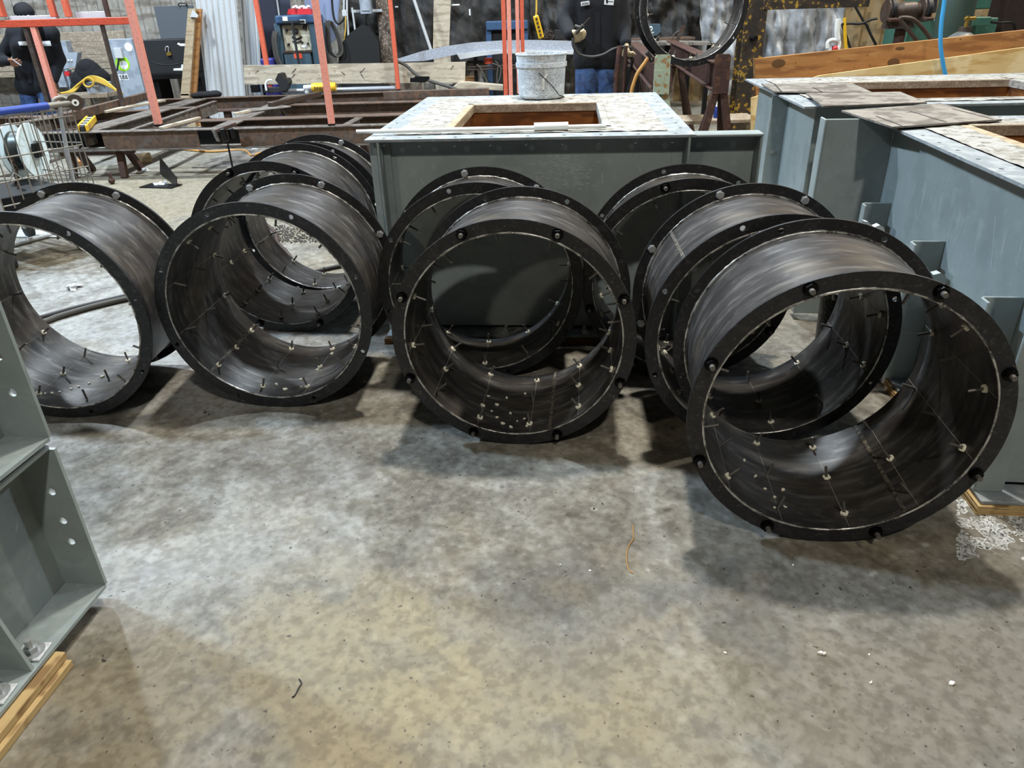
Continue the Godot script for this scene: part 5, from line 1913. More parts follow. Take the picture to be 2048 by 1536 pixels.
	for s in [[[953, 129], [962, 138], [970, 155], [976, 167]], [[990, 122], [996, 130], [994, 150], [994, 168]], [[984, 127], [1000, 134], [1001, 150], [995, 168]]]:
		pipe(st, ppath(s, -10.537), 0.012, 6)
	solo("cable_bundle", "grey cables draped from the storage rack below the orange reel", "cables", st, M.cable)
	st = S()
	pbox(st, 931, 155, 950, 168, -10.7, 0.2)
	solo("brown_carton", "brown carton standing under the storage rack", "carton", st, M.lumber_warm)
	st = S()
	pprism(st, [[918, 166], [936, 166], [1006, 172], [1006, 181], [905, 176]], -10.0, 0.25)
	solo("pale_board", "pale weathered board lying behind the end of the skid frame", "board", st, M.lumber_grey)
	# second welder
	z = -10.85
	t = thing("welding_machine", "blue welding machine partly hidden behind the tall orange posts", "welder")
	st = S()
	pbox(st, 972, 42, 1056, 60, z + 0.03, 0.4, 0.01)
	obj("hood", st, M.blue_weld, t)
	st = S()
	pbox(st, 972, 60, 983, 90, z, 0.35, 0.004, true)
	pbox(st, 1046, 60, 1056, 90, z, 0.35, 0.004, true)
	obj("frame", st, M.blue_weld, t)
	st = S()
	pbox(st, 983, 60, 1046, 90, z - 0.04, 0.3, 0.004, true)
	obj("body", st, M.black, t)
	# pendant control
	t = thing("pendant_control", "yellow crane pendant control hanging beside the worker in the long coat", "remote control")
	z = -8.6
	st = S()
	var a := on_z(1071, 31, z)
	var b := on_z(1083, 77, z)
	bar(st, a, b, 0.06, 0.05, Vector3.BACK, 0.01)
	obj("housing", st, M.yellow, t)
	for j in 5:
		st = S()
		var c := a.lerp(b, 0.15 + 0.17 * j) + Vector3(0, 0, 0.026)
		cyl(st, c, c + Vector3(0, 0, 0.012), 0.012, 10)
		obj("button", st, M.print_dark, t)
	st = S()
	pipe(st, [a + Vector3(0.004, -0.02, 0), on_z(1073, 20, z), on_z(1073, -60, z)], 0.009, 7)
	obj("cord", st, M.hose_yellow, t)
	st = S()
	for j in 14:
		var c := on_z(1093 + 6.0 * (j % 3) + 1.5 * sin(j * 2.0), 62 + 1.3 * j, -10.9)
		var ring := []
		var bs := Basis(Vector3.FORWARD, j * 0.9) * Basis(Vector3.UP, j * 0.7)
		for i in 8:
			ring.append(c + bs * Vector3(cos(TAU * i / 8.0) * 0.02, sin(TAU * i / 8.0) * 0.03, 0))
		pipe(st, ring, 0.006, 5, true)
	solo("chain", "grey chain heaped beside the dark box behind the worker", "chain", st, M.grey_steel)
	t = thing("work_bench", "dark steel bench along the tarpaulin behind the worker", "bench")
	st = S()
	pbox(st, 1082, 79, 1390, 84, -10.75, 0.36)
	obj("top", st, M.rusty, t)
	for x in [1100, 1250, 1375]:
		st = S()
		pbox(st, x, 84, x + 8, 140, -10.8, 0.06, 0.003, true)
		obj("leg", st, M.black_steel, t)
	st = S()
	pbox(st, 1109, 60, 1130, 78.6, -10.8, 0.2)
	solo("dark_box", "small dark box on the bench behind the worker's arm", "box", st, M.black)

func build_bucket() -> void:
	var c := on_y(1083, 193, 0.93)
	c.y = 0.9285
	var t := thing("paint_pail", "white pail splashed with dark specks standing on the lined box", "pail", c)
	var st := S()
	var h := 0.225
	lathe(st, PackedVector2Array([Vector2(0, 0), Vector2(0.120, 0), Vector2(0.127, 0.012), Vector2(0.134, h * 0.70), Vector2(0.141, h * 0.705), Vector2(0.141, h * 0.80), Vector2(0.136, h * 0.805), Vector2(0.138, h * 0.97), Vector2(0.143, h * 0.975), Vector2(0.143, h), Vector2(0.131, h), Vector2(0.117, 0.02), Vector2(0.0, 0.02)]), 48)
	obj("body", st, M.pail, t)
	st = S()
	var pts := []
	for k in 13:
		var a := PI * k / 12.0
		pts.append(Vector3(-cos(a) * 0.142, 0.17 - sin(a) * 0.15, 0.03 + sin(a) * 0.142))
	pipe(st, [Vector3(-0.02, 0.135, 0.142), Vector3(0.05, 0.07, 0.14), Vector3(0.09, 0.02, 0.125), Vector3(0.12, 0.006, 0.10)], 0.0025, 6)
	obj("bail", st, M.black_steel, t)
	st = S()
	pprism_local(st, PackedVector2Array([Vector2(-0.004, 0.05), Vector2(0.01, 0.05), Vector2(0.012, 0.10), Vector2(0.028, 0.125), Vector2(0.02, 0.13), Vector2(-0.002, 0.105)]), 0.0022, Vector3(0.0, 0.0, 0.1345))
	obj("paper_strip", st, M.white, t)
	# roller pole lying across the front of the box
	var p0 := on_y(713, 263.5, 0.935)
	var p1 := on_y(1212, 252, 0.935)
	t = thing("roller_pole", "white painted roller pole lying across the front of the lined box", "pole")
	st = S()
	cyl(st, p0, p1, 0.0085, 12)
	obj("pole", st, M.white, t)
	st = S()
	cyl(st, p0.lerp(p1, 0.715) + Vector3(0, 0.003, 0), p0.lerp(p1, 0.85) + Vector3(0, 0.003, 0), 0.017, 16)
	obj("grip", st, M.white, t)
	# dark pail between the near ring and the right box
	t = thing("black_pail", "black pail with a paper label between the rings and the stiffened box wall", "pail", Vector3(1.40, 0, -2.70))
	st = S()
	lathe(st, PackedVector2Array([Vector2(0, 0), Vector2(0.130, 0), Vector2(0.148, 0.34), Vector2(0.152, 0.345), Vector2(0.152, 0.365), Vector2(0.145, 0.365), Vector2(0.143, 0.355), Vector2(0, 0.35)]), 40)
	obj("body", st, M.pail_black, t)
	st = S()
	lathe(st, PackedVector2Array([Vector2(0, 0.3505), Vector2(0.143, 0.3555), Vector2(0.0, 0.356)]), 40)
	obj("lid", st, M.grey_steel, t)
	for s in [[0.07, 0.25, 0.0, "patch"], [0.02, 0.07, 0.0, "red"]]:
		st = S()
		st.set_smooth_group(1)
		for k in 8:
			var a0 := 1.05 + 0.1 * k
			var a1 := a0 + 0.1
			var q := []
			for aa: float in [a0, a1]:
				for y: float in [s[0], s[1]]:
					var rr := 0.1315 + 0.018 * y / 0.34
					q.append(Vector3(cos(aa) * rr, y, sin(aa) * rr))
			quad_n(st, q[0], q[2], q[3], q[1], q[0] * Vector3(1, 0, 1))
		obj("label_band", st, M[s[3]], t)
func pprism_local(st: SurfaceTool, poly: PackedVector2Array, d: float, at: Vector3) -> void:
	prism(st, poly, d, Transform3D(Basis(), at))

# ------------------------------------------------------------------ beams on stands with the ring, column, tarps, grinder and tanks
func stand(label: String, px: float, z: float, top_y: float, m: Material) -> void:
	var c := on_z(px, 150, z)
	var t := thing("beam_stand", label, "stand", Vector3(c.x, 0, z))
	var st := S()
	var yp := top_y - 0.26
	prism(st, PackedVector2Array([Vector2(-0.055, yp), Vector2(0.055, yp), Vector2(0.055, top_y - 0.015), Vector2(0.042, top_y), Vector2(-0.042, top_y), Vector2(-0.055, top_y - 0.015)]), 0.02, Transform3D(Basis(), Vector3(0, 0, 0)))
	obj("head_plate", st, m, t)
	st = S()
	prism(st, PackedVector2Array([Vector2(-0.055, yp), Vector2(0.055, yp), Vector2(0.055, top_y - 0.1), Vector2(-0.055, top_y - 0.1)]), 0.012, Transform3D(Basis(), Vector3(0, 0, 0.021)))
	obj("front_plate", st, m, t)
	for s: float in [-1.0, 1.0]:
		st = S()
		bar(st, Vector3(0.028 * s, yp + 0.01, 0.005), Vector3(0.20 * s, 0.0, 0.005), 0.055, 0.03, Vector3.BACK, 0.004)
		obj("leg", st, m, t)
		st = S()
		bar(st, Vector3(0.02 * s, yp + 0.01, -0.02), Vector3(0.16 * s, 0.0, -0.28), 0.05, 0.03, Vector3.BACK, 0.004)
		obj("leg", st, M.dark_rust, t)
	st = S()
	bar(st, Vector3(-0.13, 0.24, 0.005), Vector3(0.13, 0.24, 0.005), 0.03, 0.02, Vector3.BACK)
	obj("brace", st, M.dark_rust, t)
func build_right() -> void:
	var st: SurfaceTool
	var t: Node3D
	# two beams on stands
	var z0 := -5.62
	var pa := on_z(1324, 130, z0)
	var pb := on_z(1442, 130, z0)
	var yt := on_z(1324, 128, z0).y
	var dir := Vector3(0.10, 0, -1).normalized()
	for s in [[pa, "rusty steel beam on stands, one end on the pale green stand"], [pb, "rusty steel beam on stands, one end on the red-brown stand"]]:
		st = S()
		var p := Vector3(s[0].x, yt, z0 - 0.03)
		ibeam(st, p, p + dir * 3.2, 0.11, 0.19)
		solo("steel_beam", s[1], "steel beam", st, M.redoxide)
	stand("pale green flaking stand under a beam end", 1323, z0 + 0.01, on_z(1323, 109, z0).y, M.green_stand)
	stand("red-brown stand with spread legs under a beam end", 1442, z0 + 0.01, on_z(1442, 108, z0).y, M.redoxide)
	for s in [pa, pb]:
		var f: Vector3 = Vector3(s.x, yt - 0.19, z0) + dir * 2.6
		t = thing("beam_stand", "dark steel stand under the beam end near the work bench", "stand", Vector3(f.x, 0, f.z), 0.0, "stands under the far beam ends")
		for q in [[-1.0, -1.0], [1.0, -1.0], [-1.0, 1.0], [1.0, 1.0]]:
			st = S()
			bar(st, Vector3(0.03 * q[0], f.y - 0.02, 0.02 * q[1]), Vector3(0.22 * q[0], 0.0, 0.16 * q[1]), 0.045, 0.03, Vector3.BACK, 0.003)
			obj("leg", st, M.dark_rust, t)
		st = S()
		box(st, Vector3(0, f.y - 0.011, 0), Vector3(0.16, 0.02, 0.16), Basis(), 0.003)
		obj("head", st, M.dark_rust, t)
	# the ring standing between the beams
	var rc := on_z(1374, 137, -5.95)
	t = tube("open black steel ring standing upright on the two beams", rc.x + 0.01, -5.88, 9.0, 0.16, "holes", "holes", 10, 10, 2, 8, 200, 31)
	t.set_meta("group", "")
	t.remove_meta("group")
	t.position.y = yt - 0.044
	# work lead clamped to the beam
	t = thing("work_lead", "black clamp with a tan lead hanging from a beam by the green stand", "clamp")
	st = S()
	pipe(st, ppath([[1298, 112], [1290, 125], [1276, 145], [1268, 165], [1262, 190], [1258, 240]], -5.66), 0.014, 7)
	obj("lead", st, M.hose_tan, t)
	st = S()
	bar(st, on_z(1293, 104, -5.66), on_z(1302, 116, -5.66), 0.03, 0.03, Vector3.BACK, 0.004)
	pipe(st, ppath([[1298, 108], [1301, 122], [1306, 120], [1307, 114]], -5.66), 0.009, 6)
	obj("jaw", st, M.black, t)
	# bench top behind, blue wire feeder, flat bar
	t = thing("steel_bench", "low steel bench with a bright worn top behind the upright ring", "bench")
	st = S()
	pprism(st, [[1262, 86], [1300, 84], [1400, 84.5], [1432, 86], [1432, 90], [1262, 91]], -9.3, 0.5)
	obj("top", st, M.scale_plate, t)
	for x in [1275, 1330, 1415]:
		st = S()
		pbox(st, x, 90, x + 8, 120, -9.4, 0.06, 0.003, true)
		obj("leg", st, M.black_steel, t)
	t = thing("wire_feeder", "small blue-grey wire feeder with a round white emblem on the bench", "welder")
	st = S()
	pprism(st, [[1290, 49], [1321, 48], [1321, 63], [1313, 71], [1293, 72]], -9.5, 0.2)
	obj("housing", st, M.blue_grey, t)
	st = S()
	var ec := on_z(1301, 57, -9.5)
	cyl(st, ec, ec + Vector3(0, 0, 0.003), 0.026, 20)
	var em := obj("emblem", st, M.white, t)
	st = S()
	bar(st, ec + Vector3(-0.016, -0.003, 0.0035), ec + Vector3(0.016, 0.003, 0.0035), 0.002, 0.016, Vector3.UP)
	obj("emblem_stripe", st, M.blue_grey, em)
	text(t, "Miller", on_z(1301, 65, -9.498), 0.022, M.white, Basis(), true)
	st = S()
	pbox(st, 1296, 72, 1318, 84, -9.55, 0.2)
	obj("drive", st, M.black, t)
	t = thing("flat_bar", "drilled steel flat bar leaning on the bench behind the upright ring", "steel bar")
	st = S()
	var fb := on_z(1354, 82, -9.5)
	var ft := on_z(1368, 51, -9.5)
	holed_strip(st, fb.distance_to(ft), 0.045, 0.008, [0.12, 0.17, 0.22] if fb.distance_to(ft) > 0.24 else [0.1, 0.15], 0.008, ZM((ft - fb).normalized(), Vector3.BACK.cross((ft - fb).normalized()), Vector3.BACK, fb))
	obj("bar", st, M.grey_steel, t)
	st = S()
	pipe(st, ppath([[1342, 83], [1349, 68], [1358, 63]], -9.45), 0.01, 6)
	solo("bent_rod", "bent grey rod standing on the bench beside the drilled flat bar", "rod", st, M.grey_steel)
	# rods and tools between the worker and the ring
	for s in [[[[1240, 92], [1233, 150], [1232, 185]], 0.025, "redoxide", "red-brown pipe standing on the floor beside the worker in gloves"], [[[1252, 92], [1249, 130], [1246, 185]], 0.016, "redoxide", "thin red rod standing beside the red-brown pipe"], [[[1266, 118], [1258, 150], [1250, 185]], 0.012, "black_steel", "black bar leaning beside the tan lead"]]:
		st = S()
		var zz := -7.0
		var pts := ppath(s[0], zz)
		var e: Vector3 = pts[-1]
		pts.append(Vector3(e.x - 0.02, 0.0, e.z))
		pipe(st, pts, s[1], 8)
		solo("standing_rod", s[3], "rod", st, M[s[2]])
	# silver tarpaulins
	st = S()
	hanging(st, [[1398, -60], [1490, -60], [1486, 190], [1410, 190]], -10.9, 21, 0.08, 24, 40)
	solo("silver_tarp", "crinkled silver tarpaulin hanging between the dark curtain and the yellow column", "tarpaulin", st, M.tarp_silver)
	st = S()
	hanging(st, [[1515, 8], [1694, 6], [1640, 300], [1480, 300]], -9.8, 22, 0.09, 40, 30)
	solo("silver_tarp", "crinkled silver tarpaulin hanging below the yellow rusty beam", "tarpaulin", st, M.tarp_silver)
	# column and its beam
	t = thing("gantry_column", "rusty steel column with flaking yellow paint and a beam on its top", "column")
	var zc := -8.0
	var cx := on_z(1504, 100, zc)
	st = S()
	box2(st, Vector3(cx.x - 0.11, 0, zc), Vector3(cx.x + 0.11, 2.6, zc - 0.015), 0.003)
	obj("flange", st, M.yellow_rust, t)
	st = S()
	box2(st, Vector3(cx.x - 0.11, 0, zc - 0.2), Vector3(cx.x + 0.11, 2.6, zc - 0.215), 0.003)
	obj("flange", st, M.yellow_rust, t)
	st = S()
	box2(st, Vector3(cx.x - 0.008, 0, zc - 0.015), Vector3(cx.x + 0.008, 2.6, zc - 0.2))
	obj("web", st, M.yellow_rust, t)
	st = S()
	var bl := on_z(1526, 20, zc)
	box2(st, Vector3(bl.x, bl.y, zc + 0.01), Vector3(on_z(1738, 10, zc).x, bl.y + 0.18, zc - 0.15), 0.004)
	obj("beam", st, M.yellow_rust, t)
	st = S()
	cyl(st, on_z(1503, 76, zc), on_z(1503, 76, zc) + Vector3(0.02, 0, 0.08), 0.025, 12)
	obj("stub", st, M.black_steel, t)
	# timber beam and plywood behind the boxes
	st = S()
	pprism(st, [[1510, 118], [2060, 59], [2070, 140], [1512, 194]], -5.72, 0.045)
	var tb := solo("timber_beam", "long brown timber beam with knots propped behind the plywood sheet", "timber", st, M.lumber_warm)
	for s in [[1557, 127, 0.05, 0.03], [1787, 125, 0.045, 0.03], [1800, 97, 0.035, 0.012]]:
		st = S()
		var c := on_z(s[0], s[1], -5.72)
		lathe(st, PackedVector2Array([Vector2(0, 0.001), Vector2(0.5, 0.0012), Vector2(1.0, 0.0), Vector2(0.5, 0.0)]), 20, Transform3D(Basis(Vector3(s[2], 0, 0), Vector3(0, 0, 1), Vector3(0, -s[3], 0)), c + Vector3(0, 0, 0.0004)))
		obj("knot", st, M.ply_dark, tb)
	st = S()
	pprism(st, [[1503, 196], [1640, 151], [2060, 93], [2070, 420], [1500, 440]], -5.55, 0.018)
	var pl := on_z(1500, 440, -5.55)
	box2(st, Vector3(pl.x, 0, -5.568), Vector3(on_z(2070, 420, -5.55).x, pl.y + 0.01, -5.55), 0.0)
	solo("plywood_sheet", "pale plywood sheet standing in front of the brown timber beam", "plywood", st, M.plywood)
	st = S()
	pipe(st, ppath([[1893, -60], [1889, 0], [1883, 45], [1881, 88], [1886, 127], [1891, 150]], -5.45), 0.014, 8)
	solo("blue_hose", "bright blue air hose hanging down in front of the brown timber beam", "hose", st, M.blue_hose)
	# bench grinder on its pedestal
	t = thing("bench_grinder", "grey bench grinder with two wheel guards on a pedestal", "grinder")
	var zg := -7.6
	var gl := on_z(1795, 22, zg)
	var gr := on_z(1833, 22, zg)
	st = S()
	var ln := gl.distance_to(gr)
	lathe(st, PackedVector2Array([Vector2(0.0, -0.03), Vector2(0.05, -0.03), Vector2(0.065, 0.0), Vector2(0.078, 0.03), Vector2(0.078, ln - 0.03), Vector2(0.065, ln), Vector2(0.05, ln + 0.05), Vector2(0, ln + 0.05)]), 20, Transform3D(Basis(Vector3.FORWARD, PI / 2), gl))
	obj("motor", st, M.grey_steel, t)
	for s in [[1778, 22], [1848, 20]]:
		st = S()
		var c := on_z(s[0], s[1], zg)
		cyl(st, c - Vector3(0.035, 0, 0), c + Vector3(0.035, 0, 0), 0.10, 24)
		var gd := obj("wheel_guard", st, M.grey_steel, t)
		st = S()
		cyl(st, c - Vector3(0.016, -0.01, -0.03), c + Vector3(0.016, 0.01, 0.03), 0.092, 24)
		obj("grinding_wheel", st, M.black, gd)
		st = S()
		box(st, c + Vector3(0, -0.07, 0.11), Vector3(0.08, 0.025, 0.07), Basis(Vector3.RIGHT, 0.2), 0.004)
		obj("tool_rest", st, M.dark_rust, gd)
	st = S()
	pprism(st, [[1786, 37], [1822, 36], [1831, 56], [1776, 58]], zg, 0.16)
	obj("base", st, M.grey_steel, t)
	st = S()
	pbox(st, 1796, 58, 1810, 90, zg - 0.05, 0.09, 0.004, true)
	obj("pedestal", st, M.dark_rust, t)
	st = S()
	pipe(st, ppath([[1834, 82], [1815, 58], [1801, 40], [1803, 36], [1820, 37], [1833, 44], [1848, 60], [1864, 82]], -6.85), 0.018, 8)
	var lg: Vector3 = on_z(1864, 82, -6.85)
	var lg2: Vector3 = on_z(1834, 82, -6.85)
	cyl(st, lg, Vector3(lg.x + 0.05, 0, lg.z), 0.018, 8)
	cyl(st, lg2, Vector3(lg2.x + 0.05, 0, lg2.z), 0.018, 8)
	solo("bent_pipe_rail", "grey bent pipe rail standing in front of the bench grinder", "rail", st, M.grey_steel)
	# bicycle-like frame by the tarp
	t = thing("parked_bicycle", "dark bicycle with a yellow upright parked beside the silver tarpaulin", "bicycle")
	var zb := -9.0
	st = S()
	pipe(st, ppath([[1684, 48], [1700, 47], [1722, 47], [1740, 40], [1754, 37]], zb), 0.014, 7)
	obj("handlebar", st, M.black, t)
	st = S()
	pipe(st, ppath([[1689, 36], [1690, 68], [1693, 110]], zb), 0.018, 8)
	obj("upright", st, M.yellow, t)
	for s in [[[[1732, 48], [1742, 70], [1752, 90]]], [[[1684, 48], [1702, 100]]], [[[1709, 10], [1730, 48]]]]:
		st = S()
		pipe(st, ppath(s[0], zb - 0.03), 0.014, 7)
		obj("tube", st, M.black, t)
	for x in [1700, 1752]:
		st = S()
		var c := on_z(x, 140, zb)
		var ring := []
		for i in 24:
			ring.append(Vector3(c.x + cos(TAU * i / 24.0) * 0.3, 0.322 + sin(TAU * i / 24.0) * 0.3, zb - 0.02))
		pipe(st, ring, 0.02, 7, true)
		obj("wheel", st, M.cable_dark, t)
	t = thing("upright_tool", "white curved upright tool with a red end beside the silver tarpaulin", "tool")
	st = S()
	pipe(st, ppath([[1676, 38], [1674, 62], [1676, 80]], -8.8), 0.03, 8)
	pipe(st, ppath([[1655, 96], [1656, 84], [1666, 80], [1678, 84], [1676, 100]], -8.8), 0.022, 8)
	obj("shell", st, M.white, t)
	st = S()
	ball(st, on_z(1670, 97, -8.78), Vector3(0.03, 0.03, 0.03), 10)
	obj("red_end", st, M.red, t)
	st = S()
	var rp := on_z(1668, 92, -8.8)
	cyl(st, Vector3(rp.x, 0, rp.z), rp, 0.018, 10)
	obj("shaft", st, M.black_steel, t)
	# tanks and green machine
	t = thing("gas_cylinder", "dark green gas cylinder standing behind the blue hose", "gas cylinder")
	st = S()
	var zt := -7.0
	var tc := on_z(1907, 40, zt - 0.14)
	lathe(st, PackedVector2Array([Vector2(0, 0), Vector2(0.15, 0), Vector2(0.15, 1.33), Vector2(0.14, 1.40), Vector2(0.10, 1.46), Vector2(0.04, 1.49), Vector2(0.04, 1.54), Vector2(0, 1.54)]), 32, Transform3D(Basis(), Vector3(tc.x, 0, tc.z)), true)
	obj("cylinder", st, M.green_tank, t)
	st = S()
	cyl(st, Vector3(tc.x, 1.5, tc.z), Vector3(tc.x, 1.62, tc.z), 0.02, 10)
	obj("valve", st, M.brass, t)
	t = thing("propane_tank", "white propane tank with a brass valve behind the timber beam", "gas tank")
	var wc := on_z(1927, 62, -6.5)
	st = S()
	lathe(st, PackedVector2Array([Vector2(0, 0.0), Vector2(0.13, 0.0), Vector2(0.155, 0.1), Vector2(0.155, wc.y - 0.16), Vector2(0.14, wc.y - 0.09), Vector2(0.10, wc.y - 0.04), Vector2(0.045, wc.y - 0.005), Vector2(0.0, wc.y)]), 32, Transform3D(Basis(), Vector3(wc.x, 0, wc.z)), true)
	obj("tank", st, M.tank_white, t)
	st = S()
	cyl(st, Vector3(wc.x + 0.01, wc.y - 0.02, wc.z), Vector3(wc.x + 0.01, wc.y + 0.03, wc.z), 0.048, 16)
	obj("collar", st, M.grey_steel, t)
	st = S()
	cyl(st, Vector3(wc.x + 0.01, wc.y + 0.02, wc.z), Vector3(wc.x + 0.01, wc.y + 0.11, wc.z), 0.016, 10)
	box(st, Vector3(wc.x + 0.03, wc.y + 0.09, wc.z), Vector3(0.09, 0.025, 0.03), Basis(), 0.005)
	obj("valve", st, M.brass, t)
	t = thing("green_machine", "green painted machine tool behind the gas cylinders", "machine")
	st = S()
	pbox(st, 1812, 38, 1990, 100, -8.4, 0.5, 0.01, true)
	obj("base", st, M.green_machine, t)
	st = S()
	pbox(st, 1945, 34, 1982, 52, -8.2, 0.15, 0.008)
	obj("motor_box", st, M.green_machine, t)
	st = S()
	pbox(st, 1958, -60, 1990, 18, -8.3, 0.3, 0.01)
	obj("head", st, M.green_machine, t)
	st = S()
	pbox(st, 1840, -60, 1872, 34, -8.6, 0.3, 0.01)
	pbox(st, 1935, -60, 1952, 38, -8.6, 0.3, 0.01)
	obj("column", st, M.green_machine, t)
	st = S()
	pipe(st, ppath([[1982, 44], [2000, 46], [2020, 45], [2028, 50], [2030, 62]], -8.0), 0.012, 7)
	obj("handle", st, M.black_steel, t)
	st = S()
	for j in 5:
		pipe(st, ppath([[1858 + 3 * j, -20], [1862 + 2 * j, 10], [1866 + j, 24], [1872, 8], [1876 - j, -20]], -8.25 + 0.02 * j), 0.01, 5)
	solo("cable_bundle", "dark cables hanging over the green machine", "cables", st, M.cable_dark)
	st = S()
	pbox(st, 2012, -80, 2070, 120, -8.8, 0.3, 0.006, true)
	solo("building_column", "red-brown steel building column beside the green machine", "column", st, mat(c8(96, 78, 78), 0.6, 0.1, M.rusty.albedo_texture, 1.5))
	st = S()
	pbox(st, 1988, -80, 2004, 120, -9.4, 0.1, 0.006, true)
	solo("door_leaf", "dark door leaf beside the red-brown column", "door", st, M.black)
	# pallet with a can under the beams
	t = thing("wooden_pallet", "low wooden pallet on the floor under the beams", "pallet")
	var pp := on_z(1440, 225, -7.4)
	for k in 4:
		st = S()
		box2(st, Vector3(pp.x - 0.5, 0.10, -7.4 - 0.16 * k), Vector3(pp.x + 0.45, 0.125, -7.52 - 0.16 * k), 0.003)
		obj("deck_board", st, M.wood_rough, t)
	for k in 3:
		st = S()
		box2(st, Vector3(pp.x - 0.5 + 0.43 * k, 0.0, -7.4), Vector3(pp.x - 0.41 + 0.43 * k, 0.099, -8.0), 0.003)
		obj("runner", st, M.wood_rough, t)
	var cq := on_z(1440, 207, -7.0)
	st = S()
	box2(st, Vector3(cq.x - 0.4, cq.y - 0.16, -6.9), Vector3(cq.x + 0.35, cq.y - 0.13, -7.3), 0.003)
	box2(st, Vector3(cq.x - 0.36, 0.13, -6.95), Vector3(cq.x - 0.30, cq.y - 0.16, -7.25), 0.003)
	box2(st, Vector3(cq.x + 0.25, 0.13, -6.95), Vector3(cq.x + 0.31, cq.y - 0.16, -7.25), 0.003)
	box2(st, Vector3(cq.x - 0.36, 0.0, -6.95), Vector3(cq.x + 0.31, 0.13, -7.25), 0.003)
	solo("low_crate", "low wooden crate under the beams carrying a spray can", "crate", st, M.wood_rough)
	t = thing("spray_can", "blue and white can standing on the low crate under the beams", "can", Vector3(cq.x, cq.y - 0.13, -7.05))
	st = S()
	lathe(st, PackedVector2Array([Vector2(0, 0), Vector2(0.036, 0), Vector2(0.036, 0.10), Vector2(0, 0.10)]), 18)
	obj("body", st, M.blue_grip, t)
	st = S()
	lathe(st, PackedVector2Array([Vector2(0, 0.1005), Vector2(0.035, 0.1005), Vector2(0.03, 0.13), Vector2(0.012, 0.16), Vector2(0, 0.16)]), 18)
	obj("cap", st, M.white, t)

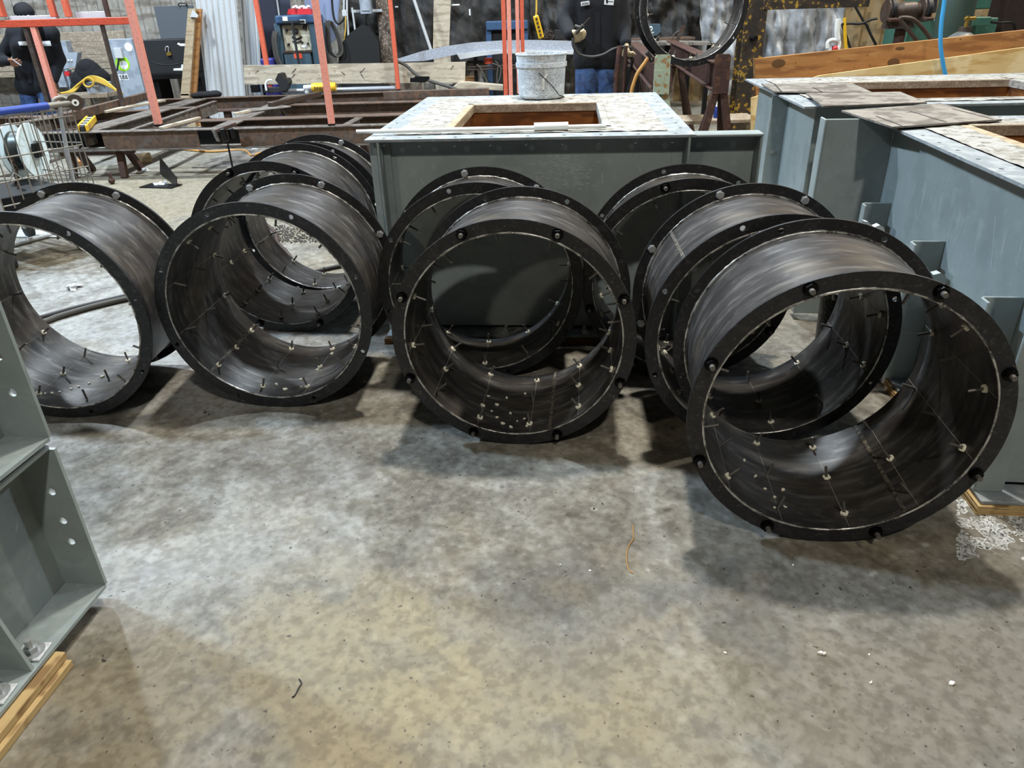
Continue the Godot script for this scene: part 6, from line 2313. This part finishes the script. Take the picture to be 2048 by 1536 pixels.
# ------------------------------------------------------------------ people: tapered bones joined by a smooth minimum, meshed as surface nets
class Net:
	var v := PackedVector3Array()
	var n := PackedVector3Array()
	var i := PackedInt32Array()
func net_add(net: Net, bones: Array, cell: float, k: float) -> void:
	var lo := Vector3(1e9, 1e9, 1e9)
	var hi := -lo
	for b in bones:
		var r: float = maxf(b[2], b[3]) + k + 2.0 * cell
		lo = lo.min(b[0] - Vector3.ONE * r).min(b[1] - Vector3.ONE * r)
		hi = hi.max(b[0] + Vector3.ONE * r).max(b[1] + Vector3.ONE * r)
	var nx := int((hi.x - lo.x) / cell) + 2
	var ny := int((hi.y - lo.y) / cell) + 2
	var nz := int((hi.z - lo.z) / cell) + 2
	var f := PackedFloat32Array()
	f.resize(nx * ny * nz)
	f.fill(10.0)
	for b in bones:
		var a: Vector3 = b[0]
		var ab: Vector3 = b[1] - b[0]
		var l2 := maxf(ab.length_squared(), 1e-9)
		var ra: float = b[2]
		var rb: float = b[3]
		var r := maxf(ra, rb) + k + 2.0 * cell
		var p0 := (a.min(b[1]) - Vector3.ONE * r - lo) / cell
		var p1 := (a.max(b[1]) + Vector3.ONE * r - lo) / cell
		for x in range(maxi(0, int(p0.x)), mini(nx, int(p1.x) + 1)):
			for y in range(maxi(0, int(p0.y)), mini(ny, int(p1.y) + 1)):
				var row := (x * ny + y) * nz
				for z in range(maxi(0, int(p0.z)), mini(nz, int(p1.z) + 1)):
					var p := lo + Vector3(x, y, z) * cell - a
					var t := clampf(p.dot(ab) / l2, 0.0, 1.0)
					var d := (p - ab * t).length() - (ra + (rb - ra) * t)
					var e := f[row + z]
					var h := maxf(k - absf(d - e), 0.0) / k
					f[row + z] = minf(d, e) - h * h * k * 0.25
	var index := PackedInt32Array()
	index.resize(nx * ny * nz)
	index.fill(-1)
	var off := [0, nz * ny, nz, nz * ny + nz, 1, nz * ny + 1, nz + 1, nz * ny + nz + 1]
	var edges := [[0, 1], [2, 3], [4, 5], [6, 7], [0, 2], [1, 3], [4, 6], [5, 7], [0, 4], [1, 5], [2, 6], [3, 7]]
	var cor := [Vector3(0, 0, 0), Vector3(1, 0, 0), Vector3(0, 1, 0), Vector3(1, 1, 0), Vector3(0, 0, 1), Vector3(1, 0, 1), Vector3(0, 1, 1), Vector3(1, 1, 1)]
	for x in nx - 1:
		for y in ny - 1:
			for z in nz - 1:
				var o := (x * ny + y) * nz + z
				var c0 := f[o]
				if c0 > cell * 2.0 or c0 < -cell * 2.0:
					continue
				var neg := 0
				for c in 8:
					if f[o + off[c]] < 0.0:
						neg += 1
				if neg == 0 or neg == 8:
					continue
				var s := Vector3.ZERO
				var m := 0
				for e in edges:
					var d0 := f[o + off[e[0]]]
					var d1 := f[o + off[e[1]]]
					if (d0 < 0.0) != (d1 < 0.0):
						s += cor[e[0]].lerp(cor[e[1]], d0 / (d0 - d1))
						m += 1
				index[o] = net.v.size()
				net.v.append(lo + (Vector3(x, y, z) + s / m) * cell)
				var g := Vector3(f[o + off[1]] + f[o + off[3]] + f[o + off[5]] + f[o + off[7]] - f[o] - f[o + off[2]] - f[o + off[4]] - f[o + off[6]],
					f[o + off[2]] + f[o + off[3]] + f[o + off[6]] + f[o + off[7]] - f[o] - f[o + off[1]] - f[o + off[4]] - f[o + off[5]],
					f[o + off[4]] + f[o + off[5]] + f[o + off[6]] + f[o + off[7]] - f[o] - f[o + off[1]] - f[o + off[2]] - f[o + off[3]])
				net.n.append(g.normalized())
	var st3 := [ny * nz, nz, 1]
	for x in range(1, nx - 1):
		for y in range(1, ny - 1):
			for z in range(1, nz - 1):
				var o := (x * ny + y) * nz + z
				var d0 := f[o]
				if absf(d0) > cell * 2.0:
					continue
				for a in 3:
					var d1 := f[o + st3[a]]
					if (d0 < 0.0) == (d1 < 0.0):
						continue
					var u: int = st3[(a + 1) % 3]
					var w: int = st3[(a + 2) % 3]
					var q := [index[o], index[o - u], index[o - u - w], index[o - w]]
					if q.min() < 0:
						continue
					if d0 >= 0.0:
						q.reverse()
					for t in [[0, 2, 1], [0, 3, 2]]:
						for j: int in t:
							net.i.append(q[j])
func net_obj(n: String, net: Net, m: Material, parent: Node) -> MeshInstance3D:
	var arr := []
	arr.resize(Mesh.ARRAY_MAX)
	arr[Mesh.ARRAY_VERTEX] = net.v
	arr[Mesh.ARRAY_NORMAL] = net.n
	arr[Mesh.ARRAY_INDEX] = net.i
	var me := ArrayMesh.new()
	me.add_surface_from_arrays(Mesh.PRIMITIVE_TRIANGLES, arr)
	me.surface_set_material(0, m)
	return inst(n, me, parent)
# bones of a hand: wrist, direction of the fingers, palm normal, curl, radius scale
func hand_bones(w: Vector3, dir: Vector3, pn: Vector3, side: float, curl: float, k := 1.0) -> Array:
	dir = dir.normalized()
	pn = (pn - dir * pn.dot(dir)).normalized()
	var s := dir.cross(pn).normalized() * side
	var out := []
	var pe := w + dir * 0.085
	for i in 4:
		var o := (i - 1.5) * 0.021
		out.append([w + s * o * 0.55, pe + s * o, 0.019 * k, 0.014 * k])
	var ln := [0.072, 0.084, 0.078, 0.060]
	for i in 4:
		var p := pe + s * (i - 1.5) * 0.021
		var d := dir
		for j in 3:
			d = d.rotated(s * side, curl).normalized() if side > 0.0 else d.rotated(-s, -curl).normalized()
			var q: Vector3 = p + d * ln[i] * [0.42, 0.33, 0.25][j]
			out.append([p, q, (0.0105 - 0.0012 * j) * k, (0.0098 - 0.0014 * j) * k])
			p = q
	var tb := w + dir * 0.03 - s * 0.03
	var t1 := tb + (dir * 0.6 - s * 0.65 + pn * 0.35).normalized() * 0.042
	var t2 := t1 + (dir * 0.85 - s * 0.1 + pn * 0.5).normalized() * 0.034
	out.append([w + dir * 0.015, tb, 0.02 * k, 0.016 * k])
	out.append([tb, t1, 0.015 * k, 0.0125 * k])
	out.append([t1, t2, 0.012 * k, 0.010 * k])
	return out
func head_bones(neck: Vector3, fwd: Vector3, up: Vector3) -> Array:
	var s := fwd.cross(up).normalized()
	var c := neck + up * 0.135 + fwd * 0.02
	return [[neck - up * 0.05 - fwd * 0.01, neck + up * 0.06, 0.062, 0.056],
		[c + up * 0.03 - fwd * 0.03, c + up * 0.02 + fwd * 0.03, 0.085, 0.078],
		[c - up * 0.02, c - up * 0.075 + fwd * 0.055, 0.070, 0.040],
		[c + fwd * 0.095 + up * 0.01, c + fwd * 0.116 - up * 0.022, 0.009, 0.013],
		[c + fwd * 0.088 + s * 0.03 - up * 0.018, c + fwd * 0.085 + s * 0.034 - up * 0.02, 0.014, 0.014],
		[c + fwd * 0.088 - s * 0.03 - up * 0.018, c + fwd * 0.085 - s * 0.034 - up * 0.02, 0.014, 0.014],
		[c + fwd * 0.092 - up * 0.052 + s * 0.018, c + fwd * 0.092 - up * 0.052 - s * 0.018, 0.0085, 0.0085],
		[c + fwd * 0.09 + up * 0.035 + s * 0.035, c + fwd * 0.09 + up * 0.035 - s * 0.035, 0.010, 0.010],
		[c + s * 0.082 + up * 0.015 - fwd * 0.01, c + s * 0.084 - up * 0.025, 0.014, 0.010],
		[c - s * 0.082 + up * 0.015 - fwd * 0.01, c - s * 0.084 - up * 0.025, 0.014, 0.010]]
func grow(bones: Array, d: float) -> Array:
	var out := []
	for b in bones:
		out.append([b[0], b[1], b[2] + d, b[3] + d])
	return out
# J: joints in the world: hip, chest, neck, sh_l, el_l, wr_l, sh_r, el_r, wr_r, kn_l, an_l, kn_r, an_r (l is the left side of the picture)
func person(label: String, J: Dictionary, fwd: Vector3, up_head: Vector3, fwd_head: Vector3, hands: Array, long_coat: bool, gloves: bool, cap: bool) -> Node3D:
	var t := thing("person", label, "person", Vector3(J.hip.x, 0, J.hip.z))
	var o: Vector3 = t.position
	var q := {}
	for key in J:
		q[key] = J[key] - o
	var s := fwd.cross(Vector3.UP).normalized()        # towards the person's right, the left of the picture
	var hl: Vector3 = q.hip - s * -0.09
	var hr: Vector3 = q.hip - s * 0.09
	var legs := [[hl, q.kn_l, 0.082, 0.056], [q.kn_l, q.an_l, 0.055, 0.036], [hr, q.kn_r, 0.082, 0.056], [q.kn_r, q.an_r, 0.055, 0.036]]
	var torso := [[q.hip + s * 0.07, q.chest + s * 0.09, 0.098, 0.105], [q.hip - s * 0.07, q.chest - s * 0.09, 0.098, 0.105], [q.chest, q.neck, 0.10, 0.065], [q.sh_l, q.sh_r, 0.062, 0.062]]
	var arms := [[q.sh_l, q.el_l, 0.052, 0.040], [q.el_l, q.wr_l, 0.040, 0.026], [q.sh_r, q.el_r, 0.052, 0.040], [q.el_r, q.wr_r, 0.040, 0.026]]
	var body := Net.new()
	net_add(body, legs + torso + arms + [[q.an_l, q.an_l + fwd * 0.14 - Vector3(0, 0.05, 0), 0.034, 0.03], [q.an_r, q.an_r + fwd * 0.14 - Vector3(0, 0.05, 0), 0.034, 0.03]], 0.016, 0.04)
	net_add(body, head_bones(q.neck, fwd_head, up_head), 0.006, 0.016)
	for h in hands:
		net_add(body, hand_bones(q[h[0]], h[1], h[2], h[3], h[4]), 0.004, 0.006)
	net_obj("body", body, M.skin, t)
	var hc: Vector3 = q.neck + up_head * 0.135 + fwd_head * 0.02
	var sh := fwd_head.cross(up_head).normalized()
	# eyes
	for e: float in [-1.0, 1.0]:
		var st := S()
		ball(st, hc + fwd_head * 0.092 + sh * 0.031 * e + up_head * 0.008, Vector3.ONE * 0.011, 10)
		obj("eye", st, M.white, t)
	# trousers
	var tr := Net.new()
	net_add(tr, [[hl + Vector3(0, 0.06, 0), q.kn_l, 0.112, 0.088], [q.kn_l, q.an_l + Vector3(0, 0.03, 0), 0.086, 0.074], [hr + Vector3(0, 0.06, 0), q.kn_r, 0.112, 0.088], [q.kn_r, q.an_r + Vector3(0, 0.03, 0), 0.086, 0.074], [q.hip + s * 0.05, q.hip - s * 0.05, 0.12, 0.12]], 0.016, 0.03)
	net_obj("trousers", tr, M.jeans, t)
	# coat
	var ct := Net.new()
	var hem: float = 0.05 if long_coat else 0.0
	var cb := grow(torso, 0.036)
	for sd: float in [-1.0, 1.0]:
		cb.append([q.hip + s * 0.075 * sd + Vector3(0, 0.02, 0), q.hip + s * 0.10 * sd - Vector3(0, hem, 0) + fwd * 0.01, 0.125, 0.125])
	for a in arms:
		cb.append([a[0], a[1], a[2] + 0.032, a[3] + 0.026])
	net_add(ct, cb, 0.014, 0.035)
	var coat := net_obj("coat", ct, M.navy, t)
	# collar and placket
	var st := S()
	var pc: Vector3 = q.chest + fwd * 0.142
	bar(st, pc + Vector3(0, 0.08, 0) - fwd * 0.02, q.hip + fwd * 0.14 - Vector3(0, hem - 0.04, 0), 0.05, 0.012, fwd, 0.003)
	obj("placket", st, M.navy, coat)
	# boots
	for a in [q.an_l, q.an_r]:
		var bt := Net.new()
		net_add(bt, [[a + Vector3(0, 0.10, 0), a - Vector3(0, 0.015, 0), 0.056, 0.054], [a - Vector3(0, 0.03, 0), a + fwd * 0.17 - Vector3(0, 0.04, 0), 0.05, 0.04]], 0.012, 0.02)
		net_obj("boot", bt, M.leather, t)
	if gloves:
		for h in hands:
			var gn := Net.new()
			var b := hand_bones(q[h[0]], h[1], h[2], h[3], h[4], 1.35)
			var el: Vector3 = q.el_l if h[0] == "wr_l" else q.el_r
			b.append([q[h[0]], q[h[0]].lerp(el, 0.16), 0.042, 0.044])
			net_add(gn, b, 0.005, 0.008)
			net_obj("glove", gn, M.glove, t)
	if cap:
		st = S()
		var bs := Basis(sh, up_head, sh.cross(up_head))
		lathe(st, PackedVector2Array([Vector2(0.103, 0.0), Vector2(0.102, 0.04), Vector2(0.085, 0.085), Vector2(0.05, 0.108), Vector2(0, 0.115)]), 24, Transform3D(bs, hc + up_head * 0.025 - fwd_head * 0.005), true)
		var cp := obj("cap", st, M.black_cloth, t)
		st = S()
		var poly := PackedVector2Array()
		for k in 13:
			var a := PI * k / 12.0
			poly.append(Vector2(cos(a) * 0.088, sin(a) * 0.085))
		prism(st, poly, 0.006, Transform3D(Basis(sh, fwd_head, sh.cross(fwd_head)), hc + up_head * 0.028 + fwd_head * 0.075))
		obj("peak", st, M.black_cloth, cp)
		for k in 4:
			st = S()
			var star := PackedVector2Array()
			for j in 10:
				var a := TAU * j / 10.0 + PI / 2
				star.append(Vector2(cos(a), sin(a)) * (0.017 if j % 2 == 0 else 0.007))
			var an := (k - 1.5) * 0.42
			var dd := fwd_head.rotated(up_head, -an)
			prism(st, star, 0.004, Transform3D(Basis(up_head.cross(dd).normalized(), up_head, dd), hc + up_head * (0.075 - 0.008 * absf(k - 1.5)) + dd * 0.098))
			obj("star", st, M.white, cp).set_meta("label", "white star")
	else:
		var hn := Net.new()
		net_add(hn, [[hc + up_head * 0.045 - fwd_head * 0.035, hc + up_head * 0.05 + fwd_head * 0.02, 0.088, 0.076], [hc + up_head * 0.0 - fwd_head * 0.05, hc - up_head * 0.05 - fwd_head * 0.045, 0.078, 0.06]], 0.008, 0.02)
		net_obj("hair", hn, M.hair, t)
	return t
func build_people() -> void:
	# the worker behind the lined box
	var z := -7.3
	var J := {
		"hip": on_z(1194, 108, z), "chest": on_z(1194, 10, z), "neck": on_z(1194, -30, z),
		"sh_l": on_z(1156, -16, z), "el_l": on_z(1130, 42, z + 0.02), "wr_l": on_z(1139, 69, z + 0.22),
		"sh_r": on_z(1233, -16, z), "el_r": on_z(1246, 48, z + 0.02), "wr_r": on_z(1251, 84, z + 0.16),
		"kn_l": Vector3.ZERO, "an_l": Vector3.ZERO, "kn_r": Vector3.ZERO, "an_r": Vector3.ZERO}
	J.kn_l = Vector3(J.hip.x - 0.11, 0.50, z + 0.03)
	J.an_l = Vector3(J.hip.x - 0.12, 0.082, z)
	J.kn_r = Vector3(J.hip.x + 0.11, 0.50, z + 0.03)
	J.an_r = Vector3(J.hip.x + 0.13, 0.082, z)
	var fw := Vector3(-0.1, 0, 1).normalized()
	var t := person("worker in a long navy coat and work gloves holding a welding lead", J, fw, Vector3.UP, fw,
		[["wr_l", Vector3(0.85, -0.12, 0.3), Vector3(0.2, 0.5, -0.8), 1.0, 0.55], ["wr_r", Vector3(0.15, -0.9, 0.35), Vector3(-0.9, -0.2, 0.0), -1.0, 0.6]], true, true, false)
	var o: Vector3 = t.position
	for s in [[1162, 3, 1179, 11, "Alex", 0.12], [1209, -6, 1228, 10, "", -0.1]]:
		var st := S()
		var r := prect(s[0], s[1], s[2], s[3], z + 0.155)
		box(st, Vector3((r[0] + r[2]) / 2, (r[1] + r[3]) / 2, z + 0.150) - o, Vector3(r[2] - r[0], r[3] - r[1], 0.006), Basis(Vector3.BACK, s[5]), 0.001)
		var p := obj("name_patch", st, M.patch, t)
		if s[4] != "":
			text(p, s[4], Vector3((r[0] + r[2]) / 2, (r[1] + r[3]) / 2, z + 0.1535) - o, 0.022, M.print_dark, Basis(Vector3.BACK, s[5]), true)
		else:
			st = S()
			box(st, Vector3((r[0] + r[2]) / 2 - 0.02, (r[1] + r[3]) / 2 + 0.005, z + 0.1535) - o, Vector3(0.018, 0.045, 0.002), Basis(Vector3.BACK, 0.1))
			box(st, Vector3((r[0] + r[2]) / 2 + 0.01, (r[1] + r[3]) / 2 - 0.005, z + 0.1535) - o, Vector3(0.05, 0.005, 0.002), Basis(Vector3.BACK, -0.1))
			obj("emblem", st, M.print_dark, p)
	# electrode holder and lead
	t = thing("electrode_holder", "black welding electrode holder and lead in the worker's gloved hands", "welding lead")
	var st := S()
	var a := on_z(1152, 66, z + 0.29)
	cyl(st, a, on_z(1166, 50, z + 0.33), 0.017, 12, 0.013)
	cyl(st, on_z(1150, 52, z + 0.30), on_z(1163, 56, z + 0.32), 0.014, 10)
	obj("holder", st, M.cable, t)
	st = S()
	cyl(st, on_z(1166, 50, z + 0.33), on_z(1180, 35, z + 0.36), 0.004, 6)
	obj("electrode", st, M.grey_steel, t)
	st = S()
	pipe(st, ppath([[1146, 76, z + 0.29], [1147, 92, z + 0.3], [1158, 108, z + 0.3], [1180, 114, z + 0.3], [1205, 110, z + 0.3], [1228, 98, z + 0.28], [1252, 94, z + 0.22], [1262, 100, z + 0.2], [1263, 130, z + 0.15], [1256, 185, z + 0.1], [1250, 260, z + 0.1]], z), 0.013, 8)
	obj("lead", st, M.cable_dark, t)

	# the worker at the left edge
	z = -9.5
	J = {
		"hip": on_z(72, 172, z), "chest": on_z(66, 92, z + 0.06), "neck": on_z(66, 50, z + 0.13),
		"sh_l": on_z(32, 68, z + 0.06), "el_l": on_z(0, 120, z + 0.05), "wr_l": on_z(14, 122, z + 0.30),
		"sh_r": on_z(100, 66, z + 0.06), "el_r": on_z(118, 118, z - 0.02), "wr_r": on_z(108, 158, z + 0.16),
		"kn_l": Vector3.ZERO, "an_l": Vector3.ZERO, "kn_r": Vector3.ZERO, "an_r": Vector3.ZERO}
	J.kn_l = Vector3(J.hip.x - 0.12, 0.46, z + 0.04)
	J.an_l = Vector3(J.hip.x - 0.13, 0.082, z)
	J.kn_r = Vector3(J.hip.x + 0.12, 0.46, z + 0.04)
	J.an_r = Vector3(J.hip.x + 0.13, 0.082, z)
	fw = Vector3(0.15, 0, 1).normalized()
	var fh := Vector3(0.1, -0.62, 0.78).normalized()
	var uh := fh.cross(Vector3(1, 0, -0.13).normalized()).normalized()
	if uh.y < 0.0:
		uh = -uh
	t = person("worker in dark clothes and a black cap with stars behind the red portal beam", J, fw, uh, fh,
		[["wr_l", Vector3(0.9, -0.2, 0.2), Vector3(0.2, 0.4, -0.8), 1.0, 0.45], ["wr_r", Vector3(-0.1, -0.95, 0.2), Vector3(-0.9, 0, 0.3), -1.0, 0.35]], false, false, true)
	o = t.position
	for s in [[37, 83, 56, 91], [84, 82, 101, 92]]:
		st = S()
		var r := prect(s[0], s[1], s[2], s[3], z + 0.215)
		box(st, Vector3((r[0] + r[2]) / 2, (r[1] + r[3]) / 2, z + 0.210) - o, Vector3(r[2] - r[0], r[3] - r[1], 0.008), Basis(Vector3.BACK, 0.0), 0.001)
		obj("name_patch", st, M.patch, t)
	st = S()
	bar(st, on_z(26, 119, z + 0.42), on_z(42, 131, z + 0.44), 0.012, 0.006, Vector3.UP)
	solo("marker_stick", "pale soapstone stick in the dark-clothed worker's hand", "marker", st, M.white)

# ------------------------------------------------------------------ what lies on the floor
func build_floor_things() -> void:
	var st: SurfaceTool
	st = S()
	pipe(st, fpath([[-80, 668], [60, 640], [150, 616], [260, 590], [330, 575]], 0.013), 0.013, 8)
	solo("floor_cable", "dark cable on the concrete floor behind the ring beside the grey stack", "cable", st, M.cable_dark)
	st = S()
	pipe(st, fpath([[-80, 676], [70, 648], [120, 632], [190, 612], [270, 594], [330, 588]], 0.016), 0.016, 8)
	solo("floor_hose", "thick grey hose on the concrete floor beside the dark cable", "hose", st, M.cable)
	st = S()
	pipe(st, fpath([[560, 560], [620, 546], [660, 536], [700, 528]], 0.013), 0.013, 8)
	solo("floor_cable", "dark cable on the concrete floor seen through the ring with empty bolt holes", "cable", st, M.cable_dark)
	st = S()
	pipe(st, fpath([[520, 440], [548, 462], [556, 486], [572, 502], [586, 522]], 0.012), 0.012, 8)
	solo("floor_hose", "pale hose bending across the floor beside the heap of dirt", "hose", st, M.grey_steel)
	# dirt
	st = S()
	var rng := RandomNumberGenerator.new()
	rng.seed = 4
	for k in 600:
		var p := on_y(rng.randf_range(545, 650), rng.randf_range(452, 486), 0.0)
		var r := rng.randf_range(0.003, 0.012)
		box(st, p + Vector3(0, r * 0.4, 0), Vector3(r, r * 0.8, r), Basis(Vector3(rng.randf(), 1, rng.randf()).normalized(), rng.randf() * TAU), r * 0.2)
	var d := solo("dirt_heap", "scattered heap of dark dirt crumbs on the floor behind the rings", "dirt", st, M.dirt)
	d.set_meta("kind", "stuff")
	# pipes and sheets
	st = S()
	pipe(st, [on_y(18, 491, 0.02), on_y(110, 466, 0.02)], 0.018, 10)
	solo("pipe_length", "grey pipe lying on the floor behind the ring beside the grey stack", "pipe", st, M.galv)
	for k in 3:
		st = S()
		bar(st, on_y(25, 462 + 5 * k, 0.006), on_y(132, 468 + 4 * k - 3, 0.006), 0.05, 0.01, Vector3.UP, 0.002)
		solo("flat_strip", "pale steel flat strip lying on the floor behind the grey pipe", "steel strip", st, M.galv, "steel strips behind the grey pipe")
	st = S()
	var q := PackedVector2Array()
	for p in [[385, 336], [468, 300], [560, 300], [560, 340]]:
		var w := on_y(p[0], p[1], 0.0)
		q.append(Vector2(w.x, -w.z))
	prism(st, q, 0.008, Transform3D(Basis(Vector3.RIGHT, -PI / 2), Vector3(0, 0.0005, 0)))
	solo("floor_plate", "flat dark steel sheet lying on the floor before the skid frame", "steel sheet", st, M.scale_plate)
	st = S()
	var a := on_y(290, 372, 0.0)
	var b := on_y(354, 374, 0.0)
	var top := on_y(318, 352, 0.0) + Vector3(0, 0.09, -0.08)
	bar(st, a + Vector3(0, 0.006, 0), b + Vector3(0, 0.006, 0), 0.16, 0.006)
	bar(st, b + Vector3(0, 0.006, 0), top, 0.16, 0.006, Vector3.BACK)
	solo("bent_sheet", "bent piece of dark sheet steel lying on the floor", "steel sheet", st, M.black_steel)
	var k2 := 0
	for s in [[296, 342, "crumpled clear plastic film on the floor beside the trestle"], [328, 370, "crumpled clear plastic film lying against the bent sheet"], [506, 300, "crumpled clear plastic film under the skid frame"], [152, 577, "crumpled pale wrapper on the floor seen through the ring beside the stack"]]:
		st = S()
		var c := on_y(s[0], s[1], 0.0)
		for j in 5:
			var rr := rng.randf_range(0.018, 0.04)
			box(st, c + Vector3(rng.randf_range(-0.05, 0.05), rr * 0.35, rng.randf_range(-0.03, 0.03)), Vector3(rr * 1.6, rr * 0.3, rr), Basis(Vector3(rng.randf_range(-1, 1), 1, rng.randf_range(-1, 1)).normalized(), rng.randf() * TAU), 0.002)
		solo("plastic_film", s[2], "plastic film", st, M.clear_film)
	st = S()
	var v := on_y(225, 368, 0.0)
	cyl(st, v, v + Vector3(0, 0.10, 0), 0.016, 10)
	ball(st, v + Vector3(0, 0.03, 0), Vector3(0.03, 0.03, 0.03), 10)
	solo("hose_fitting", "small hose fitting standing on the floor behind the ring beside the stack", "fitting", st, M.dark_rust)
	st = S()
	pipe(st, fpath([[360, 298], [420, 303], [470, 300], [492, 302], [504, 312], [520, 306], [545, 304]], 0.012), 0.012, 7)
	solo("floor_hose", "tan hose lying on the floor under the skid frame", "hose", st, M.hose_tan)
	st = S()
	bar(st, on_y(268, 318, 0.045), on_y(302, 314, 0.045), 0.09, 0.09, Vector3.UP, 0.004)
	solo("timber_block", "short timber block on the floor behind the trestle", "timber", st, M.lumber)
	st = S()
	cyl(st, on_y(160, 330, 0.0), on_y(160, 330, 0.0) + Vector3(0, 0.05, 0), 0.10, 20)
	solo("floor_coil", "small brown coil lying on the floor under the trestle", "coil", st, M.lumber_warm)
	# straw and crumbs in the open floor
	st = S()
	pipe(st, fpath([[1265, 1050], [1267, 1075], [1256, 1095], [1253, 1120], [1258, 1140], [1266, 1146]], 0.002), 0.0016, 5)
	solo("twine", "thin straw-coloured piece of twine lying on the open concrete floor", "twine", st, M.hose_tan)
	st = S()
	pipe(st, fpath([[598, 1358], [603, 1366], [597, 1376], [590, 1390], [584, 1394]], 0.002), 0.0018, 5)
	solo("wire_bit", "short bent black wire lying on the open concrete floor", "wire", st, M.black)
	var n := 0
	for s in [[1642, 1308, 1.6, "ferrule"], [1586, 1131, 0.7, "ferrule"], [1180, 1142, 0.6, "ferrule"], [1121, 1130, 0.5, "ferrule"], [1205, 1008, 0.8, "dirt"], [1188, 1018, 0.8, "dirt"], [410, 826, 1.3, "dirt"], [418, 830, 0.9, "dirt"], [1742, 1366, 0.8, "ferrule"], [843, 878, 0.8, "dirt"], [1902, 1368, 1.2, "ferrule"], [1680, 1178, 0.9, "dirt"], [208, 1322, 0.9, "dirt"], [1738, 1310, 0.6, "ferrule"], [1450, 1306, 0.6, "ferrule"]]:
		var c := on_y(s[0], s[1], 0.0)
		var white: bool = s[3] == "ferrule"
		var o := inst("floor_crumb", chip_meshes[n % 4], self, Transform3D(Basis(Vector3.UP, n * 1.3) * Basis.from_scale(Vector3.ONE * s[2]), c + Vector3(0, 0.0002, 0)))
		if not white:
			o.material_override = M.dirt
		tag(o, "tiny white crumb lying on the open concrete floor" if white else "tiny dark crumb lying on the open concrete floor", "crumb", "white crumbs on the floor" if white else "dark crumbs on the floor")
		n += 1
	# white powder spilt at the foot of the right box
	st = S()
	var noise := FastNoiseLite.new()
	noise.seed = 61
	noise.frequency = 9.0
	for k in 4200:
		var c := on_y(rng.randf_range(1915, 2075), rng.randf_range(985, 1120), 0.0)
		if noise.get_noise_2d(c.x, c.z) < -0.08 + 0.9 * maxf(0.0, (c.z + 1.68)):
			continue
		var r := rng.randf_range(0.0015, 0.006)
		var poly := PackedVector2Array()
		for j in 6:
			var an := TAU * j / 6.0
			poly.append(Vector2(cos(an), sin(an)) * r * rng.randf_range(0.6, 1.3))
		prism(st, poly, 0.0006, Transform3D(Basis(Vector3.RIGHT, -PI / 2), c + Vector3(0, 0.0002, 0)))
	var pw := solo("powder_spill", "white powder spilt on the floor at the foot of a steel box", "powder", st, M.powder)
	pw.set_meta("kind", "stuff")

func build_rest() -> void:
	build_wall()
	build_bucket()
	build_people()
	build_frame()
	build_cart()
	build_left()
	build_middle()
	build_right()
	build_floor_things()
